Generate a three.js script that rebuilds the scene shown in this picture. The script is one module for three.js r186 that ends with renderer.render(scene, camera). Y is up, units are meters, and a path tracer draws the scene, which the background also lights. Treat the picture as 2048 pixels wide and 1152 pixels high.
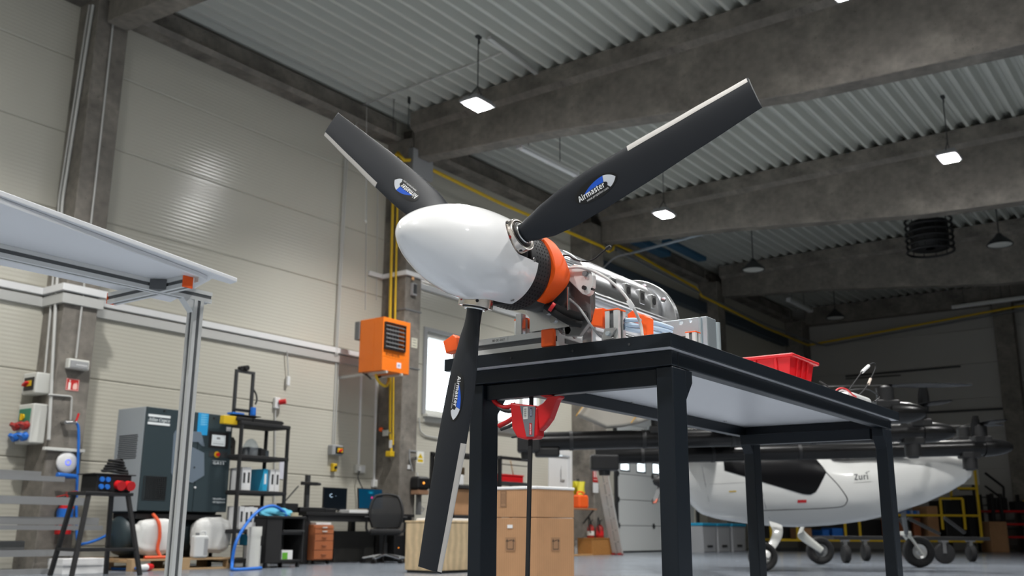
import * as THREE from 'three';
import { RoundedBoxGeometry } from 'three/addons/geometries/RoundedBoxGeometry.js';
import { mergeGeometries } from 'three/addons/utils/BufferGeometryUtils.js';
import { RectAreaLightUniformsLib } from 'three/addons/lights/RectAreaLightUniformsLib.js';
import { ImprovedNoise } from 'three/addons/math/ImprovedNoise.js';

// World: x runs along the left wall towards the back wall, y is up, z runs away from the left wall. Metres.
RectAreaLightUniformsLib.init();
const scene = new THREE.Scene();

// ---------------------------------------------------------------- camera, sky, exposure
const camera = new THREE.PerspectiveCamera(32.5963, 2048 / 1152, 0.05, 200);
camera.filmGauge = 36;
camera.position.set(0, 0.5, 0);
camera.lookAt(7.8165, 2.8859, -5.7628);
camera.rotateZ(0.007);
camera.focus = 2.3;
camera.userData.fStop = 6.3;
camera.updateMatrixWorld(true);
scene.add(camera);

scene.background = new THREE.Color(0.8, 0.92, 1.0);      // overcast daylight outside the window and the gate
scene.backgroundIntensity = 3.2;

const renderer = new THREE.WebGLRenderer({ antialias: true });
renderer.toneMapping = THREE.LinearToneMapping;
renderer.toneMappingExposure = 1.45;
renderer.shadowMap.enabled = true;

// ---------------------------------------------------------------- helpers
const noise = new ImprovedNoise();
let seed = 7;
const rnd = () => { seed = (seed * 1664525 + 1013904223) >>> 0; return seed / 4294967296; };
const V = (a) => new THREE.Vector3(a[0], a[1], a[2]);

function texture(size, fn, srgb = true) {               // fn(u, v) -> [r, g, b] in 0..1
  const d = new Uint8Array(size * size * 4);
  for (let y = 0; y < size; y++) for (let x = 0; x < size; x++) {
    const c = fn(x / size, y / size), i = (y * size + x) * 4;
    for (let k = 0; k < 3; k++) d[i + k] = Math.max(0, Math.min(255, c[k] * 255));
    d[i + 3] = 255;
  }
  const t = new THREE.DataTexture(d, size, size);
  t.wrapS = t.wrapT = THREE.RepeatWrapping;
  t.magFilter = THREE.LinearFilter; t.minFilter = THREE.LinearMipmapLinearFilter; t.generateMipmaps = true;
  if (srgb) t.colorSpace = THREE.SRGBColorSpace;
  t.needsUpdate = true;
  return t;
}
// noise that tiles over the unit square, built on a torus-like blend of four taps
function tile(u, v, f, z) {
  const n = (a, b) => noise.noise(a * f, b * f, z);
  const s = u, t = v;
  return n(u, v) * (1 - s) * (1 - t) + n(u - 1, v) * s * (1 - t) + n(u, v - 1) * (1 - s) * t + n(u - 1, v - 1) * s * t;
}
const fbm = (u, v, f, z) => tile(u, v, f, z) + 0.5 * tile(u, v, f * 2.1, z + 3) + 0.25 * tile(u, v, f * 4.3, z + 7) + 0.13 * tile(u, v, f * 9, z + 11);

function print(w, h, draw, opts = {}) {                 // flat print: lettering and marks on a canvas
  const c = document.createElement('canvas'); c.width = w; c.height = h;
  const g = c.getContext('2d'); draw(g, w, h);
  const t = new THREE.CanvasTexture(c); t.colorSpace = THREE.SRGBColorSpace;
  return new THREE.MeshStandardMaterial({ map: t, roughness: 0.6, ...opts });
}
const mat = (c, roughness = 0.6, metalness = 0, extra = {}) => new THREE.MeshStandardMaterial({ color: new THREE.Color().setRGB(c[0], c[1], c[2]), roughness, metalness, ...extra });
const phys = (c, roughness, metalness, extra) => new THREE.MeshPhysicalMaterial({ color: new THREE.Color().setRGB(c[0], c[1], c[2]), roughness, metalness, ...extra });

// uv in metres: every triangle is mapped along the axis it faces most
function metreUV(geo) {
  const g = geo.index ? geo.toNonIndexed() : geo;
  if (!g.attributes.normal) g.computeVertexNormals();
  const p = g.attributes.position, uv = new Float32Array(p.count * 2);
  const a = new THREE.Vector3(), b = new THREE.Vector3(), c = new THREE.Vector3();
  for (let i = 0; i < p.count; i += 3) {
    a.fromBufferAttribute(p, i); b.fromBufferAttribute(p, i + 1); c.fromBufferAttribute(p, i + 2);
    const n = b.clone().sub(a).cross(c.clone().sub(a)), ax = Math.abs(n.x), ay = Math.abs(n.y), az = Math.abs(n.z);
    for (let k = 0; k < 3; k++) {
      const q = [a, b, c][k];
      const [u, v] = ay >= ax && ay >= az ? [q.x, q.z] : ax >= az ? [q.z, q.y] : [q.x, q.y];
      uv[(i + k) * 2] = u; uv[(i + k) * 2 + 1] = v;
    }
  }
  g.setAttribute('uv', new THREE.BufferAttribute(uv, 2));
  for (const k of Object.keys(g.attributes)) if (!['position', 'normal', 'uv'].includes(k)) g.deleteAttribute(k);
  return g;
}
const join = (list) => { const l = (Array.isArray(list) ? list : [list]).map(metreUV); return l.length > 1 ? mergeGeometries(l, false) : l[0]; };

// box between two corners, edges rounded by r
function bx(x0, y0, z0, x1, y1, z1, r = 0) {
  const w = Math.abs(x1 - x0), h = Math.abs(y1 - y0), d = Math.abs(z1 - z0);
  const g = r > 0 ? new RoundedBoxGeometry(w, h, d, 2, Math.min(r, w / 2.01, h / 2.01, d / 2.01)) : new THREE.BoxGeometry(w, h, d);
  return g.translate((x0 + x1) / 2, (y0 + y1) / 2, (z0 + z1) / 2);
}
const cb = (c, s, r = 0) => bx(c[0] - s[0] / 2, c[1] - s[1] / 2, c[2] - s[2] / 2, c[0] + s[0] / 2, c[1] + s[1] / 2, c[2] + s[2] / 2, r);
// square or round bar from p to q
function bar(p, q, w, h = w, r = 0, turn = 0) {
  const a = V(p), b = V(q), d = b.clone().sub(a), L = d.length(); d.normalize();
  const g = r > 0 ? new RoundedBoxGeometry(w, L, h, 2, Math.min(r, w / 2.01, h / 2.01)) : new THREE.BoxGeometry(w, L, h);
  let side = Math.abs(d.y) > 0.95 ? new THREE.Vector3(1, 0, 0) : new THREE.Vector3(0, 1, 0).cross(d).normalize();
  side.sub(d.clone().multiplyScalar(side.dot(d))).normalize();
  if (turn) side.applyAxisAngle(d, turn);
  const m = new THREE.Matrix4().makeBasis(side, d, side.clone().cross(d));
  m.setPosition(a.add(b).multiplyScalar(0.5));
  return g.applyMatrix4(m);
}
function rod(p, q, r0, r1 = r0, seg = 16) {
  const a = V(p), b = V(q), d = b.clone().sub(a), L = d.length();
  const g = new THREE.CylinderGeometry(r1, r0, L, seg, 1);
  g.applyQuaternion(new THREE.Quaternion().setFromUnitVectors(new THREE.Vector3(0, 1, 0), d.normalize()));
  return g.translate((p[0] + q[0]) / 2, (p[1] + q[1]) / 2, (p[2] + q[2]) / 2);
}
function tube(pts, r, seg = 8, n = 0, tension = 0.5) {
  const c = new THREE.CatmullRomCurve3(pts.map(V), false, 'catmullrom', tension);
  return new THREE.TubeGeometry(c, n || Math.max(8, pts.length * 8), r, seg, false);
}
// straight pipe runs with short bends
function pipe(pts, r, seg = 8) {
  const path = new THREE.CurvePath();
  const p = pts.map(V);
  let last = p[0];
  for (let i = 1; i < p.length; i++) {
    if (i < p.length - 1) {
      const k = Math.min(r * 3, p[i].distanceTo(p[i - 1]) * 0.45, p[i].distanceTo(p[i + 1]) * 0.45);
      const a = p[i].clone().add(p[i - 1].clone().sub(p[i]).setLength(k)), b = p[i].clone().add(p[i + 1].clone().sub(p[i]).setLength(k));
      path.add(new THREE.LineCurve3(last, a)); path.add(new THREE.QuadraticBezierCurve3(a, p[i], b)); last = b;
    } else path.add(new THREE.LineCurve3(last, p[i]));
  }
  return new THREE.TubeGeometry(path, p.length * 14, r, seg, false);
}
// polygon of [a, b] points pushed along an axis: 'x' takes (z, y), 'y' takes (x, z), 'z' takes (x, y)
function prism(pts, axis, from, to, bevel = 0, holes = []) {
  const path = (q) => q.map((p) => new THREE.Vector2(p[0], p[1]));
  const s = new THREE.Shape(path(pts));
  for (const h of holes) s.holes.push(new THREE.Path(path(h)));
  const L = Math.abs(to - from);
  const g = new THREE.ExtrudeGeometry(s, bevel ? { depth: L - 2 * bevel, bevelEnabled: true, bevelSize: bevel, bevelOffset: -bevel, bevelThickness: bevel, bevelSegments: 2, curveSegments: 8 } : { depth: L, bevelEnabled: false, curveSegments: 8 });
  if (bevel) g.translate(0, 0, bevel);
  const lo = Math.min(from, to), m = new THREE.Matrix4();
  if (axis === 'z') m.makeTranslation(0, 0, lo);
  else if (axis === 'x') { m.set(0, 0, 1, lo, 0, 1, 0, 0, 1, 0, 0, 0, 0, 0, 0, 1); }
  else m.set(1, 0, 0, 0, 0, 0, 1, lo, 0, 1, 0, 0, 0, 0, 0, 1);
  g.applyMatrix4(m);
  if (axis !== 'z') { const q = g.index ? g.toNonIndexed() : g; const P = q.attributes.position.array; for (let i = 0; i < P.length; i += 9) for (let k = 0; k < 3; k++) { const t = P[i + 3 + k]; P[i + 3 + k] = P[i + 6 + k]; P[i + 6 + k] = t; } q.computeVertexNormals(); return q; }
  return g;
}
const circle = (cx, cy, r, n = 24, a0 = 0, a1 = Math.PI * 2) => Array.from({ length: n }, (_, i) => [cx + r * Math.cos(a0 + (a1 - a0) * i / n), cy + r * Math.sin(a0 + (a1 - a0) * i / n)]);
// profile of [axial, radius] turned about a line through c along x, y or z
function turned(prof, axis, c, seg = 32) {
  const g = new THREE.LatheGeometry(prof.map((p) => new THREE.Vector2(Math.max(p[1], 0), p[0])), seg);
  if (axis === 'x') g.rotateZ(-Math.PI / 2); else if (axis === 'z') g.rotateX(Math.PI / 2);
  return g.translate(c[0], c[1], c[2]);
}
// grid of points P(i, j) to a smooth sheet
function sheet(nu, nv, P, closeV = false) {
  const pos = [], idx = [], uv = [];
  for (let i = 0; i <= nu; i++) for (let j = 0; j <= nv; j++) { pos.push(...P(i / nu, j / nv)); uv.push(i / nu, j / nv); }
  for (let i = 0; i < nu; i++) for (let j = 0; j < nv; j++) {
    const a = i * (nv + 1) + j, b = a + nv + 1;
    idx.push(a, b, a + 1, b, b + 1, a + 1);
  }
  const g = new THREE.BufferGeometry();
  g.setAttribute('position', new THREE.Float32BufferAttribute(pos, 3));
  g.setAttribute('uv', new THREE.Float32BufferAttribute(uv, 2));
  g.setIndex(idx); g.computeVertexNormals();
  if (closeV) { const n = g.attributes.normal; for (let i = 0; i <= nu; i++) { const a = i * (nv + 1), b = a + nv; const v = new THREE.Vector3(n.getX(a) + n.getX(b), n.getY(a) + n.getY(b), n.getZ(a) + n.getZ(b)).normalize(); n.setXYZ(a, v.x, v.y, v.z); n.setXYZ(b, v.x, v.y, v.z); } }
  return g;
}

// ---------------------------------------------------------------- the scene's objects
const taken = new Map();
function numbered(name) { const n = taken.get(name) || 0; taken.set(name, n + 1); return n ? `${name}_${String(n).padStart(3, '0')}` : name; }
function tag(o, label, category, group) { o.userData.label = label; o.userData.category = category; if (group) o.userData.group = group; return o; }
const tops = [];
function thing(name, label, category, group) {
  const o = new THREE.Group(); o.name = numbered(name); scene.add(o); tops.push(o);
  return tag(o, label, category, group);
}
function obj(name, geos, m, parent, label) {              // a part (or sub-part) of a thing
  const o = new THREE.Mesh(join(geos), m);
  if (parent) { o.name = name; let k = 1; while (parent.children.some((c) => c.name === o.name)) o.name = `${name}_${String(k++).padStart(3, '0')}`; parent.add(o); }
  else { o.name = numbered(name); scene.add(o); tops.push(o); }
  if (label) o.userData.label = label;
  return o;
}
const raw = (name, geo, m, parent, label) => {           // keeps the geometry's own uv (prints)
  const o = new THREE.Mesh(geo, m); o.name = name; let k = 1; while (parent.children.some((c) => c.name === o.name)) o.name = `${name}_${String(k++).padStart(3, '0')}`; parent.add(o);
  if (label) o.userData.label = label; return o;
};
const one = (name, geos, m, label, category, group) => tag(obj(name, geos, m, null), label, category, group);
function struct(name, geos, m, parent) { const o = obj(name, geos, m, parent); if (!parent) o.userData.kind = 'structure'; return o; }
function structGroup(name) { const o = new THREE.Group(); o.name = numbered(name); scene.add(o); tops.push(o); o.userData.kind = 'structure'; return o; }
// puts a thing's origin at the middle of its base
function settle(o) {
  const b = new THREE.Box3().setFromObject(o), c = new THREE.Vector3((b.min.x + b.max.x) / 2, b.min.y, (b.min.z + b.max.z) / 2);
  if (o.isMesh) o.geometry.translate(-c.x, -c.y, -c.z);
  else for (const k of o.children) k.position.sub(c);
  o.position.add(c); o.userData.settled = true;
}
function copy(o, dx, dy, dz, label, turn = 0) {
  if (!o.userData.settled) settle(o);
  const c = o.clone(); c.name = numbered(o.name.replace(/_\d{3}$/, '')); c.userData = { ...o.userData, settled: true }; if (label) c.userData.label = label;
  c.position.set(o.position.x + dx, o.position.y + dy, o.position.z + dz); c.rotation.y += turn;
  scene.add(c); tops.push(c); return c;
}

// ---------------------------------------------------------------- materials
const concreteMap = texture(512, (u, v) => {
  const n = fbm(u, v, 5, 1.3), s = fbm(u, v, 22, 5.1), p = tile(u, v, 60, 9.7);
  const g = 0.60 + 0.18 * n + 0.07 * s - (p > 0.42 ? 0.10 : 0); return [g, g * 0.975, g * 0.935];
});
const concreteRough = texture(256, (u, v) => { const g = 0.8 + 0.1 * fbm(u, v, 9, 2.2); return [g, g, g]; }, false);
const floorMap = texture(512, (u, v) => { const n = fbm(u, v, 4, 8.3), s = fbm(u, v, 26, 2.4); const g = 0.60 + 0.025 * n + 0.015 * s; return [g * 0.97, g, g * 1.03]; });
const floorRough = texture(256, (u, v) => { const g = 0.24 + 0.05 * fbm(u, v, 6, 4.4); return [g, g, g]; }, false);
for (const t of [concreteMap, concreteRough]) t.repeat.set(0.5, 0.5);
for (const t of [floorMap, floorRough]) t.repeat.set(0.3, 0.3);
const cardMap = texture(256, (u, v) => { const g = 1 + 0.05 * fbm(u, v, 5, 6.6) + 0.03 * Math.sin(u * 200); return [0.70 * g, 0.53 * g, 0.38 * g]; });
cardMap.repeat.set(1.5, 1.5);
const woodMap = texture(256, (u, v) => { const w = Math.sin((u * 9 + 0.6 * fbm(u, v, 3, 1.1)) * 6.28), g = 1 + 0.06 * w + 0.05 * fbm(u, v, 14, 4); return [0.78 * g, 0.69 * g, 0.55 * g]; });
const osbMap = texture(256, (u, v) => { const n = tile(u, v, 26, 3) + tile(v, u, 40, 8), g = 1 + 0.3 * n; return [0.66 * g, 0.45 * g, 0.22 * g]; });
osbMap.repeat.set(2, 2);

const M = {
  wall: mat([0.56, 0.54, 0.465], 0.21, 0),
  concrete: mat([0.60, 0.575, 0.545], 0.9, 0, { map: concreteMap, roughnessMap: concreteRough, bumpMap: concreteMap, bumpScale: 0.004 }),
  deck: mat([0.60, 0.61, 0.56], 0.5, 0),
  floor: mat([0.70, 0.73, 0.79], 1, 0, { map: floorMap, roughnessMap: floorRough }),
  anthracite: phys([0.006, 0.010, 0.0155], 0.4, 0, { specularIntensity: 0.7 }),
  board: mat([0.72, 0.72, 0.74], 0.35, 0),
  black: mat([0.010, 0.010, 0.011], 0.5),
  blackSoft: mat([0.012, 0.012, 0.013], 0.85),
  dark: mat([0.03, 0.032, 0.034], 0.6),
  steel: mat([0.55, 0.55, 0.55], 0.35, 1),
  chrome: mat([0.75, 0.75, 0.76], 0.12, 1),
  alu: mat([0.70, 0.71, 0.73], 0.24, 0.93),
  anodised: mat([0.70, 0.71, 0.70], 0.4, 0.3),
  slot: mat([0.11, 0.115, 0.12], 0.6, 0.2),
  zinc: mat([0.66, 0.74, 0.79], 0.36, 0.85),
  orange: mat([0.95, 0.115, 0.010], 0.5),
  heater: mat([0.92, 0.20, 0.012], 0.42),
  yellow: mat([0.72, 0.47, 0.015], 0.45),
  red: mat([0.62, 0.010, 0.014], 0.42),
  darkRed: mat([0.38, 0.02, 0.015], 0.5),
  blue: mat([0.015, 0.16, 0.62], 0.45),
  cyan: mat([0.02, 0.36, 0.62], 0.5),
  white: mat([0.78, 0.78, 0.78], 0.45),
  offwhite: mat([0.66, 0.66, 0.62], 0.5),
  grey: mat([0.33, 0.335, 0.34], 0.55),
  midgrey: mat([0.16, 0.165, 0.17], 0.6),
  conduit: mat([0.55, 0.55, 0.53], 0.45, 0.2),
  card: mat([1, 1, 1], 0.85, 0, { map: cardMap }),
  wood: mat([1, 1, 1], 0.6, 0, { map: woodMap }),
  osb: mat([1, 1, 1], 0.8, 0, { map: osbMap }),
  pallet: mat([0.42, 0.28, 0.15], 0.85, 0),
  gloss: phys([0.9, 0.9, 0.9], 0.35, 0, { clearcoat: 1, clearcoatRoughness: 0.04 }),
  carbon: phys([0.007, 0.007, 0.0075], 0.26, 0, { specularIntensity: 0.6 }),
  blade: phys([0.009, 0.0115, 0.0165], 0.46, 0, { specularIntensity: 0.75 }),
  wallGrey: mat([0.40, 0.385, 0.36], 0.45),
  sectionSteel: mat([0.27, 0.275, 0.28], 0.5, 0.3),
  whiteAlu: mat([0.62, 0.62, 0.60], 0.5, 0.2),
  ring: mat([0.011, 0.012, 0.014], 0.5),
  hole: mat([0.004, 0.004, 0.005], 0.8),
  nickel: mat([0.72, 0.66, 0.60], 0.2, 1),
  steelDark: mat([0.24, 0.24, 0.245], 0.4, 0.8),
  stripMetal: mat([0.52, 0.50, 0.48], 0.5, 0.3),
};
M.airmaster = print(512, 208, (g, w, h) => {             // the maker's oval: black ground, blue swoosh, pale blade tip, white lettering
  g.fillStyle = '#0b0d10'; g.fillRect(0, 0, w, h);
  g.fillStyle = '#1656c8'; g.beginPath(); g.moveTo(100, 108); g.quadraticCurveTo(220, 26, 372, 28); g.lineTo(352, 92); g.quadraticCurveTo(220, 84, 100, 108); g.fill();
  g.fillStyle = '#ccd0d6'; g.beginPath(); g.moveTo(372, 28); g.quadraticCurveTo(450, 44, 494, 106); g.quadraticCurveTo(456, 158, 402, 172); g.lineTo(380, 140); g.quadraticCurveTo(408, 104, 356, 92); g.closePath(); g.fill();
  g.fillStyle = '#f2f2f2'; g.font = 'bold 80px sans-serif'; g.save(); g.translate(34, 142); g.scale(0.83, 1); g.fillText('Airmaster', 0, 0); g.restore();
  g.font = '30px sans-serif'; g.fillText('www.propellor.com', 112, 178);
}, { roughness: 0.35 });


// ================================================================ THE HALL
const WALL = -12, BACK = 32.6, RIGHT = 13.4, FRONT = -7;
struct('floor', bx(FRONT - 0.3, -0.25, WALL - 0.4, BACK + 0.3, 0, RIGHT + 0.3), M.floor);

// ---- left wall: horizontally laid sandwich panels with fine ribs, 1.06 m high, between the columns
const wallLeft = structGroup('wall_left');
const JOINTS = [0, 0.26, 1.32, 2.38, 3.45, 4.51, 5.575, 6.635, 7.7, 8.15];
const ribbed = new Map();
function panelProfile(h) {                                // (z, y), outside face towards +z
  const p = [[0, 0], [0, h]], T = 0.1, out = [];
  out.push([0, 0], [T - 0.012, 0.0]);
  out.push([T - 0.008, 0.006], [T, 0.014]);
  for (let y = 0.03; y < h - 0.05; y += 0.053) for (let k = 0; k < 8; k++) out.push([T - 0.0007 * (1 - Math.cos(k * Math.PI / 4)), y + 0.0066 * k]);
  out.push([T, h - 0.014], [T - 0.008, h - 0.006], [T - 0.012, h], [0, h]);
  return out;
}
function panel(parent, x0, x1, y0, y1) {
  if (y1 - y0 < 0.05 || x1 - x0 < 0.05) return;
  struct('panel', prism(panelProfile(y1 - y0 - 0.004).map(([z, y]) => [z + WALL - 0.1, y + y0 + 0.002]), 'x', x0, x1), M.wall, parent);
}
const OPEN = [                                            // x0, x1, y0, y1 of the openings in the left wall
  [13.6, 17.35, 2.55, 4.1], [17.7, 18.5, 0, 2.15], [20.45, 24.6, 0, 3.7],
];
const BAYS = [[FRONT, -0.1], [-0.1, 6.5], [6.5, 12.58], [12.58, 18.75], [18.75, 25.6], [25.6, BACK]];
for (const [bx0, bx1] of BAYS) for (let j = 0; j < JOINTS.length - 1; j++) {
  const y0 = JOINTS[j], y1 = JOINTS[j + 1];
  const cuts = OPEN.filter((o) => o[0] < bx1 && o[1] > bx0 && o[2] < y1 && o[3] > y0).sort((a, b) => a[0] - b[0]);
  let x = bx0;
  for (const o of cuts) {
    panel(wallLeft, x, o[0], y0, y1);
    panel(wallLeft, o[0], o[1], y0, Math.max(y0, o[2]));
    panel(wallLeft, o[0], o[1], Math.min(y1, o[3]), y1);
    x = o[1];
  }
  panel(wallLeft, x, bx1, y0, y1);
}
// outer skin of the left wall, behind the joints
const skin = [];
{
  let x = FRONT - 0.3;
  for (const o of OPEN) {
    skin.push(bx(x, 0, WALL - 0.22, o[0], 8.3, WALL - 0.1)); if (o[2] > 0) skin.push(bx(o[0], 0, WALL - 0.22, o[1], o[2], WALL - 0.1));
    skin.push(bx(o[0], o[3], WALL - 0.22, o[1], 8.3, WALL - 0.1)); x = o[1];
  }
  skin.push(bx(x, 0, WALL - 0.22, BACK + 0.3, 8.3, WALL - 0.1));
}
struct('outer_skin', skin, M.midgrey, wallLeft);

// ---- back wall: the same panels, standing at the far end
const wallBack = structGroup('wall_back');
for (const [z0, z1] of [[WALL, -5.25], [-5.25, 1.2], [1.2, 7.3], [7.3, RIGHT]]) for (let j = 0; j < JOINTS.length - 1; j++)
  struct('panel', bx(BACK, JOINTS[j] + 0.004, z0 + 0.004, BACK + 0.12, JOINTS[j + 1] - 0.004, z1 - 0.004), M.wallGrey, wallBack);
struct('outer_skin', bx(BACK + 0.12, 0, WALL - 0.2, BACK + 0.25, 8.3, RIGHT + 0.2), M.midgrey, wallBack);
struct('wall_right', bx(FRONT - 0.2, 0, RIGHT, BACK + 0.25, 8.3, RIGHT + 0.2), M.wall);
struct('wall_front', bx(FRONT - 0.2, 0, WALL - 0.2, FRONT, 8.3, RIGHT + 0.2), M.wall);

// ---- roof: trapezoidal steel deck, ribs along x
{
  const pts = [];
  for (let z = WALL - 0.2 + 0.093; z < RIGHT + 0.1; z += 0.2655) pts.push([z - 0.028, 7.9], [z + 0.028, 7.9], [z + 0.075, 8.04], [z + 0.12, 8.045], [z + 0.133, 8.03], [z + 0.146, 8.045], [z + 0.19, 8.04]);
  pts.push([RIGHT + 0.25, 8.04], [RIGHT + 0.25, 8.2], [WALL - 0.22, 8.2], [WALL - 0.22, 8.04]);
  struct('ceiling', prism(pts, 'x', FRONT - 0.2, BACK + 0.3), M.deck);
}
// ---- concrete columns along the left wall, and one on the back wall
const columnTops = [];
for (const [x0, x1, zf] of [[-0.35, 0.12, -11.47], [6.285, 6.74, -11.52], [12.37, 12.78, -11.43], [18.55, 19.1, -11.43], [25.3, 25.8, -11.43], [31.9, 32.58, -11.4]])
  struct('column', [bx(x0, 0, WALL + 0.001, x1, 7.42, zf, 0.018)], M.concrete);
struct('column', bx(32.2, 0, -5.6, 32.58, 7.9, -5.05, 0.02), M.concrete);

// ---- roof girders across the hall: wide top flange, web that deepens away from the wall
const bottom = [[-11.42, 7.03], [-8.4, 6.82], [-4.3, 6.38], [-1.5, 6.27], [13.3, 6.25]];
for (const x of [-0.1, 6.52, 12.6, 19.15, 25.75]) {
  const web = prism([...bottom, [13.3, 7.62], [-11.42, 7.62]], 'x', x - 0.16, x + 0.16, 0.02);
  const flange = prism([[x - 0.27, 7.60], [x - 0.27, 7.885], [x + 0.27, 7.885], [x + 0.27, 7.60], [x + 0.16, 7.53], [x - 0.16, 7.53]], 'z', -11.42, 13.3);
  struct('roof_girder', [web, flange], M.concrete);
}
// end frame beam at the back wall
struct('roof_girder', prism([[BACK - 0.35, 7.30], [BACK - 0.35, 7.885], [BACK - 0.01, 7.885], [BACK - 0.01, 7.30]], 'z', -11.4, 13.3), M.concrete);
// ---- concrete edge beams along the top of the left wall, with a ledge at the bottom
for (const [x0, x1] of [[FRONT, -0.36], [0.13, 6.28], [6.75, 12.36], [12.79, 18.54], [19.11, 25.29], [25.81, 31.89]])
  struct('edge_beam', prism([[-11.995, 7.40], [-11.72, 7.40], [-11.66, 7.47], [-11.78, 7.53], [-11.78, 7.80], [-11.995, 7.80]], 'x', x0, x1), M.concrete);

// ---- window 1, behind the lower propeller blade
const win = structGroup('window_1');
{
  const [x0, x1, y0, y1] = OPEN[0], z0 = WALL - 0.16, z1 = WALL - 0.04, fr = [];
  fr.push(bx(x0, y0, z0, x0 + 0.1, y1, z1, 0.008), bx(x1 - 0.1, y0, z0, x1, y1, z1, 0.008), bx(x0 + 0.1, y0, z0, x1 - 0.1, y0 + 0.1, z1, 0.008), bx(x0 + 0.1, y1 - 0.1, z0, x1 - 0.1, y1, z1, 0.008));
  struct('window_frame', fr, M.offwhite, win);
  const xm = 16.6915;
  struct('mullion', bx(xm - 0.07, y0 + 0.1, z0, xm + 0.07, y1 - 0.1, z1, 0.008), M.offwhite, win);
  const glass = phys([1, 1, 1], 0, 0, { transmission: 1, thickness: 0, ior: 1.5 });
  struct('pane', bx(x0 + 0.1, y0 + 0.1, WALL - 0.11, xm - 0.07, y1 - 0.1, WALL - 0.105), glass, win);
  struct('pane', bx(xm + 0.07, y0 + 0.1, WALL - 0.11, x1 - 0.1, y1 - 0.1, WALL - 0.105), glass, win);
  struct('window_sill', [bx(x0 - 0.06, y0 - 0.05, WALL - 0.04, x1 + 0.06, y0, WALL + 0.13, 0.008), bx(x0 - 0.03, y0 - 0.14, WALL, x1 + 0.03, y0 - 0.05, WALL + 0.03, 0.005)], M.offwhite, win);
  struct('window_reveal', [bx(x0 - 0.09, y0, WALL, x0, y1 + 0.07, WALL + 0.03, 0.005), bx(x1, y0, WALL, x1 + 0.09, y1 + 0.07, WALL + 0.03, 0.005), bx(x0, y1, WALL, x1, y1 + 0.07, WALL + 0.03, 0.005)], M.grey, win);
}
// ---- door 1: sectional gate; its panels, joints, hinges and small lights
const gate = structGroup('door_1');
{
  const [x0, x1] = OPEN[2], H = [0.03, 0.62, 1.22, 1.82, 2.42, 3.02, 3.66];
  const gm = mat([0.78, 0.80, 0.79], 0.4);
  const lights = [[20.75, 21.15], [21.55, 21.95], [22.35, 22.75], [23.2, 23.6]];
  for (let i = 0; i < H.length - 1; i++) {
    const y0 = H[i] + 0.006, y1 = H[i + 1] - 0.006;
    if (i === 3) {
      const g = [bx(x0, y0, -12.09, x1, 1.92, -12.04, 0.006), bx(x0, 2.14, -12.09, x1, y1, -12.04, 0.006)];
      let x = x0; for (const [a, b] of lights) { g.push(bx(x, 1.92, -12.09, a, 2.14, -12.04)); x = b; } g.push(bx(x, 1.92, -12.09, x1, 2.14, -12.04));
      struct('panel', g, gm, gate);
    } else struct('panel', bx(x0, y0, -12.09, x1, y1, -12.04, 0.006), gm, gate);
  }
  const glass = phys([1, 1, 1], 0.05, 0, { transmission: 1, thickness: 0 });
  struct('backing', [bx(x0, 0.03, -12.1, x1, 1.9, -12.091), bx(x0, 2.16, -12.1, x1, 3.7, -12.091)], M.dark, gate);
  for (const [a, b] of lights) { struct('pane', bx(a, 1.92, -12.07, b, 2.14, -12.065), glass, gate); struct('pane_frame', [bx(a - 0.03, 1.89, -12.04, b + 0.03, 1.92, -12.03), bx(a - 0.03, 2.14, -12.04, b + 0.03, 2.17, -12.03), bx(a - 0.03, 1.92, -12.04, a, 2.14, -12.03), bx(b, 1.92, -12.04, b + 0.03, 2.14, -12.03)], M.dark, gate); }
  for (let i = 1; i < 5; i++) for (const x of [20.6, 22.3, 24.2]) struct('hinge', [bx(x - 0.03, H[i] - 0.06, -12.04, x + 0.03, H[i] + 0.06, -12.015, 0.004), bx(x - 0.05, H[i] - 0.015, -12.04, x + 0.05, H[i] + 0.015, -12.01, 0.004)], M.dark, gate);
  struct('gate_rail', [bx(x0 - 0.1, 0, WALL, x0, 3.8, WALL + 0.06, 0.006), bx(x1, 0, WALL, x1 + 0.1, 3.8, WALL + 0.06, 0.006), bx(x0, 0, -12.09, x1, 0.03, -12.03)], M.dark, gate);
}
// ---- door 2: plain white door between the window and the third column
const door = structGroup('door_2');
struct('door_leaf', bx(17.76, 0.01, -12.08, 18.44, 2.08, -12.03, 0.004), M.white, door);
struct('door_frame', [bx(17.62, 0, WALL - 0.08, 17.75, 2.2, WALL + 0.02, 0.005), bx(18.45, 0, WALL - 0.08, 18.54, 2.2, WALL + 0.02, 0.005), bx(17.75, 2.09, WALL - 0.08, 18.45, 2.2, WALL + 0.02, 0.005)], M.white, door);
struct('door_handle', [rod([17.84, 1.05, -12.03], [17.84, 1.05, -11.97], 0.012), rod([17.84, 1.05, -11.97], [17.97, 1.05, -11.97], 0.012)], M.steel, door);


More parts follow.
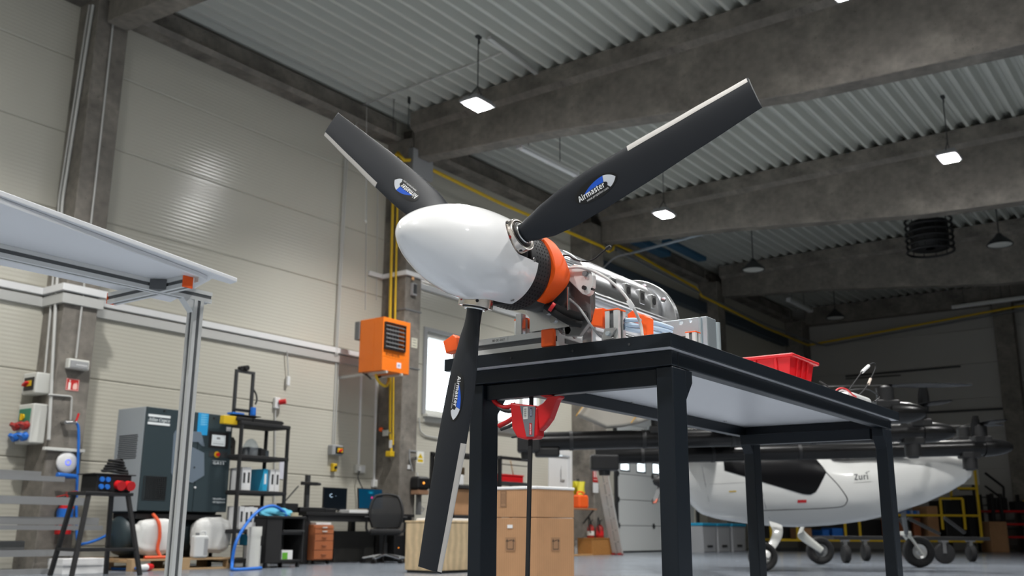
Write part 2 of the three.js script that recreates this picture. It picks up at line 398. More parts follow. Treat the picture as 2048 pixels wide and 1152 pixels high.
// ================================================================ LAMPS
// rows of LED flood lamps on cables; the two rows nearest the back wall are switched off
const lampGlow = mat([1, 1, 1], 0.4, 0, { emissive: new THREE.Color(1, 1, 1), emissiveIntensity: 110 });
const LAMP = 84;
function pendant(x, z, y, name, label, lit) {
  const t = thing('pendant_lamp', label, 'lamp');
  obj('housing', [bx(x - 0.24, y, z - 0.17, x + 0.24, y + 0.05, z + 0.17, 0.015), ...[-0.18, -0.12, -0.06, 0, 0.06, 0.12, 0.18].map((d) => bx(x + d - 0.008, y + 0.05, z - 0.14, x + d + 0.008, y + 0.1, z + 0.14, 0.004)), bx(x - 0.1, y + 0.1, z - 0.06, x + 0.1, y + 0.14, z + 0.06, 0.01)], M.grey, t);
  obj('diffuser', prism([[x - 0.17, z - 0.12], [x + 0.17, z - 0.12], [x + 0.17, z + 0.12], [x - 0.17, z + 0.12]], 'y', y - 0.03, y - 0.001, 0.01), lampGlow, t);
  obj('bracket', [bar([x - 0.2, y + 0.08, z], [x, y + 0.3, z], 0.012), bar([x + 0.2, y + 0.08, z], [x, y + 0.3, z], 0.012)], M.dark, t);
  obj('cable', rod([x, y + 0.29, z], [x, 7.9, z], 0.009, 0.009, 8), M.dark, t);
  obj('ceiling_hook', [bx(x - 0.05, 7.86, z - 0.03, x + 0.05, 7.9, z + 0.03, 0.005), tube([[x, 7.87, z], [x + 0.03, 7.8, z], [x, 7.76, z]], 0.012)], M.dark, t);
  const L = new THREE.SpotLight(new THREE.Color(1.0, 0.985, 0.955), LAMP, 0, 1.17, 0.5, 2);
  L.name = 'lamp_light'; L.position.set(x, y - 0.05, z); L.castShadow = true; L.shadow.radius = 9;
  L.target.position.set(x, 0, z); t.add(L); t.add(L.target);
}
const lampAt = [
  [10.813, -8.6481, 'bright flood lamp on a long cable above the left propeller blade'],
  [17.2, -8.85, 'bright flood lamp before the second girder, below the upper propeller blade'],
  [17.213, -3.3934, 'bright flood lamp before the second roof girder, farthest from the left wall'],
  [10.8, -3.08, 'bright flood lamp cut off by the upper edge, before the first roof girder'],
  [4.4, -8.75, 'bright flood lamp over the grey frame, outside the picture'],
  [4.4, -3.2, 'bright flood lamp over the camera, outside the picture'],
  [-2.0, -8.75, 'bright flood lamp behind the camera near the left wall, outside the picture'],
  [-2.0, -3.2, 'bright flood lamp behind the camera, outside the picture'],
  [4.4, 2.4, 'bright flood lamp right of the camera, outside the picture'],
  [10.8, 2.4, 'bright flood lamp right of the aircraft, outside the picture'],
  [-2.0, 2.4, 'bright flood lamp behind the camera, right of the middle, outside the picture'],
  [4.4, 8.0, 'bright flood lamp near the right wall, outside the picture'],
  [-2.0, 8.0, 'bright flood lamp in the near right corner, outside the picture'],
];
for (const [x, z, label] of lampAt) pendant(x, z, 6.75, 'pendant_lamp', label, true);


// ================================================================ WORKBENCH, foreground
{
  const t = thing('workbench', 'dark steel workbench with white top carrying the propeller test rig', 'workbench');
  const X0 = 2.035, X1 = 3.945, Z0 = -1.725, Z1 = -1.041, T = 0.951;
  obj('tabletop', bx(X0 + 0.006, T - 0.032, Z0 + 0.006, X1 - 0.006, T - 0.001, Z1 - 0.006), M.board, t);
  for (const g of [bx(X0, T - 0.033, Z0, X0 + 0.006, T, Z1, 0.0015), bx(X1 - 0.006, T - 0.033, Z0, X1, T, Z1, 0.0015), bx(X0 + 0.006, T - 0.033, Z1 - 0.006, X1 - 0.006, T, Z1, 0.0015), bx(X0 + 0.006, T - 0.033, Z0, X1 - 0.006, T, Z0 + 0.006, 0.0015)])
    obj('edge_band', g, M.anthracite, t, 'black edge band of the tabletop');
  const R0 = T - 0.033, R1 = R0 - 0.037, in0 = 0.042, in1 = 0.02;
  obj('rail', bx(X0 + in0, R1, Z0 + 0.055, X0 + in0 + 0.035, R0, Z1 - in1, 0.003), M.anthracite, t);
  obj('rail', bx(X1 - in0 - 0.035, R1, Z0 + 0.055, X1 - in0, R0, Z1 - in1, 0.003), M.anthracite, t);
  obj('rail', bx(X0 + in0 + 0.036, R1, Z1 - in1 - 0.035, X1 - in0 - 0.036, R0, Z1 - in1, 0.003), M.anthracite, t);
  obj('rail', bx(X0 + in0 + 0.036, R1, Z0 + 0.055, X1 - in0 - 0.036, R0, Z0 + 0.09, 0.003), M.anthracite, t);
  // second, lower frame that joins the legs
  obj('cross_bar', bx(X0 + 0.06, R1 - 0.042, Z0 + 0.1, X0 + 0.095, R1 - 0.001, Z1 - 0.07, 0.003), M.anthracite, t);
  obj('cross_bar', bx(X1 - 0.16, R1 - 0.042, Z0 + 0.1, X1 - 0.125, R1 - 0.001, Z1 - 0.07, 0.003), M.anthracite, t);
  for (const [x, d] of [[X0 + 0.045, 1], [X1 - 0.12, -1]]) for (const z of [Z0 + (d > 0 ? 0.055 : 0.095), Z1 - in1 - 0.044]) {
    const xa = x, xb = x + 0.072;
    obj('leg', bx(xa, 0.01, z, xb, R1 - 0.001, z + 0.044, 0.004), M.anthracite, t);
    const g = d > 0 ? [[xb, R1 - 0.002], [xb + 0.036, R1 - 0.002], [xb + 0.036, R1 - 0.03], [xb, R1 - 0.075]] : [[xa, R1 - 0.002], [xa - 0.036, R1 - 0.002], [xa - 0.036, R1 - 0.03], [xa, R1 - 0.075]];
    obj('gusset', prism(g, 'z', z + 0.002, z + 0.042), M.anthracite, t);
    obj('foot', rod([xa + 0.036, 0, z + 0.022], [xa + 0.036, 0.012, z + 0.022], 0.025), M.black, t);
  }
  for (const [x, z] of [[X0 - 0.0015, -1.15], [X0 - 0.0015, -1.31], [X0 - 0.0015, -1.5]]) obj('screw', rod([x, T - 0.018, z], [x + 0.003, T - 0.018, z], 0.0032, 0.0032, 12), M.dark, t);
  for (const [x, z] of [[2.55, Z0 + 0.1], [2.9, Z0 + 0.1], [3.3, Z0 + 0.1], [3.6, Z0 + 0.12]]) obj('screw', rod([x, T - 0.036, z], [x, T - 0.031, z], 0.006, 0.006, 12), M.steel, t);
  // turn the bench a little about its near corner
  const a = 0.006, cx = X0, cz = Z1;
  const m = new THREE.Matrix4().makeTranslation(cx, 0, cz).multiply(new THREE.Matrix4().makeRotationY(a)).multiply(new THREE.Matrix4().makeTranslation(-cx, 0, -cz));
  for (const k of t.children) k.geometry.applyMatrix4(m);
}

// ================================================================ PROPELLER
const HX = 1.81, HY = 1.14, HZ = -1.42, TIP = 0.745;
const BLADES = [18.9, 139.1, -101.4];
const onRing = (x, r, deg) => [x, HY + r * Math.sin(deg * Math.PI / 180), HZ + r * Math.cos(deg * Math.PI / 180)];
const lerpTable = (tab, x) => { if (x <= tab[0][0]) return tab[0][1]; for (let i = 1; i < tab.length; i++) if (x <= tab[i][0]) { const k = (x - tab[i - 1][0]) / (tab[i][0] - tab[i - 1][0]), s = k * k * (3 - 2 * k) * 0.5 + k * 0.5; return tab[i - 1][1] + (tab[i][1] - tab[i - 1][1]) * s; } return tab[tab.length - 1][1]; };
const CHORD = [[0.1, 0.042], [0.125, 0.046], [0.16, 0.062], [0.2, 0.082], [0.26, 0.097], [0.34, 0.103], [0.45, 0.100], [0.6, 0.089], [0.745, 0.077]];
const THICK = [[0.1, 0.042], [0.13, 0.036], [0.17, 0.027], [0.24, 0.019], [0.4, 0.013], [0.745, 0.007]];
const TWIST = [[0.1, -24], [0.2, -17], [0.3, -11], [0.45, -6.5], [0.745, -3]];
const SHIFT = [[0.1, 0], [0.2, -0.003], [0.35, 0.0], [0.745, 0.0]];
// point of a blade: radius r, position t round the section (0 leading edge, positive on the front face)
function bladePoint(deg, r, t, lift = 0) {
  const p = deg * Math.PI / 180, rh = new THREE.Vector3(0, Math.sin(p), Math.cos(p)), th = new THREE.Vector3(0, Math.cos(p), -Math.sin(p)), xh = new THREE.Vector3(1, 0, 0);
  const b = lerpTable(TWIST, r) * Math.PI / 180, c = lerpTable(CHORD, r), h = lerpTable(THICK, r), round = Math.max(0, Math.min(1, (h / c - 0.25) / 0.6));
  const e1 = th.clone().multiplyScalar(Math.cos(b)).add(xh.clone().multiplyScalar(Math.sin(b)));
  const e2 = xh.clone().multiplyScalar(-Math.cos(b)).add(th.clone().multiplyScalar(Math.sin(b)));
  const u = Math.cos(t), camber = (1 - round) * 0.018 * c * (1 - u * u);
  const v = Math.sin(t) * (round + (1 - round) * (0.78 + 0.3 * u));
  const s = Math.sign(Math.sin(t)) || 1;
  const q = new THREE.Vector3(HX, HY, HZ).add(rh.multiplyScalar(r)).add(e1.multiplyScalar(c / 2 * u + lerpTable(SHIFT, r) + (lift && Math.abs(u) > 0.95 ? lift * Math.sign(u) : 0))).add(e2.multiplyScalar(h / 2 * v + camber + lift * s * Math.min(1, Math.abs(Math.sin(t)) * 3)));
  return q.toArray();
}
{
  const t = thing('propeller', 'three dark carbon propeller blades and a glossy white spinner pointing at the hall', 'propeller');
  // white spinner: three sectors between the blade cut-outs, each a shell with thickness
  const PROF = [[1.512, 0.0005], [1.5135, 0.007], [1.518, 0.0165], [1.527, 0.028], [1.545, 0.043], [1.575, 0.0615], [1.61, 0.0775], [1.65, 0.092], [1.69, 0.1015], [1.73, 0.108], [1.77, 0.1112], [1.81, 0.1118], [1.85, 0.1105], [1.888, 0.1078]];
  const curve = new THREE.CatmullRomCurve3(PROF.map((p) => new THREE.Vector3(p[0], p[1], 0)));
  const rows = []; const NR = 70;
  for (let i = 0; i <= NR; i++) { const q = curve.getPoint(Math.pow(i / NR, 1)); rows.push([q.x, Math.max(q.y, 0.0003)]); }
  const CUT = 0.047, sec = 60;
  const half = (x, R) => { const f = HX - CUT; if (x <= f) return 0; const k = x < HX ? Math.sqrt(Math.max(0, CUT * CUT - (x - HX) * (x - HX))) : CUT; return Math.asin(Math.min(0.9, k / R)); };
  const extra = []; for (let i = 1; i < 14; i++) extra.push(HX - CUT + CUT * (1 - Math.cos(i / 14 * Math.PI / 2)));
  const xsAll = rows.map((r) => r[0]).filter((x) => x < HX - CUT - 0.001 || x > HX + 0.001).concat([HX - CUT], extra, [HX]).sort((a, b) => a - b);
  const rad = (x) => { let lo = 0, hi = rows.length - 1; for (let i = 1; i < rows.length; i++) if (rows[i][0] >= x) { hi = i; lo = i - 1; break; } const k = (x - rows[lo][0]) / Math.max(1e-9, rows[hi][0] - rows[lo][0]); return rows[lo][1] + (rows[hi][1] - rows[lo][1]) * Math.max(0, Math.min(1, k)); };
  const angs = BLADES.map((d) => d * Math.PI / 180).sort((a, b) => a - b);
  const shells = [];
  for (let k = 0; k < 3; k++) {
    const a0 = angs[k], a1 = k < 2 ? angs[k + 1] : angs[0] + Math.PI * 2;
    const P = (inset) => (i, j) => { const n = xsAll.length - 1, x = xsAll[Math.round(i * n)], R0 = rad(x), h = half(x, R0), a = a0 + h + (a1 - a0 - 2 * h) * j, R = Math.max(0.0002, R0 - inset); return [x + inset * 0.3, HY + R * Math.sin(a), HZ + R * Math.cos(a)]; };
    const n = xsAll.length - 1;
    const outer = sheet(n, sec, P(0)), inner = sheet(n, sec, P(0.003));
    // round the shading across the sector seams: normals from the profile
    const pos = outer.attributes.position, nor = outer.attributes.normal;
    for (let q = 0; q < pos.count; q++) {
      const x = pos.getX(q), y = pos.getY(q) - HY, z = pos.getZ(q) - HZ, l = Math.hypot(y, z) || 1e-6;
      const s = (rad(Math.min(x + 0.002, 1.888)) - rad(Math.max(x - 0.002, 1.512))) / (Math.min(x + 0.002, 1.888) - Math.max(x - 0.002, 1.512));
      const v = new THREE.Vector3(-s, y / l, z / l).normalize(); nor.setXYZ(q, v.x, v.y, v.z);
    }
    shells.push(outer, inner);
    const rim = (e) => sheet(n, 1, (i, j) => P(0.003 * j)(i, e));
    shells.push(rim(0), rim(1), sheet(1, sec, (i, j) => P(0.003 * i)(1, j)));
  }
  const shell = obj('spinner', shells, M.gloss, t, 'glossy white spinner cone');
  for (const [x, d] of [[1.868, -5], [1.868, -66], [1.868, 70], [1.868, 128]]) {
    const a = onRing(x, 0.1085, d), b = onRing(x, 0.1105, d);
    obj('spinner_screw', [rod(a, b, 0.0052, 0.0048, 14), rod(b, onRing(x, 0.1112, d), 0.0022, 0.0022, 8)], M.steel, shell);
  }
  obj('hub', [turned([[-0.06, 0], [-0.06, 0.055], [-0.03, 0.07], [0.04, 0.07], [0.05, 0.09], [0.064, 0.09], [0.064, 0]], 'x', [HX, HY, HZ], 48)], M.blackSoft, t);
  const fiber = [];
  BLADES.forEach((deg, bi) => {
    const r0 = 0.098, N = 64, K = 48;
    const body = sheet(N, K, (i, j) => bladePoint(deg, r0 + (TIP - r0) * i, j * Math.PI * 2), true);
    const tip = sheet(6, K, (i, j) => { const a = bladePoint(deg, TIP, j * Math.PI * 2), c = bladePoint(deg, TIP, Math.PI / 2), d = bladePoint(deg, TIP, -Math.PI / 2); const m = [(c[0] + d[0]) / 2, (c[1] + d[1]) / 2, (c[2] + d[2]) / 2]; const k = 1 - i; const p = deg * Math.PI / 180, f = 0.002 * Math.sqrt(i); const e = bladePoint(deg, TIP, 0), g = bladePoint(deg, TIP, Math.PI); const u = Math.cos(j * Math.PI * 2); const cx = (e[0] + g[0]) / 2 + (e[0] - g[0]) / 2 * u, cy = (e[1] + g[1]) / 2 + (e[1] - g[1]) / 2 * u, cz = (e[2] + g[2]) / 2 + (e[2] - g[2]) / 2 * u; return [cx + (a[0] - cx) * k, cy + (a[1] - cy) * k + f * Math.sin(p), cz + (a[2] - cz) * k + f * Math.cos(p)]; });
    const b = obj('blade', [body, tip], M.blade, t);
    // metal strip along the leading edge of the outer half
    obj('edge_strip', sheet(40, 16, (i, j) => bladePoint(deg, 0.445 + (TIP - 0.447) * i, -0.75 + 1.5 * j, 0.0007)), M.stripMetal, b, 'pale metal strip along the leading edge');
    // makers' mark on the front face
    const rc = 0.342, hl = 0.058, hw = 0.0235;
    const logo = sheet(28, 16, (i, j) => {
      const r = rc + hl * Math.cos(Math.PI * (1 - i)), lim = Math.sqrt(Math.max(0, 1 - ((r - rc) / hl) ** 2)), v = (2 * j - 1) * lim * hw;
      return bladePoint(deg, r, Math.acos(Math.max(-0.99, Math.min(0.99, v / (lerpTable(CHORD, r) / 2)))), 0.0005);
    });
    const uv = logo.attributes.uv;
    for (let q = 0; q < uv.count; q++) { const i = uv.getX(q), j = uv.getY(q), x = Math.cos(Math.PI * (1 - i)), lim = Math.sqrt(Math.max(0, 1 - x * x)); uv.setXY(q, (x + 1) / 2, ((2 * j - 1) * lim + 1) / 2); }
    raw('emblem', logo, M.airmaster, b, 'oval emblem with white lettering');
    // collar at the root: polished ring, bearing race and nut
    const p = deg * Math.PI / 180, at = (r) => [HX, HY + r * Math.sin(p), HZ + r * Math.cos(p)];
    const ring = (ra, rb, ri, ro, m, name, par) => {
      const g = new THREE.LatheGeometry([[ri, ra], [ro - 0.0015, ra], [ro, ra + 0.0015], [ro, rb - 0.0015], [ro - 0.0015, rb], [ri, rb], [ri, ra]].map((q) => new THREE.Vector2(q[0], q[1])), 56);
      g.applyQuaternion(new THREE.Quaternion().setFromUnitVectors(new THREE.Vector3(0, 1, 0), new THREE.Vector3(0, Math.sin(p), Math.cos(p))));
      g.translate(HX, HY, HZ); return obj(name, g, m, par);
    };
    const col = ring(0.072, 0.1225, 0.024, 0.0425, M.nickel, 'collar', t);
    ring(0.116, 0.125, 0.0225, 0.031, M.black, 'seal', col);
    ring(0.114, 0.1285, 0.0215, 0.0275, M.chrome, 'bearing_race', col);
    ring(0.066, 0.08, 0.03, 0.0462, M.black, 'gasket', col);
    for (let q = 0; q < 6; q++) {
      const a = q * Math.PI / 3 + 0.3, e = new THREE.Vector3(1, 0, 0), f = new THREE.Vector3(0, Math.cos(p), -Math.sin(p));
      const d = e.multiplyScalar(Math.cos(a)).add(f.multiplyScalar(Math.sin(a))), c = V(at(0.110));
      obj('set_screw', rod(c.clone().add(d.clone().multiplyScalar(0.041)).toArray(), c.clone().add(d.clone().multiplyScalar(0.0428)).toArray(), 0.004, 0.004, 12), q % 2 ? M.darkRed : M.black, col);
    }
  });
}

// ================================================================ MOTOR TEST RIG BEHIND THE PROPELLER
{
  const t = thing('electric_motor', 'aluminium electric motor with perforated black ring and orange shroud behind the propeller', 'motor');
  const hub = [HX, HY - 0.004, HZ];
  obj('perforated_ring', turned([[0.062, 0.09], [0.0625, 0.0985], [0.066, 0.1002], [0.142, 0.1002], [0.146, 0.098], [0.146, 0.09], [0.062, 0.09]], 'x', hub, 96), M.ring, t, 'black perforated ring');
  const holes = [];
  for (let c = 0; c < 5; c++) for (let k = 0; k < 60; k++) { const d = k * 6 + (c % 2) * 0; const x = HX + 0.086 + c * 0.0118; holes.push(rod(onRing(x, 0.099, d), onRing(x, 0.1008, d), 0.0023, 0.0023, 8).translate(0, -0.004, 0)); }
  const ho = obj('perforation', holes, M.hole, t); ho.userData.kind = 'stuff';
  for (const d of [58, 43]) obj('clip', bar(onRing(HX + 0.085, 0.1002, d), onRing(HX + 0.146, 0.1002, d), 0.004, 0.003, 0.001), M.alu, t, 'bright clip bar on the ring');
  // orange shroud: an open arc of thick plastic with a wider lug
  {
    const a0 = 60, a1 = -58, P = (x, inner) => (j) => { const d = a0 + (a1 - a0) * j, lug = Math.exp(-(((d + 12) / 24) ** 2)); return onRing(HX + x + lug * (x > 0.18 ? 0.018 : 0), (inner ? 0.09 : 0.103 + 0.008 * lug), d); };
    const A = P(0.147, false), B = P(0.196, false), C = P(0.196, true), E = P(0.147, true);
    const lo = (p, q, n) => sheet(n, 60, (i, j) => { const a = p(j), b = q(j); return [0, 1, 2].map((k) => a[k] + (b[k] - a[k]) * i); });
    const end = (j) => sheet(1, 1, (i, k) => { const a = [A, E][i](j), b = [B, C][i](j); return [0, 1, 2].map((q) => a[q] + (b[q] - a[q]) * k); });
    obj('shroud', [lo(A, B, 6), lo(B, C, 1), lo(C, E, 1), lo(E, A, 1), end(0), end(1)], M.orange, t, 'bright orange plastic shroud');
  }
  obj('motor_can', turned([[0.146, 0], [0.146, 0.09], [0.19, 0.09], [0.25, 0.085], [0.25, 0]], 'x', hub, 64), M.dark, t);
  // arch-shaped machined plates
  const arch = (x0, x1, yc, zc, r, holesAt = []) => {
    const pts = [[zc + r, 0.953]]; for (let i = 0; i <= 40; i++) { const a = Math.PI * i / 40, q = [zc + r * Math.cos(a), yc + r * Math.sin(a)]; if (q[0] > -1.5 || q[1] > 1.16) pts.push(q); } pts.push([-1.49, 1.1], [-1.476, 1.04], [-1.476, 0.9985], [-1.327, 0.9985], [-1.327, 0.953]);
    return prism(pts, 'x', x0, x1, 0.0015, holesAt.map(([a, q, hr]) => circle(zc + q * Math.cos(a), yc + q * Math.sin(a), hr, 16).reverse()));
  };
  obj('front_plate', arch(2.105, 2.125, 1.09, -1.443, 0.145, [[0.25, 0.12, 0.006], [0.9, 0.12, 0.006], [1.6, 0.12, 0.006], [2.3, 0.12, 0.006]]), M.alu, t);
  obj('rear_plate', arch(2.555, 2.578, 1.085, -1.44, 0.156, [[0.02, 0.14, 0.008], [0.62, 0.14, 0.008], [1.2, 0.14, 0.008], [1.9, 0.14, 0.008]]), M.alu, t);
  // fluted stator ring on the front plate
  {
    const pts = [], zc = -1.44, r = 0.112, yc = 1.125, dz = 0.012;
    pts.push([zc + r, 0.999]); for (let y = 1.0; y < yc; y += 0.02) pts.push([zc + r, y], [zc + r, y + 0.012], [zc + r - 0.004, y + 0.013], [zc + r - 0.004, y + 0.019]);
    for (let i = 0; i < 36; i++) for (const [k, q] of [[0, r], [0.6, r], [0.66, r - 0.004], [0.94, r - 0.004]]) { const a = Math.PI * (i + k) / 36, p = [zc + q * Math.cos(a), yc + q * Math.sin(a)]; if (p[0] > -1.5 || p[1] > 1.17) pts.push(p); }
    pts.push([-1.48, 1.1], [-1.45, 1.04], [-1.45, 0.999]);
    obj('fluted_ring', prism(pts, 'x', 2.045, 2.105), M.alu, t);
  }
  // barrel with side covers and bored lugs between the plates
  obj('barrel', turned([[0, 0], [0, 0.104], [0.02, 0.106], [0.21, 0.103], [0.40, 0.10], [0.429, 0.098], [0.429, 0]], 'x', [2.126, 1.126, -1.43], 80), M.alu, t);
  for (const [x, w] of [[2.27, 0.03], [2.35, 0.03], [2.43, 0.03], [2.5, 0.03]]) {
    const y = 1.155 - (x - 2.27) * 0.02, z = -1.327, lug = obj('lug', [bx(x - 0.016, y - 0.024, z - 0.03, x + 0.016, y + 0.02, z, 0.004)], M.alu, t);
    obj('bore', rod([x, y, z - 0.002], [x, y, z + 0.0006], 0.0105, 0.0105, 20), M.hole, lug);
  }
  for (const [y, z] of [[1.02, -1.33], [1.06, -1.315], [1.10, -1.318]]) obj('tie_rod', rod([2.126, y, z], [2.555, y, z], 0.009, 0.009, 18), M.alu, t);
  // torque arm in front of the plate: rounded triangle with two bolts, on a dark bracket
  const arm = obj('torque_arm', prism([[-1.3208, 1.1469], [-1.3026, 1.1546], [-1.2758, 1.1466], [-1.2553, 1.1343], [-1.2467, 1.1175], [-1.2486, 1.0895], [-1.2562, 1.0726], [-1.2679, 1.0691], [-1.2797, 1.0745], [-1.3196, 1.1152]], 'x', 2.03, 2.047, 0.002), M.anodised, t);
  const bolt = (p, r, m = M.black) => obj('bolt', [rod([p[0] - 0.008, p[1], p[2]], [p[0] + 0.002, p[1], p[2]], r, r, 18)], m, arm);
  bolt([2.03, 1.1235, -1.2668], 0.0068, M.midgrey); bolt([2.03, 1.0879, -1.2702], 0.0052); bolt([2.03, 1.0806, -1.2455], 0.0032);
  obj('bracket', [prism([[-1.3273, 1.1214], [-1.2872, 1.0792], [-1.2666, 1.0712], [-1.2645, 1.0095], [-1.3003, 0.9728], [-1.3421, 0.9774], [-1.3479, 1.0195], [-1.3384, 1.0704]], 'x', 2.048, 2.062, 0.001)], M.steelDark, t);
  // row of tall standing bars under the motor
  for (const [px, w, d] of [[-1.5078, 0.02, 0.02], [-1.4635, 0.016, 0.02], [-1.4313, 0.014, 0.02]]) obj('standoff', bx(2.075, 0.9985, px - w / 2, 2.075 + d, 1.06, px + w / 2, 0.002), M.alu, t);
  obj('strut', bar([2.02, 1.0947, -1.3143], [2.02, 1.0329, -1.3148], 0.005, 0.004, 0.001), M.alu, t);
  // small fittings under the shroud
  for (const [p, r] of [[[2.05, 1.0481, -1.3925], 0.011], [[2.05, 1.0222, -1.3741], 0.009], [[2.05, 1.0637, -1.4113], 0.010], [[2.06, 0.9908, -1.3352], 0.010], [[2.06, 1.0046, -1.32], 0.007]])
    obj('fitting', [rod([p[0] - 0.012, p[1], p[2]], [p[0] + 0.012, p[1], p[2]], r, r * 0.8, 16), rod([p[0] + 0.008, p[1], p[2]], [p[0] + 0.03, p[1] - 0.01, p[2] - 0.004], r * 0.6, r * 0.6, 12)], M.steel, t);
  obj('linkage', [bar([2.06, 1.0429, -1.3994], [2.06, 0.9851, -1.3534], 0.014, 0.008, 0.002)], M.steelDark, t);
}
// base frame of aluminium extrusion under the motor, on the bench
function extrusion(p, q, w) {                            // square profile with a slot in every face, from p to q along one axis
  const s = w / 2, g = w * 0.16, d = w * 0.12;
  const o = [[s, s], [g, s], [g, s - d], [-g, s - d], [-g, s], [-s, s], [-s, g], [-s + d, g], [-s + d, -g], [-s, -g], [-s, -s], [-g, -s], [-g, -s + d], [g, -s + d], [g, -s], [s, -s], [s, -g], [s - d, -g], [s - d, g], [s, g]];
  const a = V(p), b = V(q), dir = b.clone().sub(a), L = dir.length(); dir.normalize();
  const sh = new THREE.ExtrudeGeometry(new THREE.Shape(o.map((c) => new THREE.Vector2(c[0], c[1]))), { depth: L, bevelEnabled: false });
  const core = new THREE.BoxGeometry(0.001, 0.001, 0.001);
  let up = Math.abs(dir.y) > 0.9 ? new THREE.Vector3(1, 0, 0) : new THREE.Vector3(0, 1, 0);
  const x = up.clone().cross(dir).normalize(); up = dir.clone().cross(x);
  const m = new THREE.Matrix4().makeBasis(x, up, dir); m.setPosition(a); sh.applyMatrix4(m);
  return sh;
}
function slotStrips(p, q, w) {                           // dark floors of the four slots
  const a = V(p), b = V(q), dir = b.clone().sub(a); dir.normalize();
  let up = Math.abs(dir.y) > 0.9 ? new THREE.Vector3(1, 0, 0) : new THREE.Vector3(0, 1, 0);
  const x = up.clone().cross(dir).normalize(); up = dir.clone().cross(x);
  const g = w * 0.155, k = w / 2 - w * 0.117, out = [];
  for (const [n, s] of [[x, up], [x.clone().negate(), up], [up, x], [up.clone().negate(), x]]) {
    const o = n.clone().multiplyScalar(k), c1 = a.clone().add(o), c2 = b.clone().add(o);
    const m = new THREE.Matrix4().makeBasis(s, dir, s.clone().cross(dir)); m.setPosition(c1.add(c2).multiplyScalar(0.5));
    out.push(new THREE.BoxGeometry(2 * g, a.distanceTo(b) * 0.999, 0.0006).applyMatrix4(m));
  }
  return out;
}
function profileBar(name, p, q, w, parent, label) { const o = obj(name, extrusion(p, q, w), M.anodised, parent, label); obj('slot', slotStrips(p, q, w), M.slot, o); return o; }
{
  const t = thing('base_frame', 'aluminium extrusion frame with orange end caps lying on the white bench top under the motor', 'frame');
  const W = 0.045, Y = 0.952 + W / 2, zr = -1.3712, zl = -1.712;
  profileBar('front_member', [2.05 + W / 2, Y, zl], [2.05 + W / 2, Y, zr], W, t);
  profileBar('side_member', [2.05 + W, Y, zr - W / 2], [2.75, Y, zr - W / 2], W, t);
  profileBar('side_member', [2.05 + W, Y, zl + W / 2], [2.75, Y, zl + W / 2], W, t);
  profileBar('rear_member', [2.75 + W / 2, Y, zl], [2.75 + W / 2, Y, zr], W, t);
  obj('end_cap', bx(2.036, 0.9525, -1.4091, 2.0495, Y + W / 2 + 0.002, zr + 0.0015, 0.004), M.orange, t, 'orange end cap');
  const capz = -1.6917;
  obj('end_cap', prism([[-1.7217, 0.9988], [-1.6866, 1.0145], [-1.6741, 1.0048], [-1.668, 0.9712], [-1.71, 0.9644]], 'x', 2.018, 2.046, 0.003), M.orange, t, 'orange cap tilted over the far corner');
  raw('sticker', new THREE.BoxGeometry(0.0006, 0.011, 0.052).translate(2.0496, Y + 0.0145, -1.5499), print(256, 48, (g) => { g.fillStyle = '#d8d8d4'; g.fillRect(0, 0, 256, 48); g.fillStyle = '#222'; g.font = 'bold 34px monospace'; g.save(); g.fillText('MK-DE-GAU1', 8, 36); g.restore(); }), t, 'label strip with small black lettering');
  const post = (zA, zB, top, x0, label) => {
    const z = (zA + zB) / 2, w = Math.abs(zB - zA), p = profileBar('post', [x0 + w / 2, 0.953, z], [x0 + w / 2, top, z], w, t);
    obj('post_cap', bx(x0 - 0.001, top, z - w / 2 - 0.001, x0 + w + 0.001, top + 0.004, z + w / 2 + 0.001, 0.001), M.orange, p);
    return p;
  };
  post(-1.2229, -1.1862, 1.025, 2.045);
  post(-1.539, -1.4993, 1.0485, 2.1);
  // orange clamp blocks that hold the motor between the posts
  obj('clamp_block', prism([[-1.2636, 1.0108], [-1.2559, 1.0379], [-1.2327, 1.0363], [-1.2336, 0.9869], [-1.2697, 0.9962]], 'x', 2.05, 2.085, 0.003), M.orange, t, 'orange printed clamp block');
  obj('clamp_block', prism([[-1.5065, 1.0513], [-1.4818, 1.0497], [-1.4736, 1.0242], [-1.5047, 1.0237]], 'x', 2.105, 2.14, 0.003), M.orange, t, 'orange printed clamp block');
  // steel angle at the foot of the near post
  const foot = obj('angle_bracket', [prism([[-1.2294, 0.9566], [-1.219, 0.9803], [-1.188, 0.9793], [-1.2025, 0.9561]], 'x', 2.037, 2.043), bx(2.0375, 0.9525, -1.2294, 2.09, 0.957, -1.1941, 0.001)], M.steel, t);
  obj('bolt', rod([2.03, 0.966, -1.2087], [2.038, 0.966, -1.2087], 0.006, 0.006, 6), M.zinc, foot);
}


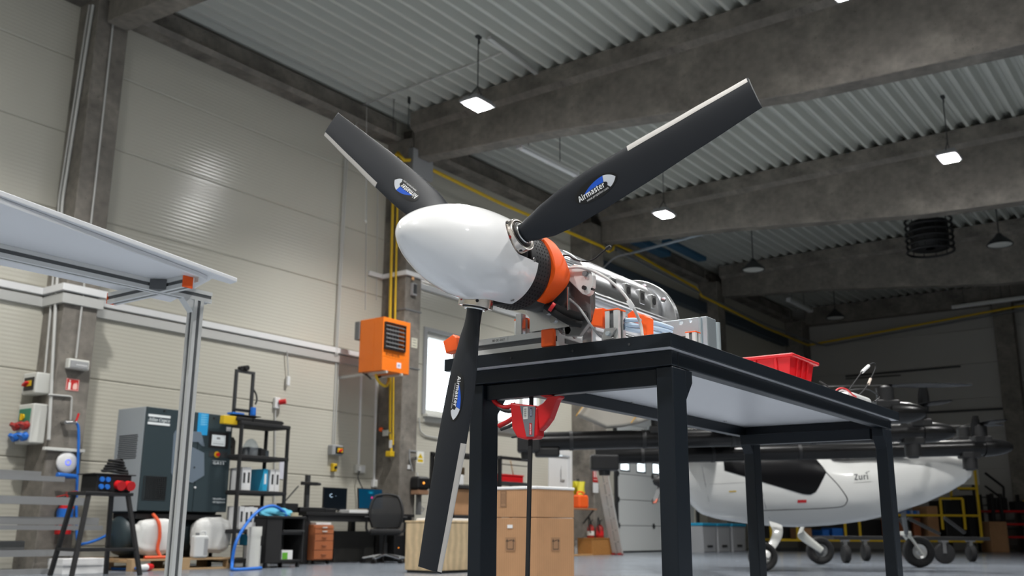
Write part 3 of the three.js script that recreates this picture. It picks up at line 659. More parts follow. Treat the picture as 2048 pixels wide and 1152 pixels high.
// ================================================================ GREY FRAME WITH WHITE BOARD, left foreground
{
  const t = thing('extrusion_stand', 'tall stand of grey aluminium extrusion with orange end caps, carrying a white board', 'stand');
  const W = 0.045, Yt = 1.442, P = [2.3887, 1.3194, -3.3618], Yc = Yt - W / 2;
  profileBar('long_beam', [P[0] - 2.3, Yc, P[2]], [P[0] + 0.06, Yc, P[2]], W, t);
  profileBar('post', [P[0], 0, P[2]], [P[0], Yt - W, P[2]], W, t);
  profileBar('post', [P[0] - 2.2, 0, P[2]], [P[0] - 2.2, Yt - W, P[2]], W, t);
  const xr = 2.243 - 0.02;
  const a = profileBar('cross_bar', [xr, Yc, P[2] + W / 2], [xr, Yc, -3.195], W, t);
  const b = profileBar('cross_bar', [xr, Yc, P[2] - W / 2], [xr, Yc, -3.70], W, t);
  obj('end_cap', bx(xr - W / 2, Yt - W, -3.1945, xr + W / 2, Yt, -3.189, 0.001), M.orange, a, 'orange end cap');
  obj('end_cap', bx(xr - W / 2, Yt - W, -3.706, xr + W / 2, Yt, -3.7005, 0.001), M.orange, b, 'orange end cap');
  obj('cross_bar', [bx(xr - 2.0, Yt - W, P[2] + W / 2, xr - 2.0 + W, Yt, -3.0, 0.002), bx(xr - 2.0, Yt - W, -3.7, xr - 2.0 + W, Yt, P[2] - W / 2, 0.002)], M.anodised, t);
  // angle blocks
  obj('angle_block', prism([[xr - W / 2 - 0.045, P[2] + W / 2], [xr - W / 2, P[2] + W / 2], [xr - W / 2, P[2] + W / 2 + 0.045]], 'y', Yt - W + 0.003, Yt - 0.003), M.slot, t);
  obj('angle_block', prism([[P[0] - W / 2 - 0.05, Yt - W], [P[0] - W / 2, Yt - W], [P[0] - W / 2, Yt - W - 0.05]], 'z', P[2] - W / 2 + 0.004, P[2] + W / 2 - 0.004), M.anodised, t);
  obj('clip', [bx(xr + 0.005, Yt, -3.23, xr + 0.03, Yt + 0.004, -3.165, 0.001), bx(xr + 0.027, Yt - 0.02, -3.19, xr + 0.031, Yt, -3.165, 0.001)], M.offwhite, t);
}
{
  const t = thing('white_board', 'long white panel with a stepped underside lying on the grey extrusion stand', 'board');
  const Y1 = 1.462, q = [[1.343, -2.8967], [2.4392, -3.1739], [2.4522, -3.2281], [2.3514, -3.2148], [2.5108, -3.7175], [1.7443, -3.6879]];
  const ext = (a, b, k) => [a[0] + (a[0] - b[0]) * k, a[1] + (a[1] - b[1]) * k];
  const nl = ext(q[0], q[1], 1.0), fl = ext(q[5], q[4], 1.4);
  obj('top_sheet', prism([nl, q[1], q[2], q[3], q[4], fl], 'y', Y1, Y1 + 0.017, 0.003), mat([0.80, 0.81, 0.83], 0.35), t);
  const c = [[1.3514, -2.9097], [2.2394, -3.1572], [2.3059, -3.1842], [2.4557, -3.6228], [1.7189, -3.6342]];
  obj('core', prism([ext(c[0], c[1], 1.0), c[1], c[2], c[3], ext(c[4], c[3], 1.4)], 'y', 1.4425, Y1 - 0.0005, 0.004), mat([0.80, 0.81, 0.83], 0.35), t);
}

// ================================================================ ON AND BESIDE THE FIRST COLUMN
const CF = -11.52, CX = 6.285;                             // front face and left face of the first column
const onCol = (x0, x1, y0, y1, d0, d1, r = 0) => bx(x0, y0, CF + d0, x1, y1, CF + d1, r);
{
  // trunking and tray along the left wall, stepping round the columns
  const seg = (name, m, y0, y1, d, label) => {
    const g = [bx(FRONT, y0, -11.998, 6.28, y1, -12 + d, 0.006), bx(6.28 - d, y0, -12 + d, 6.284, y1, CF + d, 0.006), bx(6.28, y0, CF + 0.001, 6.745 + d, y1, CF + d, 0.006), bx(6.741, y0, -12 + d, 6.745 + d, y1, CF, 0.006), bx(6.745 + d, y0, -11.998, 12.36, y1, -12 + d, 0.006)];
    one(name, g, m, label, 'trunking');
  };
  seg('cable_trunking', M.white, 3.34, 3.43, 0.07, 'white cable trunking running along the wall and round the first column');
  seg('cable_tray', M.conduit, 3.19, 3.315, 0.045, 'grey cable tray directly below the white trunking');
}
{
  const p = [[6.3855, 2.5103, -11.52], [6.6579, 2.3848, -11.52]];
  const t = thing('emergency_light', 'grey emergency light with a row of white lenses, high on the first column', 'lamp');
  obj('housing', onCol(p[0][0], p[1][0], p[1][1], p[0][1], 0, 0.09, 0.015), M.offwhite, t);
  obj('cover', onCol(p[0][0] + 0.02, p[1][0] - 0.02, p[1][1] + 0.015, p[0][1] - 0.025, 0.089, 0.1, 0.004), M.grey, t);
  for (let i = 0; i < 6; i++) { const x = p[0][0] + 0.1 + i * 0.025; obj('lens', turned([[0, 0.009], [0.003, 0.008], [0.005, 0]], 'z', [x, p[1][1] + 0.05, CF + 0.1], 12), M.white, t); }
}
one('conduit', [pipe([[6.4954, 7.1458, -11.5], [6.5088, 2.5322, -11.5]], 0.013)], M.conduit, 'thin grey conduit dropping down the column to the emergency light', 'conduit');
one('conduit', pipe([[6.26, 7.3058, -11.6361], [6.26, 4.5841, -11.8104], [6.26, 3.2451, -11.6744], [6.26, 1.5041, -11.4615]], 0.022), M.conduit, 'pale vertical pipe on the first column, ending beside the tall socket box', 'conduit');
one('conduit', pipe([[6.27, 7.3468, -11.7448], [6.27, 4.6079, -11.9164], [6.27, 3.2638, -11.8009], [6.27, 2.3415, -11.7464]], 0.016), M.conduit, 'pale vertical pipe leading into the small switch box on the column', 'conduit');
one('conduit', pipe([[6.2081, 2.045, -11.5], [6.5136, 2.0546, -11.5], [6.5286, 1.7684, -11.5]], 0.012), M.conduit, 'bent conduit on the column front, ending at the red air valve', 'conduit');
{
  const p = [[6.4271, 2.2741, -11.52], [6.5954, 2.1271, -11.52]];
  const t = thing('safety_sign', 'red and white fire extinguisher sign on the first column', 'sign');
  raw('plate', new THREE.BoxGeometry(p[1][0] - p[0][0], p[0][1] - p[1][1], 0.004).translate((p[0][0] + p[1][0]) / 2, (p[0][1] + p[1][1]) / 2, CF + 0.004), print(128, 128, (g) => {
    g.fillStyle = '#c3201a'; g.fillRect(0, 0, 128, 128); g.strokeStyle = '#f4e6e0'; g.lineWidth = 4; g.strokeRect(5, 5, 118, 118);
    g.fillStyle = '#f6ece4'; g.beginPath(); g.moveTo(22, 118); g.lineTo(22, 50); g.quadraticCurveTo(36, 22, 48, 50); g.lineTo(48, 118); g.fill(); g.fillRect(30, 16, 12, 14);
    g.fillStyle = '#f3c9bd'; g.beginPath(); g.moveTo(72, 112); g.quadraticCurveTo(62, 70, 84, 40); g.quadraticCurveTo(90, 66, 100, 30); g.quadraticCurveTo(120, 72, 108, 112); g.fill();
  }), t);
}
{
  // switch box and socket box: both stand on the column's left face and look left
  const box = (name, label, px, face) => {
    const t = thing(name, label, 'switch');
    const [zb, zf, y0, y1, x] = px;
    obj('enclosure', bx(x, y0, zb, CX, y1, zf, 0.02), M.offwhite, t);
    face(t, x, zb, zf, y0, y1);
    return t;
  };
  const A = [6.2, 2.3189, -11.592], B = [6.1, 2.0602, -11.5444];
  box('switch_box', 'small grey box with red and yellow rotary switch on the first column', [-11.93, CF - 0.09, B[1], A[1], 6.1], (t, x, zb, zf, y0, y1) => {
    obj('switch_plate', bx(x - 0.012, y0 + 0.04, zb + 0.06, x, y1 - 0.06, zf - 0.04, 0.004), M.black, t);
    obj('rotary_plate', bx(x - 0.018, y0 + 0.09, zb + 0.1, x - 0.012, y1 - 0.1, zf - 0.08, 0.002), M.yellow, t);
    obj('knob', bar([x - 0.04, y0 + 0.1, (zb + zf) / 2 - 0.05], [x - 0.04, y1 - 0.12, (zb + zf) / 2 + 0.03], 0.05, 0.03, 0.008), M.red, t);
  });
  const C = [6.2, 1.9392, -11.4619], E = [6.1, 1.4637, -11.3516];
  box('socket_box', 'tall pale box with two red and two blue sockets on the first column', [-11.95, CF - 0.07, E[1], C[1], 6.1], (t, x, zb, zf, y0, y1) => {
    const zm = (zb + zf) / 2;
    obj('green_plate', bx(x - 0.01, y1 - 0.3, zb + 0.05, x, y1 - 0.06, zf - 0.05, 0.003), mat([0.03, 0.22, 0.13], 0.5), t);
    obj('rotary_switch', [rod([x - 0.01, y1 - 0.16, zm - 0.02], [x - 0.03, y1 - 0.16, zm - 0.02], 0.04, 0.04, 20), bar([x - 0.04, y1 - 0.2, zm - 0.02], [x - 0.04, y1 - 0.12, zm - 0.02], 0.02, 0.02, 0.004)], M.yellow, t);
    for (const [dy, m, n] of [[0.22, M.darkRed, 'red_socket'], [0.09, M.blue, 'blue_socket']]) for (const dz of [-0.1, 0.1])
      obj(n, [rod([x, y0 + dy, zm + dz], [x - 0.07, y0 + dy - 0.03, zm + dz], 0.05, 0.045, 18), rod([x - 0.06, y0 + dy + 0.01, zm + dz], [x - 0.075, y0 + dy - 0.02, zm + dz], 0.05, 0.05, 18)], m, t);
  });
}
{
  const c = [6.539, 1.2567, -11.5];
  const t = thing('access_point', 'round white wireless access point with a blue ring on the first column', 'access point');
  obj('shell', turned([[-0.02, 0], [-0.02, 0.125], [0.004, 0.132], [0.022, 0.118], [0.034, 0.07], [0.037, 0]], 'z', [c[0], c[1], CF + 0.021], 40), M.white, t);
  const ring = new THREE.TorusGeometry(0.032, 0.006, 8, 32).translate(c[0], c[1], CF + 0.057);
  obj('ring_light', ring, mat([0.1, 0.14, 0.8], 0.4, 0, { emissive: new THREE.Color(0.12, 0.18, 1), emissiveIntensity: 0.7 }), t, 'glowing blue ring');
}
{
  const t = thing('air_valve', 'red-handled air valve with a blue hose hanging down the first column', 'valve');
  const v = [6.5366, 1.7298, -11.45];
  obj('valve_body', [rod([v[0] - 0.1, v[1], v[2]], [v[0] + 0.04, v[1] + 0.01, v[2]], 0.02), rod([v[0] - 0.1, v[1], CF], [v[0] - 0.1, v[1], v[2] + 0.01], 0.025)], M.steel, t);
  obj('handle', bar([v[0] + 0.02, v[1] + 0.02, v[2] + 0.03], [v[0] + 0.045, v[1] + 0.12, v[2] + 0.03], 0.025, 0.012, 0.004), M.red, t);
  obj('hose', tube([[v[0] + 0.03, v[1] + 0.01, v[2]], [6.616, 1.6637, -11.45], [6.6611, 1.232, -11.45], [6.6914, 0.8165, -11.45], [6.7308, 0.3485, -11.4], [6.7123, 0.3107, -11.2], [6.9302, 0.3791, -11.2], [7.1168, 0.455, -11.3]], 0.017, 10, 80), M.blue, t, 'blue air hose');
  obj('coupling', rod([6.3813, 1.0979, -11.4], [6.6227, 1.0914, -11.4], 0.032, 0.026, 16), M.blue, t, 'blue coupling hanging on the hose');
}
one('wall_rail', [bx(6.2258, 1.3856, CF, 6.7411, 1.4031 + 0.02, CF + 0.06, 0.006)], M.offwhite, 'narrow white rail on the column above the access point', 'rail');
{
  const t = thing('fire_extinguisher', 'red fire extinguisher with a blue label hanging low on the first column', 'fire extinguisher');
  const c = [6.5394, 0.5794, -11.38], y0 = 0.4125, y1 = 0.8223;
  obj('cylinder', turned([[0, 0], [0, 0.085], [0.01, 0.092], [y1 - y0 - 0.09, 0.092], [y1 - y0 - 0.04, 0.07], [y1 - y0 - 0.015, 0.03], [y1 - y0, 0.026], [y1 - y0, 0]], 'y', [c[0], y0, -11.41], 32), M.red, t);
  obj('label_band', turned([[0.12, 0.0925], [0.12, 0.0932], [0.3, 0.0932], [0.3, 0.0925]], 'y', [c[0], y0, -11.41], 32), M.blue, t, 'blue label');
  obj('valve', [rod([c[0], y1, -11.41], [c[0], y1 + 0.06, -11.41], 0.022), bar([c[0] - 0.02, y1 + 0.05, -11.41], [c[0] - 0.14, y1 + 0.02, -11.38], 0.025, 0.012, 0.004), bar([c[0] - 0.02, y1 + 0.075, -11.41], [c[0] + 0.12, y1 + 0.1, -11.4], 0.02, 0.01, 0.004)], M.darkRed, t);
  obj('hose', tube([[c[0] - 0.02, y1 + 0.03, -11.4], [c[0] - 0.13, y1 - 0.1, -11.36], [c[0] - 0.14, y0 + 0.2, -11.36], [c[0] - 0.1, y0 + 0.08, -11.35]], 0.013), M.black, t);
  obj('wall_hook', bx(c[0] - 0.03, y1 - 0.06, CF, c[0] + 0.03, y1 - 0.02, -11.47, 0.003), M.dark, t);
}
// ---- metal sections stored on a rack whose uprights stand outside the picture
{
  const t = thing('storage_rack', 'grey cantilever rack holding the long metal sections, mostly outside the picture', 'rack');
  const ZB = -10.85;
  for (const x of [4.35, 2.2]) { obj('upright', bx(x - 0.05, 0, ZB - 0.42, x + 0.05, 1.35, ZB - 0.3, 0.006), M.midgrey, t); obj('foot', bx(x - 0.05, 0, ZB - 0.3, x + 0.05, 0.09, ZB + 0.2, 0.006), M.midgrey, t); }
  const bars = [
    [[5.87, 1.0594, -10.85], 0.075, 0.07, 0.04, 'upper of the two short sections on the top arm of the rack'],
    [[6.0828, 1.0164, -10.72], 0.055, 0.06, 0.0, 'lower front section on the top arm, ending before the blue coupling'],
    [[6.4189, 0.7785, -10.75], 0.085, 0.08, 0.0, 'single grey steel section crossing the column before the red extinguisher'],
    [[6.5926, 0.563, -10.8], 0.085, 0.08, 0.0, 'steel section with an open dark end, lying above the lower extinguisher'],
    [[6.5837, 0.4904, -10.68], 0.05, 0.06, 0.0, 'thin pale section directly in front of the open-ended one'],
    [[6.3333, 0.221, -10.75], 0.07, 0.08, 0.0, 'dusty steel section on the low arm, behind the white box'],
    [[5.8068, 0.2939, -10.9], 0.11, 0.06, 0.0, 'deep short section at the back of the low arm'],
    [[6.1809, 0.0211, -10.7], 0.07, 0.08, 0.0, 'lowest steel section, just above the floor'],
  ];
  const levels = [];
  bars.forEach(([p, h, w, s, label], i) => {
    const b = thing('metal_section', label, 'metal section', undefined), y0 = p[1] - h / 2;
    const th = 0.004, x0 = 1.6, x1 = p[0], z0 = p[2] - w / 2, z1 = p[2] + w / 2;
    obj('tube_wall', [bx(x0, y0, z0, x1, y0 + th, z1), bx(x0, y0 + h - th, z0, x1, y0 + h, z1), bx(x0, y0 + th, z0, x1, y0 + h - th, z0 + th), bx(x0, y0 + th, z1 - th, x1, y0 + h - th, z1)], M.sectionSteel, b);
    levels.push([y0, z0, z1]);
  });
  levels.forEach(([y, z0, z1]) => { for (const x of [4.35, 2.2]) obj('arm', bx(x - 0.03, y - 0.031, ZB - 0.3, x + 0.03, y - 0.001, z1 + 0.01, 0.004), M.midgrey, t); });
}
// white box on the floor by the column
{
  const t = thing('white_box', 'low white carton on the floor behind the black stool', 'box');
  const z = -10.45, a = [6.032, 0.1625, -10.45], b = [6.5483, 0.1531, -10.45];
  obj('body', bx(a[0], 0, z - 0.3, b[0], a[1] - 0.012, z, 0.004), M.white, t);
  obj('lid', bx(a[0] - 0.006, a[1] - 0.075, z - 0.306, b[0] + 0.006, a[1], z + 0.006, 0.004), M.white, t);
}
// ---- black stool with a power distribution box
{
  const t = thing('stool', 'tall black steel stool standing before the compressor', 'stool');
  const Y = 0.8644, xl = 5.824, xr = 6.3837, zf = -9.8, zb = -10.16;
  obj('seat', bx(xl, Y - 0.035, zb, xr, Y, zf, 0.008), M.black, t);
  const feet = [[[xl + 0.05, Y - 0.03, zf - 0.03], [xl - 0.12, 0, zf + 0.1]], [[xr - 0.05, Y - 0.03, zf - 0.03], [xr + 0.1, 0, zf + 0.1]], [[xl + 0.06, Y - 0.03, zb + 0.03], [xl - 0.02, 0, zb - 0.12]], [[xr - 0.06, Y - 0.03, zb + 0.03], [xr + 0.06, 0, zb - 0.12]]];
  for (const [a, b] of feet) obj('leg', bar(a, b, 0.042, 0.042, 0.004), M.black, t);
  const at = (f, y) => { const k = (f[0][1] - y) / f[0][1]; return [f[0][0] + (f[1][0] - f[0][0]) * k, y, f[0][2] + (f[1][2] - f[0][2]) * k]; };
  for (const [i, j] of [[0, 1], [2, 3], [0, 2], [1, 3]]) obj('stretcher', bar(at(feet[i], 0.27), at(feet[j], 0.27), 0.03, 0.03, 0.003), M.black, t);
  const d = thing('power_box', 'black power distribution box with blue and red sockets on top of the stool', 'power box');
  const b0 = 5.9551, b1 = 6.367, top = 1.0459;
  obj('case', bx(b0, Y, zb + 0.02, b1, top, zf - 0.04, 0.01), M.blackSoft, d);
  obj('top_plate', bx(b0 - 0.04, top, zb, b1 + 0.04, top + 0.012, zf - 0.02, 0.004), M.black, d);
  const w = b1 - b0, h = top - Y;
  for (const i of [0, 1]) for (const j of [0, 1]) obj('blue_socket', [rod([b0 + w * (0.13 + i * 0.17), Y + h * (0.3 + j * 0.42), zf - 0.045], [b0 + w * (0.13 + i * 0.17), Y + h * (0.3 + j * 0.42), zf - 0.02], 0.028, 0.026, 20)], M.blue, d);
  for (const i of [0, 1]) obj('red_socket', [rod([b0 + w * (0.6 + i * 0.28), Y + h * 0.45, zf - 0.05], [b0 + w * (0.6 + i * 0.28), Y + h * 0.38, zf + 0.03], 0.048, 0.044, 24), rod([b0 + w * (0.6 + i * 0.28), Y + h * 0.39, zf + 0.02], [b0 + w * (0.6 + i * 0.28), Y + h * 0.37, zf + 0.04], 0.052, 0.052, 24)], M.red, d);
  const pts = []; for (let i = 0; i < 46; i++) { const a = i * 0.72; pts.push([(b0 + b1) / 2 + 0.08 + (0.13 - 0.09 * (i / 46) + 0.03 * rnd()) * Math.cos(a), top + 0.025 + 0.15 * (i / 46) + 0.01 * rnd(), (zb + zf) / 2 + (0.07 + 0.02 * rnd()) * Math.sin(a)]); }
  one('cable_coil', tube(pts, 0.014, 8, 300), M.blackSoft, 'coil of black cable lying on the power box', 'cable');
}


// ================================================================ COMPRESSOR CORNER
{
  const ZC = -10.75, xl = 7.0751, xr = 8.3688, zb = -11.3459;
  const y1 = 1.9455, y0 = 0.6683;
  // wooden pallet
  const pl = thing('pallet', 'wooden pallet under the air compressor', 'pallet');
  const px0 = xl - 0.12, px1 = 8.442, pz1 = ZC + 0.16, pz0 = -11.75;
  for (let i = 0; i < 5; i++) { const z = pz0 + (pz1 - pz0 - 0.11) * i / 4; obj('top_board', bx(px0, 0.115, z, px1, 0.137, z + 0.11, 0.003), M.pallet, pl); }
  for (const x of [px0, (px0 + px1) / 2 - 0.06, px1 - 0.12]) {
    obj('runner', bx(x, 0.093, pz0, x + 0.12, 0.115, pz1, 0.003), M.pallet, pl);
    for (const z of [pz0, (pz0 + pz1) / 2 - 0.06, pz1 - 0.1]) obj('block', bx(x, 0.022, z, x + 0.12, 0.093, z + 0.1, 0.003), M.pallet, pl);
  }
  for (const z of [pz0, (pz0 + pz1) / 2 - 0.05, pz1 - 0.1]) obj('bottom_board', bx(px0, 0, z, px1, 0.022, z + 0.1, 0.003), M.pallet, pl);

  const t = thing('air_compressor', 'large dark teal air compressor with grey side panel and control display', 'compressor');
  const body = mat([0.030, 0.048, 0.056], 0.42), side = mat([0.32, 0.35, 0.37], 0.45), pale = mat([0.15, 0.19, 0.235], 0.4);
  obj('cabinet', bx(xl + 0.004, y0, zb + 0.01, xr, y1, ZC - 0.2, 0.02), body, t);
  const ga = [7.1154, 1.1035, -10.75], gb = [7.4296, 0.8285, -10.75], gx = ga[0] + 0.02, dx1 = (xl + xr) / 2 + 0.12;
  obj('front_door', prism([[xl, y0 + 0.03], [dx1, y0 + 0.03], [dx1, y1 - 0.005], [xl, y1 - 0.005]], 'z', ZC - 0.2, ZC, 0.006, [[[gx, gb[1]], [gb[0], gb[1]], [gb[0], ga[1]], [gx, ga[1]]].reverse()]), body, t);
  obj('front_door', bx((xl + xr) / 2 + 0.128, y0 + 0.03, ZC - 0.2, xr, y1 - 0.005, ZC, 0.008), body, t);
  const sp = obj('side_panel', bx(xl - 0.012, y0 + 0.02, zb, xl + 0.004, y1 - 0.005, ZC - 0.025, 0.004), side, t, 'light grey side panel');
  // side grille
  {
    const gy0 = y1 - 0.64, gy1 = y1 - 0.33, gz0 = zb + 0.06, gz1 = ZC - 0.1, hol = [];
    for (let j = 0; j < 13; j++) for (let i = 0; i < 22; i++) { const z = gz0 + 0.02 + (gz1 - gz0 - 0.04) * (i + (j % 2) / 2) / 22, y = gy0 + 0.015 + (gy1 - gy0 - 0.03) * j / 12; hol.push(rod([xl - 0.0135, y, z], [xl - 0.011, y, z], 0.009, 0.009, 6)); }
    obj('side_grille', hol, M.hole, sp);
  }
  // lower front grille: dark opening with a lattice
  {
    const a = [7.1154, 1.1035, -10.75], b = [7.4296, 0.8285, -10.75];
    const g = obj('front_grille', [bx(gx - 0.01, b[1] - 0.01, ZC - 0.001, gx, a[1] + 0.01, ZC + 0.006), bx(b[0], b[1] - 0.01, ZC - 0.001, b[0] + 0.01, a[1] + 0.01, ZC + 0.006)], body, t, 'lattice opening');
    const bars = []; for (let i = 0; i <= 11; i++) bars.push(bx(a[0] + (b[0] - a[0]) * i / 11 - 0.003, b[1], ZC + 0.001, a[0] + (b[0] - a[0]) * i / 11 + 0.003, a[1], ZC + 0.006)); for (let i = 0; i <= 12; i++) bars.push(bx(a[0], b[1] + (a[1] - b[1]) * i / 12 - 0.003, ZC + 0.001, b[0], b[1] + (a[1] - b[1]) * i / 12 + 0.003, ZC + 0.006));
    obj('lattice', bars, M.dark, g);
  }
  // pale recessed shape in the middle of the doors
  obj('door_emblem', [prism([[7.4745, 1.6363], [7.5056, 1.6886], [7.8785, 1.6941], [7.9497, 1.5147], [7.9192, 1.5126], [7.8456, 1.5644], [7.7556, 1.5578], [7.7463, 1.5006], [7.95, 1.4322], [7.9775, 1.1496], [7.8064, 1.0486], [7.5132, 1.1219], [7.4873, 1.1633]], 'z', ZC - 0.001, ZC + 0.006, 0.001)], pale, t, 'bluish grey emblem across the doors');
  // maker's plate
  const plate = (name, a, b, m, label, parent = t) => raw(name, new THREE.BoxGeometry(b[0] - a[0], a[1] - b[1], 0.004).translate((a[0] + b[0]) / 2, (a[1] + b[1]) / 2, ZC + 0.003), m, parent, label);
  plate('maker_plate', [7.0961, 1.8556, -10.75], [7.4076, 1.7239, -10.75], print(256, 150, (g) => { g.fillStyle = '#22343c'; g.fillRect(0, 0, 256, 150); g.fillStyle = '#e8ecec'; g.fillRect(0, 4, 256, 34); g.fillRect(0, 112, 256, 34); g.font = 'italic bold 62px serif'; g.save(); g.translate(2, 96); g.scale(0.92, 1); g.fillText('Atlas Copco', 0, 0, 270); g.restore(); }), 'white lettering between two white bars');
  plate('card', [7.5178, 1.7834, -10.75], [7.6162, 1.4666, -10.75], M.white, 'white paper in a sleeve');
  plate('poster', [7.8164, 1.9379, -10.75], [7.9744, 1.657, -10.75], print(96, 240, (g) => { g.fillStyle = '#1496d2'; g.fillRect(0, 0, 96, 240); g.fillStyle = '#8fd2ef'; for (let i = 0; i < 5; i++) { g.fillRect(26, 16 + i * 26, 60, 5); g.fillRect(26, 26 + i * 26, 40, 4); } }), 'cyan poster');
  const ct = plate('control_panel', [8.0074, 1.7174, -10.75], [8.3116, 1.5075, -10.75], M.black, 'black control panel');
  {
    const a = [8.0503, 1.6759, -10.75], b = [8.2608, 1.5364, -10.75];
    raw('display', new THREE.BoxGeometry(b[0] - a[0], a[1] - b[1], 0.004).translate((a[0] + b[0]) / 2, (a[1] + b[1]) / 2, ZC + 0.006), print(128, 110, (g) => { g.fillStyle = '#c9d2d4'; g.fillRect(0, 0, 128, 110); g.fillStyle = '#3c4446'; g.fillRect(44, 22, 34, 22); g.fillStyle = '#8d979a'; g.fillRect(10, 66, 108, 4); g.fillRect(10, 82, 108, 14); }, { emissive: new THREE.Color(1, 1, 1), emissiveIntensity: 0.12 }), ct, 'pale screen');
    plate('key_field', [8.0241, 1.4625, -10.75], [8.3143, 1.3909, -10.75], M.dark);
    const s = [8.1451, 1.4248, -10.73];
    obj('emergency_stop', [rod([s[0], s[1], ZC + 0.004], [s[0], s[1], ZC + 0.012], 0.04, 0.04, 20)], M.yellow, t); obj('stop_button', [rod([s[0], s[1], ZC + 0.01], [s[0], s[1], ZC + 0.04], 0.02, 0.024, 20)], M.red, t);
  }
  plate('model_plate', [8.0808, 1.3576, -10.75], [8.308, 1.2872, -10.75], print(160, 80, (g) => { g.fillStyle = '#26353c'; g.fillRect(0, 0, 160, 80); g.fillStyle = '#dfe4e4'; g.font = 'bold 52px sans-serif'; g.fillText('GA11', 10, 66, 140); g.fillRect(6, 12, 148, 6); }), 'white model lettering');
  plate('text_plate', [8.1331, 0.8917, -10.75], [8.3377, 0.7962, -10.75], print(200, 110, (g) => { g.fillStyle = '#26353c'; g.fillRect(0, 0, 200, 110); g.fillStyle = '#d5dada'; g.font = 'bold 40px sans-serif'; g.fillText('WorkPlace', 6, 46, 188); g.fillText('AirSystem', 6, 92, 188); }), 'white two-line lettering');
  plate('badge', [8.2692, 1.7913, -10.75], [8.3387, 1.7381, -10.75], M.white);
  for (const [p, q] of [[[7.3165, 1.9079, -10.75], 0], [[8.0612, 1.8902, -10.75], 0], [[7.8171, 1.2419, -10.75], 1], [[7.8566, 0.9947, -10.75], 2]]) obj('lock', rod([p[0], p[1], ZC - 0.002], [p[0], p[1], ZC + 0.008], 0.014, 0.013, 14), q === 2 ? M.white : M.black, t);
  // plinth, legs and the pressure tank
  obj('plinth', bx(xl + 0.02, y0 - 0.07, zb + 0.05, xr - 0.02, y0, ZC - 0.06, 0.01), M.black, t);
  const ty = 0.137 + 0.27, tz = -11.15;
  obj('tank', turned([[0, 0], [0.02, 0.16], [0.07, 0.225], [0.14, 0.248], [xr - xl - 0.1, 0.248], [xr - xl - 0.03, 0.225], [xr - xl + 0.02, 0.16], [xr - xl + 0.04, 0]], 'x', [xl - 0.05, ty, tz], 40), body, t, 'dark pressure tank');
  for (const x of [xl + 0.2, xr - 0.25]) { obj('saddle', bx(x, 0.137, tz - 0.22, x + 0.08, ty - 0.05, tz + 0.22, 0.006), M.black, t); obj('bracket', bx(x, ty + 0.2, tz - 0.18, x + 0.08, y0 - 0.06, tz + 0.18, 0.006), M.black, t); }

  // white wrapped ducts strapped in front of the tank, jerrycan, strap
  const lumpy = (cx, cy, cz, a, b, c, s) => { const g = new THREE.SphereGeometry(1, 40, 28), p = g.attributes.position; for (let i = 0; i < p.count; i++) { const v = new THREE.Vector3().fromBufferAttribute(p, i), n = 1 + 0.09 * noise.noise(v.x * 2.2 + s, v.y * 2.2, v.z * 2.2) + 0.04 * noise.noise(v.x * 6 + s, v.y * 6, v.z * 6); const k = (q) => Math.sign(q) * Math.pow(Math.abs(q), 0.62); p.setXYZ(i, cx + a * k(v.x) * n, Math.max(0.139, cy + b * k(v.y) * n), cz + c * k(v.z) * n); } g.computeVertexNormals(); return g; };
  const foam = mat([0.70, 0.70, 0.68], 0.55);
  const bag = one('white_bag', lumpy(7.6171 - 0.24, 0.39, -10.77, 0.31, 0.21, 0.10, 1.1), foam, 'white wrapped bundle on the pallet, left of the grey post', 'bundle');
  one('white_bag', lumpy(8.2117 - 0.02, 0.41, -10.80, 0.28, 0.22, 0.10, 4.7), foam, 'white wrapped bundle on the pallet under the control panel', 'bundle');
  const sx = 7.3352;
  one('strap', [tube([[sx - 0.03, 0.66, -10.78], [sx - 0.02, 0.56, -10.66], [sx, 0.4, -10.645], [sx - 0.01, 0.25, -10.65], [sx + 0.02, 0.16, -10.62]], 0.02, 8, 40), tube([[sx - 0.2, 0.155, -10.62], [sx, 0.155, -10.61], [sx + 0.28, 0.155, -10.625]], 0.018, 8, 24)], mat([0.75, 0.10, 0.03], 0.6), 'orange ratchet strap over the left white bundle', 'strap');
  const jc = thing('jerrycan', 'translucent white canister with a grey label on the pallet', 'canister');
  const j0 = 7.7984, j1 = 8.0054;
  obj('can', bx(j0, 0.139, -10.68, j1, 0.139 + 0.27, -10.58, 0.025), mat([0.62, 0.63, 0.62], 0.4), jc);
  obj('cap', rod([(j0 + j1) / 2 - 0.04, 0.40, -10.63], [(j0 + j1) / 2 - 0.04, 0.44, -10.63], 0.024, 0.024, 18), M.midgrey, jc);
  obj('handle', tube([[(j0 + j1) / 2 - 0.01, 0.405, -10.63], [(j0 + j1) / 2 + 0.01, 0.45, -10.63], [j1 - 0.03, 0.45, -10.63], [j1 - 0.02, 0.405, -10.63]], 0.01), mat([0.62, 0.63, 0.62], 0.4), jc);
  obj('label_sheet', bx(j1 - 0.07, 0.17, -10.5805, j1 - 0.012, 0.37, -10.579), M.grey, jc);
  // red plug and cable end lying on the floor by the pallet
  const pc = thing('plug', 'white and red power plug lying on the floor before the pallet', 'plug');
  obj('shell', [rod([6.9709, 0.045, -10.4595], [7.1138, 0.045, -10.5361], 0.035, 0.04, 20)], M.white, pc); obj('ring', rod([7.1138, 0.045, -10.5361], [7.2399, 0.045, -10.6339], 0.042, 0.042, 20), M.red, pc);
  obj('lead', tube([[6.9709, 0.045, -10.4595], [7.0849, 0.02, -10.8597], [7.0452, 0.02, -11.1076], [7.221, 0.02, -11.6036]], 0.016), M.blue, pc);
}

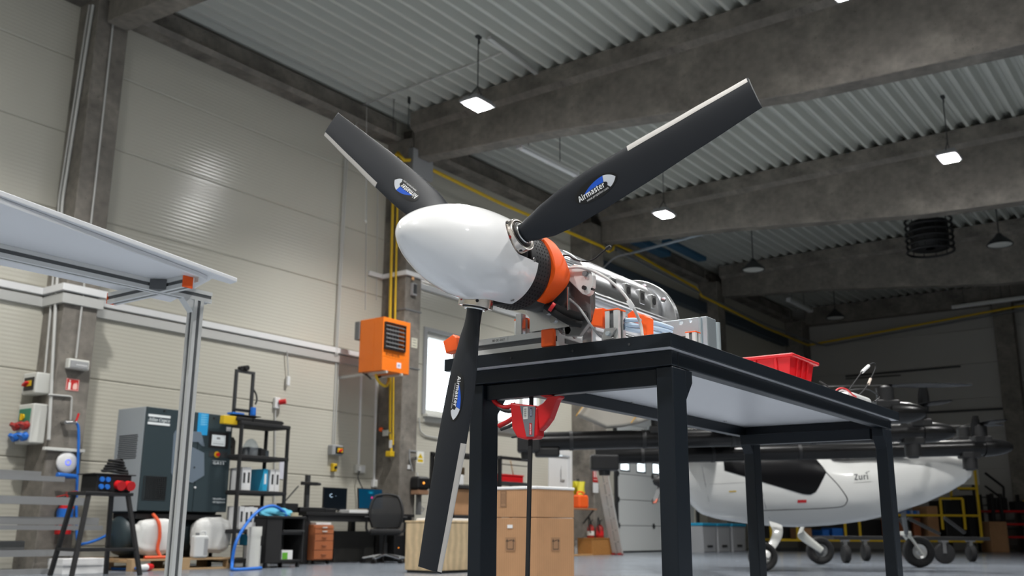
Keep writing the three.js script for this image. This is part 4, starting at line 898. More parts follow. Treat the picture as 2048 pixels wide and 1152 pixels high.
// ================================================================ BLACK SHELF WITH 3D PRINTER
{
  const ZF = -10.55, ZR = -11.0, xl = 8.3578, xr = 9.1481;
  const ys = [1.8702, 1.4353, 0.9794, 0.4842];
  const t = thing('shelf_unit', 'black plastic shelf unit with four tiers beside the compressor', 'shelf');
  const tiers = [...ys, 0.12];
  for (const y of tiers) obj('shelf', bx(xl - 0.03, y - 0.05, ZR - 0.02, xr + 0.03, y, ZF + 0.02, 0.012), M.blackSoft, t);
  for (const x of [xl, xr]) for (const z of [ZR, ZF]) obj('post', rod([x, 0, z], [x, ys[0] - 0.05, z], 0.026, 0.026, 14), M.blackSoft, t);
  // 3D printer
  const p = thing('printer_3d', 'open-frame 3D printer with blue fittings on top of the black shelf unit', '3D printer');
  const Y = ys[0], px0 = 8.3655, px1 = 8.6465, yt = 2.5356, z = -10.75;
  obj('base', bx(px0 - 0.07, Y + 0.001, z - 0.2, px1 + 0.05, Y + 0.05, z + 0.18, 0.008), M.black, p);
  obj('bed', bx(px0 - 0.05, Y + 0.075, z - 0.16, px1 + 0.04, Y + 0.085, z + 0.18, 0.003), M.blackSoft, p);
  for (const x of [px0, px1]) obj('upright', bx(x - 0.018, Y + 0.05, z - 0.02, x + 0.018, yt, z + 0.02, 0.003), M.dark, p);
  obj('top_bar', bx(px0 - 0.018, yt, z - 0.02, px1 + 0.018, yt + 0.035, z + 0.02, 0.003), M.dark, p);
  obj('gantry', bx(px0 - 0.03, Y + 0.14, z + 0.02, px1 + 0.03, Y + 0.175, z + 0.05, 0.003), M.black, p);
  obj('print_head', bx(px1 - 0.05, Y + 0.1, z + 0.05, px1 + 0.01, Y + 0.21, z + 0.1, 0.006), M.blue, p, 'blue print head');
  obj('motor', [bx(px1 + 0.018, Y + 0.06, z - 0.02, px1 + 0.07, Y + 0.16, z + 0.03, 0.004)], M.black, p);
  obj('blue_trim', bx(px0 - 0.09, Y + 0.09, z - 0.02, px0 + 0.1, Y + 0.115, z + 0.1, 0.004), M.blue, p, 'blue trim');
  obj('spool_holder', [rod([px0 + 0.14, yt + 0.07, z - 0.05], [px0 + 0.14, yt + 0.07, z + 0.05], 0.035, 0.035, 18), bx(px0 + 0.11, yt + 0.035, z - 0.02, px0 + 0.17, yt + 0.07, z + 0.02, 0.003), rod([px0 + 0.06, yt + 0.06, z - 0.03], [px0 + 0.06, yt + 0.06, z + 0.03], 0.025, 0.025, 16)], M.black, p);
  obj('filament_tube', tube([[px1 + 0.02, yt - 0.2, z], [px1 + 0.07, yt - 0.26, z], [px1 + 0.09, yt - 0.34, z], [px1 + 0.07, yt - 0.4, z]], 0.012), M.dark, p);
  // black tray lying in front of the printer
  one('black_tray', prism([[px1 - 0.1, Y + 0.001], [xr - 0.1, Y + 0.001], [xr - 0.07, Y + 0.03], [xr - 0.11, Y + 0.055], [px1 - 0.1, Y + 0.05]], 'z', ZF - 0.16, ZF - 0.005, 0.004), M.black, 'flat black tray at the front of the top tier, before the 3D printer', 'tray');
  one('yellow_box', bx(8.1014, 1.8147, -10.68, xl - 0.031, 1.9237, -10.6, 0.008), M.yellow, 'bright yellow box clipped to the corner of the black shelf', 'box');
  // tier contents
  const second = ys[1] + 0.001, third = ys[2] + 0.001, fourth = ys[3] + 0.001;
  const dome = thing('clear_dome', 'clear plastic bag over dark parts on the second tier of the black shelf', 'bag');
  const dx = 8.6991;
  obj('content', [bx(dx - 0.1, second, -10.85, dx + 0.14, second + 0.12, -10.68, 0.02), bx(dx + 0.1, second, -10.8, dx + 0.24, second + 0.09, -10.66, 0.015)], mat([0.05, 0.065, 0.08], 0.6), dome);
  obj('film', new THREE.SphereGeometry(1, 24, 14, 0, 6.2832, 0, 1.5708).scale(0.125, 0.235, 0.12).translate(dx, second, -10.765), phys([0.9, 0.95, 1], 0.2, 0, { transmission: 0.85, thickness: 0 }), dome);
  one('black_device', bx(8.7529, second, -10.72, 8.829, second + 0.1, -10.6, 0.006), M.black, 'small black device at the end of the second tier', 'device');
  const rad = thing('grey_case', 'tall rounded grey case at the back of the second tier, beside the compressor', 'case');
  obj('body', prism([[xl + 0.03, second], [xl + 0.2, second], [xl + 0.2, second + 0.2], [xl + 0.16, second + 0.25], [xl + 0.05, second + 0.25], [xl + 0.03, second + 0.2]], 'z', -11.0, -10.9, 0.01), mat([0.09, 0.08, 0.075], 0.6), rad);
  obj('latch', bx(xl + 0.09, second + 0.1, -10.9, xl + 0.14, second + 0.13, -10.893, 0.002), M.black, rad);
  // archive binders, each with a dark finger hole
  const binder = (x, y, h, label, m) => {
    const b = thing('archive_binder', label, 'binder'), w = 0.075;
    obj('spine', bx(x, y, -10.84, x + w, y + h, -10.585, 0.004), m || M.white, b);
    obj('title_field', bx(x + w / 2 - 0.017, y + h * 0.32, -10.585, x + w / 2 + 0.017, y + h * 0.78, -10.5835, 0.0004), m === M.cyan ? M.white : M.dark, b);
    return b;
  };
  const bh = 0.29;
  const x3 = [8.4467, 8.5195, 8.8175, 8.9192, 9.005];
  binder(x3[0], third, bh, 'white archive binder on the third tier, first from the compressor');
  binder(x3[1], third, bh + 0.01, 'white archive binder on the third tier, second from the compressor');
  binder(x3[2] - 0.02, third, bh, 'blue archive binder on the third tier', M.cyan);
  binder(x3[3], third, bh, 'white archive binder right after the blue one');
  binder(x3[4], third, bh, 'white archive binder at the far end of the third tier');
  const x4 = [8.4174, 8.5295, 8.6024, 8.6678];
  const names = ['first', 'second', 'third', 'fourth'];
  x4.forEach((x, i) => binder(x + 0.03 * (i === 0 ? 1 : 0), fourth, bh - 0.01 * (i % 2), `white archive binder on the fourth tier, ${names[i]} from the compressor`));
  one('brown_box', bx(x4[3] + 0.085, fourth, -10.95, x4[3] + 0.24, fourth + 0.31, -10.7, 0.006), mat([0.10, 0.055, 0.035], 0.7), 'dark brown box behind the binders of the fourth tier', 'box');
  one('blue_white_carton', bx(x4[2] + 0.05, ys[3] - 0.2, -10.8, x4[3] + 0.2, ys[3] - 0.06, -10.56, 0.005), M.cyan, 'flat blue carton hanging below the fourth tier', 'carton');
  // under the lowest visible tier: grey cylinder, binder
  const cy = thing('grey_cylinder', 'tall pale grey pipe section standing on the floor before the shelf unit', 'pipe');
  const c0 = [8.4813, 0, -10.3];
  obj('pipe', turned([[0, 0.068], [0, 0.082], [0.40, 0.082], [0.41, 0.092], [0.52, 0.092], [0.52, 0.078], [0, 0.068]], 'y', c0, 32), M.offwhite, cy);
  obj('core', turned([[0, 0], [0, 0.067], [0.5, 0.067], [0.5, 0]], 'y', c0, 24), M.dark, cy);
  const bl = binder(8.634, 0.14, 0.27, 'white archive binder standing low beside the grey pipe section');
  for (const k of bl.children) k.geometry.translate(0, -0.13, 0.16);
  // blue air hose arching from the floor to the trolley
  one('air_hose', tube([[8.4098, 0.02, -10.048], [7.8883, 0.02, -9.8926], [8.0831, 0.0596, -10.2], [8.1194, 0.3268, -10.2], [8.3159, 0.5693, -10.25], [8.543, 0.7279, -10.3], [8.7864, 0.784, -10.35], [9.0123, 0.7247, -10.4], [9.0691, 0.6608, -10.4]], 0.02, 10, 140), M.blue, 'bright blue air hose arching from the floor up onto the black trolley', 'hose');
}


// ================================================================ DESK BAY
{
  // black trolley cabinet with things on top
  const z = -10.35, x0 = 8.717, x1 = 9.365, y1 = 0.6275;
  const t = thing('trolley', 'open black trolley cabinet with castors before the desk', 'trolley');
  obj('side', bx(x0, 0.06, z - 0.45, x0 + 0.26, y1, z, 0.008), M.blackSoft, t); obj('side', bx(x1 - 0.03, 0.06, z - 0.45, x1, y1, z, 0.006), M.blackSoft, t);
  obj('back', bx(x0 + 0.26, 0.06, z - 0.45, x1 - 0.03, y1, z - 0.42, 0.004), M.blackSoft, t);
  obj('top', bx(x0 - 0.01, y1, z - 0.46, x1 + 0.01, y1 + 0.03, z + 0.01, 0.008), M.black, t);
  for (const y of [0.07, 0.42]) obj('shelf', bx(x0 + 0.26, y, z - 0.42, x1 - 0.03, y + 0.03, z - 0.01, 0.004), M.black, t);
  obj('rail', bx(x0 + 0.27, 0.455, z + 0.001, x1 - 0.01, 0.48, z + 0.02, 0.004), M.dark, t);
  for (const x of [x0 + 0.05, x1 - 0.05]) for (const zz of [z - 0.4, z - 0.05]) obj('castor', rod([x - 0.015, 0.03, zz], [x + 0.015, 0.03, zz], 0.03, 0.03, 18), M.dark, t);
  const c = thing('carton', 'small white and green carton on the bottom shelf of the black trolley', 'carton');
  obj('body', bx(x0 + 0.3, 0.101, z - 0.2, x1 - 0.16, 0.22, z - 0.03, 0.004), M.white, c); obj('green_mark', bx(x0 + 0.31, 0.105, z - 0.03, x0 + 0.4, 0.19, z - 0.028), mat([0.12, 0.42, 0.03], 0.5), c);
  const g = new THREE.SphereGeometry(1, 36, 20), p = g.attributes.position;
  for (let i = 0; i < p.count; i++) { const v = new THREE.Vector3().fromBufferAttribute(p, i), n = 1 + 0.25 * noise.noise(v.x * 3, v.y * 3, v.z * 3 + 2); p.setXYZ(i, (x0 + x1) / 2 - 0.02 + 0.25 * v.x * n, Math.max(y1 + 0.031, y1 + 0.06 + 0.08 * v.y * n), z - 0.2 + 0.17 * v.z * n); }
  g.computeVertexNormals();
  one('blue_cloth', g, mat([0.10, 0.42, 0.58], 0.8), 'crumpled light blue cloth on top of the black trolley', 'cloth');
  const q = [9.2232, 0.6958, -10.4]; one('adhesive_roll', [rod([q[0], y1 + 0.031, -10.42], [q[0], y1 + 0.08, -10.42], 0.06, 0.06, 24), rod([q[0] - 0.11, y1 + 0.031, -10.5], [q[0] - 0.11, y1 + 0.09, -10.5], 0.05, 0.05, 20)], mat([0.5, 0.44, 0.3], 0.6), 'two rolls of pale tape at the end of the trolley top', 'tape');
}
const DZ = -11.05;
{
  const x0 = 10.0186, x1 = 12.355, y1 = 0.7345;
  const t = thing('desk', 'long black desk along the left wall with monitors and papers on it', 'desk');
  obj('desk_top', bx(x0, y1 - 0.045, -11.85, x1, y1, DZ, 0.006), M.black, t);
  obj('apron', bx(x0 + 0.05, y1 - 0.13, DZ - 0.05, x1 - 0.05, y1 - 0.046, DZ - 0.02, 0.004), M.black, t);
  for (const x of [x0 + 0.02, (x0 + x1) / 2 + 0.4, x1 - 0.12]) for (const z of [-11.8, DZ - 0.12]) obj('leg', bx(x, 0, z, x + 0.09, y1 - 0.046, z + 0.09, 0.006), M.black, t);
  // modesty panels below, leaning against the wall
  one('leaning_board', [bx(11.122, 0, -11.66, 12.2425, 0.4673, -11.6, 0.006)], mat([0.075, 0.073, 0.068], 0.6), 'dark grey panel leaning under the desk beside the drawer cabinet', 'panel');
  // drawer cabinet
  const dx0 = 10.1019, dx1 = 10.484, dy = 0.5522;
  const brown = mat([0.40, 0.125, 0.045], 0.5);
  const d = thing('drawer_cabinet', 'reddish brown drawer cabinet on castors under the desk', 'cabinet');
  obj('carcass', bx(dx0, 0.06, -11.45, dx1, dy, -10.97, 0.006), brown, d);
  const rows = [0.075, 0.20, 0.33, 0.43, 0.50];
  for (let i = 0; i < rows.length; i++) { const y0 = rows[i], yy = (rows[i + 1] || dy - 0.012) - 0.008, dr = obj('drawer', bx(dx0 + 0.008, y0, -10.97, dx1 - 0.008, yy, -10.95, 0.004), brown, d); obj('handle', bx((dx0 + dx1) / 2 - 0.045, (y0 + yy) / 2 - 0.008, -10.95, (dx0 + dx1) / 2 + 0.045, (y0 + yy) / 2 + 0.008, -10.935, 0.004), i > 2 ? M.offwhite : mat([0.28, 0.09, 0.035], 0.5), dr); }
  for (const x of [dx0 + 0.05, dx1 - 0.05]) obj('castor', rod([x, 0.03, -11.02], [x + 0.025, 0.03, -11.02], 0.03, 0.03, 16), M.black, d);
  one('paper_stack', bx(dx0 + 0.06, dy + 0.001, -11.3, dx1 - 0.03, dy + 0.035, -10.99, 0.004), M.white, 'white paper stack on the brown drawer cabinet', 'paper');
  // monitors
  const screen = (px, name, label, m) => {
    const s = thing('monitor', label, 'monitor'), [a, b, tilt] = px, z = DZ - 0.28;
    const pts = [[a[0], b[1]], [b[0], b[1]], [b[0] - tilt, a[1]], [a[0] - tilt, a[1]]];
    obj('bezel', prism(pts, 'z', z - 0.025, z, 0.004), M.black, s);
    const e = 0.012, g = prism([[pts[0][0] + e, pts[0][1] + e], [pts[1][0] - e, pts[1][1] + e], [pts[2][0] - e, pts[2][1] - e], [pts[3][0] + e, pts[3][1] - e]], 'z', z, z + 0.0015);
    const uv = g.attributes.uv, P = g.attributes.position; for (let i = 0; i < uv.count; i++) uv.setXY(i, (P.getX(i) - a[0]) / (b[0] - a[0]), (P.getY(i) - b[1]) / (a[1] - b[1]));
    raw('screen', g, m, s);
    const xm = (a[0] + b[0]) / 2; obj('stand', [bx(xm - 0.02, y1 + 0.012, z - 0.06, xm + 0.02, b[1] + 0.06, z - 0.026, 0.004), bx(xm - 0.11, y1 + 0.001, z - 0.14, xm + 0.11, y1 + 0.012, z + 0.03, 0.004)], M.black, s);
  };
  const glow = { emissive: new THREE.Color(1, 1, 1), emissiveIntensity: 0.6, roughness: 0.25 };
  const scr = (w, h, draw) => { const m = print(w, h, draw, glow); m.emissiveMap = m.map; return m; };
  screen([[10.593, 1.1148, -11.33], [11.0872, 0.7761, -11.33], 0.0], 'monitor', 'nearly black monitor with a faint white logo on the desk', scr(256, 256, (g) => { g.fillStyle = '#04090f'; g.fillRect(0, 0, 256, 256); g.strokeStyle = '#9fb6c8'; g.lineWidth = 7; g.beginPath(); g.arc(86, 92, 18, 0.9, 5.0); g.stroke(); g.fillStyle = '#4a5a68'; g.fillRect(126, 92, 14, 6); }));
  screen([[11.3481, 1.1276, -11.33], [11.8998, 0.8074, -11.33], 0.03], 'monitor', 'monitor with a dark teal picture on the desk, beside the chair', scr(256, 256, (g) => { g.fillStyle = '#012c42'; g.fillRect(0, 0, 256, 256); g.fillStyle = '#024057'; g.fillRect(90, 30, 60, 36); g.fillStyle = '#0d6a86'; g.fillRect(106, 44, 28, 18); g.fillStyle = '#b0336b'; g.fillRect(124, 100, 18, 24); }));
  one('paper_stack', bx(10.9441, y1 + 0.001, -11.4, 11.4647, y1 + 0.05, -11.12, 0.006), M.white, 'white papers between the two monitors on the desk', 'paper');
  one('keyboard', bx(10.4704, y1 + 0.001, -11.28, 10.694, y1 + 0.06, -11.14, 0.01), M.black, 'black box of small parts before the black monitor', 'box');
  // measuring stand
  const m = thing('column_stand', 'black measuring column with a horizontal carriage at the end of the desk', 'stand');
  const cx = 10.2308, ct = 1.2753, ca = [10.0532, 1.1735, -11.3], cb2 = [10.4223, 1.1225, -11.3];
  obj('base', bx(cx - 0.25, y1 + 0.001, -11.5, cx + 0.25, y1 + 0.07, -11.15, 0.01), M.black, m);
  obj('column', bx(cx - 0.03, y1 + 0.07, -11.33, cx + 0.03, ct, -11.27, 0.004), M.dark, m);
  obj('carriage', bx(ca[0], cb2[1], -11.26, cb2[0] - 0.06, ca[1], -11.2, 0.01), M.black, m); obj('nose', rod([cb2[0] - 0.06, (ca[1] + cb2[1]) / 2, -11.23], [cb2[0], (ca[1] + cb2[1]) / 2, -11.23], 0.025, 0.02, 16), M.dark, m);
  obj('brass_plate', bx(ca[0] + 0.04, cb2[1] + 0.03, -11.2, ca[0] + 0.13, ca[1] - 0.02, -11.198), mat([0.2, 0.13, 0.03], 0.5), m);
  obj('brace', bar([10.0404, 1.1075, -11.28], [9.7735, y1 + 0.12, -11.28], 0.014, 0.014), M.dark, m);
  obj('rear_foot', bx(9.7085, y1 + 0.001, -11.36, cx - 0.24, y1 + 0.12, -11.2, 0.01), M.black, m);
  // tower computer at the end of the desk
  const pc = thing('computer_tower', 'black computer tower with an amber light under the end of the desk', 'computer');
  const q0 = 12.0;
  obj('case', bx(q0, 0.02, -11.6, q0 + 0.24, 0.4017, -11.15, 0.008), M.black, pc); obj('indicator', rod([q0 + 0.1, 0.21, -11.15], [q0 + 0.1, 0.21, -11.146], 0.008, 0.008, 12), mat([1, 0.35, 0.05], 0.4, 0, { emissive: new THREE.Color(1, 0.3, 0.02), emissiveIntensity: 1.2 }), pc);
  for (const x of [q0 + 0.04, q0 + 0.2]) obj('foot', bx(x - 0.02, 0, -11.55, x + 0.02, 0.02, -11.2), M.black, pc);
}
// ---- office chair
{
  const t = thing('office_chair', 'black mesh office chair with polished five-star base at the desk', 'chair');
  const c = [11.3315, 0.0674, -10.72], cx = c[0], cz = c[2];
  for (let i = 0; i < 5; i++) {
    const a = 0.35 + i * Math.PI * 2 / 5, e = [cx + 0.34 * Math.cos(a), 0.075, cz + 0.34 * Math.sin(a)];
    const leg = obj('base_arm', bar([cx, 0.13, cz], e, 0.05, 0.032, 0.01), M.chrome, t);
    obj('castor', [rod([e[0] - 0.015, 0.03, e[2] - 0.02], [e[0] + 0.015, 0.03, e[2] - 0.02], 0.03, 0.03, 16), rod([e[0] - 0.015, 0.03, e[2] + 0.02], [e[0] + 0.015, 0.03, e[2] + 0.02], 0.03, 0.03, 16), rod([e[0], 0.03, e[2]], [e[0], 0.075, e[2]], 0.01)], M.black, leg);
  }
  obj('gas_lift', [rod([cx, 0.1, cz], [cx, 0.3, cz], 0.035), rod([cx, 0.28, cz], [cx, 0.42, cz], 0.022)], M.black, t);
  // seat and back: chair turned so that its back faces the camera, to the right
  const th = -0.75, R = (p) => [cx + p[0] * Math.cos(th) - p[2] * Math.sin(th), p[1], cz + p[0] * Math.sin(th) + p[2] * Math.cos(th)];
  const seat = new RoundedBoxGeometry(0.5, 0.09, 0.48, 4, 0.04).translate(-0.02, 0.46, 0); seat.rotateY(-th).translate(cx, 0, cz); obj('seat', seat, M.blackSoft, t);
  const H0 = 0.52, H1 = 0.9989;
  const back = sheet(16, 16, (i, j) => { const y = H0 + (H1 - H0) * i, w = 0.2 + 0.055 * Math.sin(Math.PI * Math.min(1, i * 1.05)) - 0.03 * Math.max(0, i - 0.9) * 10; const s = (j - 0.5) * 2 * w; return R([0.25 + 0.07 * (i * i) - 0.09 * (s / 0.25) ** 2 * 0.6, y, s]); });
  obj('back_mesh', back, mat([0.014, 0.015, 0.017], 0.7, 0, { transparent: true, opacity: 0.9 }), t, 'black mesh back');
  const rim = []; for (let k = 0; k <= 40; k++) { const u = k / 40; let i, j; if (u < 0.3) { i = u / 0.3; j = 0; } else if (u < 0.7) { i = 1; j = (u - 0.3) / 0.4; } else { i = 1 - (u - 0.7) / 0.3; j = 1; } const y = H0 + (H1 - H0) * i, w = 0.2 + 0.055 * Math.sin(Math.PI * Math.min(1, i * 1.05)) - 0.03 * Math.max(0, i - 0.9) * 10, s = (j - 0.5) * 2 * w; rim.push(R([0.25 + 0.07 * i * i - 0.09 * (s / 0.25) ** 2 * 0.6, y + 0.03 * (i > 0.99 ? 1 - (2 * j - 1) ** 2 : 0), s])); }
  obj('back_frame', tube(rim, 0.02, 10, 120), M.black, t);
  obj('spine', [tube([R([0, 0.42, 0]), R([0.2, 0.43, 0]), R([0.3, 0.52, 0]), R([0.32, 0.75, 0])], 0.03, 10, 40)], M.black, t);
  const lum = new RoundedBoxGeometry(0.03, 0.14, 0.3, 3, 0.014).translate(0.28, 0.66, 0); lum.rotateY(-th).translate(cx, 0, cz); obj('lumbar_pad', lum, M.blackSoft, t);
  obj('knob', turned([[0, 0], [0, 0.035], [0.03, 0.03], [0.03, 0]], 'z', R([0.3, 0.68, 0.13]), 20), M.chrome, t);
  for (const s of [-0.29, 0.29]) obj('armrest', [tube([R([0.05, 0.45, s * 0.8]), R([0.05, 0.5, s]), R([0.03, 0.66, s])], 0.018, 8, 24), bar(R([-0.14, 0.675, s]), R([0.14, 0.675, s]), 0.07, 0.03, 0.012)], M.black, t);
}
// ================================================================ ON THE LEFT WALL BETWEEN THE COLUMNS
{
  const WZ = -11.99, W = (a) => [a[0], a[1], WZ];
  const run = (pts, r, m, label, z = 0.012, name = 'conduit') => one(name, pts.map((p) => pipe(p.map((q) => [q[0], q[1], -12 + z + 0.001]), r)), m, label, 'conduit');
  run([[[11.3176, 6.7947, -12], [11.3041, 3.2965, -12]], [[11.2703, 6.7796, -12], [11.2704, 3.2917, -12]]], 0.012, M.conduit, 'pair of thin conduits running up the wall to the left propeller blade', 0.06);
  run([[[11.3905, 3.199, -12], [11.3912, 1.8489, -12]], [[11.334, 3.1911, -12], [11.3468, 1.8457, -12]]], 0.012, M.conduit, 'pair of thin conduits between the trunking and the switch box by the desk');
  run([[[11.9349, 3.1272, -12], [11.9609, 1.5408, -12]]], 0.022, M.white, 'white conduit below the orange heater, ending in a socket');
  run([[[12.3032, 3.1053, -12], [12.3452, 1.2935, -12]]], 0.022, M.white, 'white conduit beside the second column, ending in a socket');
  run([[[12.3557, 3.9577, -12], [12.4635, 1.3574, -12]]], 0.015, M.midgrey, 'dark thin conduit close to the second column');
  run([[[11.8359, 7.0359, -12], [11.9672, 4.2032, -12]], [[12.1248, 6.9349, -12], [12.2279, 4.4319, -12]]], 0.009, M.conduit, 'two thin vertical cables on the wall above the orange heater', 0.012, 'cable');
  one('pull_cord', [rod([11.1769, 8.035, -11.4], [11.2887, 5.5567, -11.4], 0.004, 0.004, 6), new THREE.SphereGeometry(0.03, 16, 10).translate(...[11.2903, 5.5306, -11.4])], M.offwhite, 'thin hanging cord with a white bead under the left propeller blade', 'cord');
  for (const [a, b, label] of [[[11.7564, 7.9855, -11.3], [11.7659, 7.3038, -11.3], 'first'], [[11.8289, 7.7894, -11], [11.8266, 7.2889, -11], 'second']])
    one('hanger', [rod(a, b, 0.006, 0.006, 6), bx(a[0] - 0.03, a[1] - 0.02, a[2] - 0.01, a[0] + 0.03, 7.895, a[2] + 0.01, 0.003)], M.dark, `thin ${label} hanger wire under the roof deck next to the first girder's wall end`, 'hanger');
  const hc = thing('hanging_switch', 'small white pull switch hanging from the trunking on a cable', 'switch');
  obj('cable', pipe([[10.2391, 3.2182, -11.95], [10.3007, 2.8286, -11.95]], 0.010), M.conduit, hc); obj('switch_body', cb([10.2968, 2.749, -11.95], [0.06, 0.15, 0.05], 0.015), M.white, hc);
  const es = thing('wall_socket', 'white socket with a red plug on the wall behind the 3D printer shelf', 'socket');
  const e = [10.1133, 2.3845, -11.96]; obj('base', cb([e[0], e[1], -11.97], [0.1, 0.17, 0.06], 0.012), M.white, es); obj('red_plug', rod([e[0] + 0.03, e[1] + 0.01, -11.94], [e[0] + 0.09, e[1] + 0.03, -11.86], 0.04, 0.04, 18), M.red, es); obj('conduit', pipe([[e[0] - 0.01, e[1] - 0.08, -11.98], [10.1949, 0.8813, -11.98]], 0.014), M.conduit, es);
  const sb = thing('switch_box', 'grey switch box with red and yellow rotary switch on the wall above the desk', 'switch');
  const a = [11.2528, 1.8265, -11.9], b = [11.4983, 1.6574, -11.9]; obj('enclosure', bx(a[0], b[1], -11.999, b[0], a[1], -11.88, 0.02), M.grey, sb); obj('switch_plate', bx(a[0] + 0.07, b[1] + 0.03, -11.88, b[0] - 0.01, a[1] - 0.03, -11.87, 0.003), M.black, sb); obj('rotary_plate', bx(a[0] + 0.1, b[1] + 0.05, -11.87, b[0] - 0.03, a[1] - 0.05, -11.862, 0.002), M.yellow, sb); obj('knob', bar([a[0] + 0.12, b[1] + 0.06, -11.855], [b[0] - 0.06, a[1] - 0.07, -11.855], 0.035, 0.03, 0.006), M.red, sb);
  const yb = thing('push_button', 'yellow push button below the switch box above the desk', 'button');
  const y = [11.3804, 1.4672, -11.95]; obj('housing', cb([y[0], y[1], -11.965], [0.09, 0.13, 0.07], 0.012), M.yellow, yb); obj('button', rod([y[0], y[1], -11.93], [y[0], y[1], -11.905], 0.024, 0.024, 16), M.black, yb);
  const so = thing('wall_socket', 'double white socket below the orange heater with a black lead', 'socket');
  const s = [11.97, 1.4743, -11.97]; obj('frame', bx(s[0] - 0.1, s[1] - 0.07, -11.999, s[0] + 0.12, s[1] + 0.07, -11.94, 0.012), M.offwhite, so); obj('insert', bx(s[0] + 0.01, s[1] - 0.05, -11.94, s[0] + 0.1, s[1] + 0.05, -11.935, 0.002), M.white, so); obj('plug', bx(s[0] - 0.08, s[1] - 0.04, -11.94, s[0] - 0.02, s[1] + 0.04, -11.89, 0.01), M.white, so);
  obj('lead', tube([[s[0] - 0.05, s[1] - 0.04, -11.92], [11.8738, 1.3283, -11.9], [11.9007, 1.2063, -11.85], [11.8753, 1.1064, -11.75]], 0.01), M.black, so);
  const s2 = thing('wall_socket', 'white socket strip at the foot of the second column, behind the teal monitor', 'socket');
  const u = [12.4019, 1.245, -11.97]; obj('frame', bx(u[0] - 0.12, u[1] - 0.06, -11.999, u[0] + 0.06, u[1] + 0.07, -11.93, 0.012), M.white, s2); obj('insert', bx(u[0] - 0.1, u[1] - 0.04, -11.93, u[0] + 0.02, u[1] + 0.04, -11.925, 0.002), M.offwhite, s2);
  one('notice', bx(10.2689, 1.2367, -11.998, 10.3982, 1.5386, -11.992), mat([0.66, 0.66, 0.74], 0.6), 'pale sheet of paper on the wall right of the black shelf unit', 'paper');
}
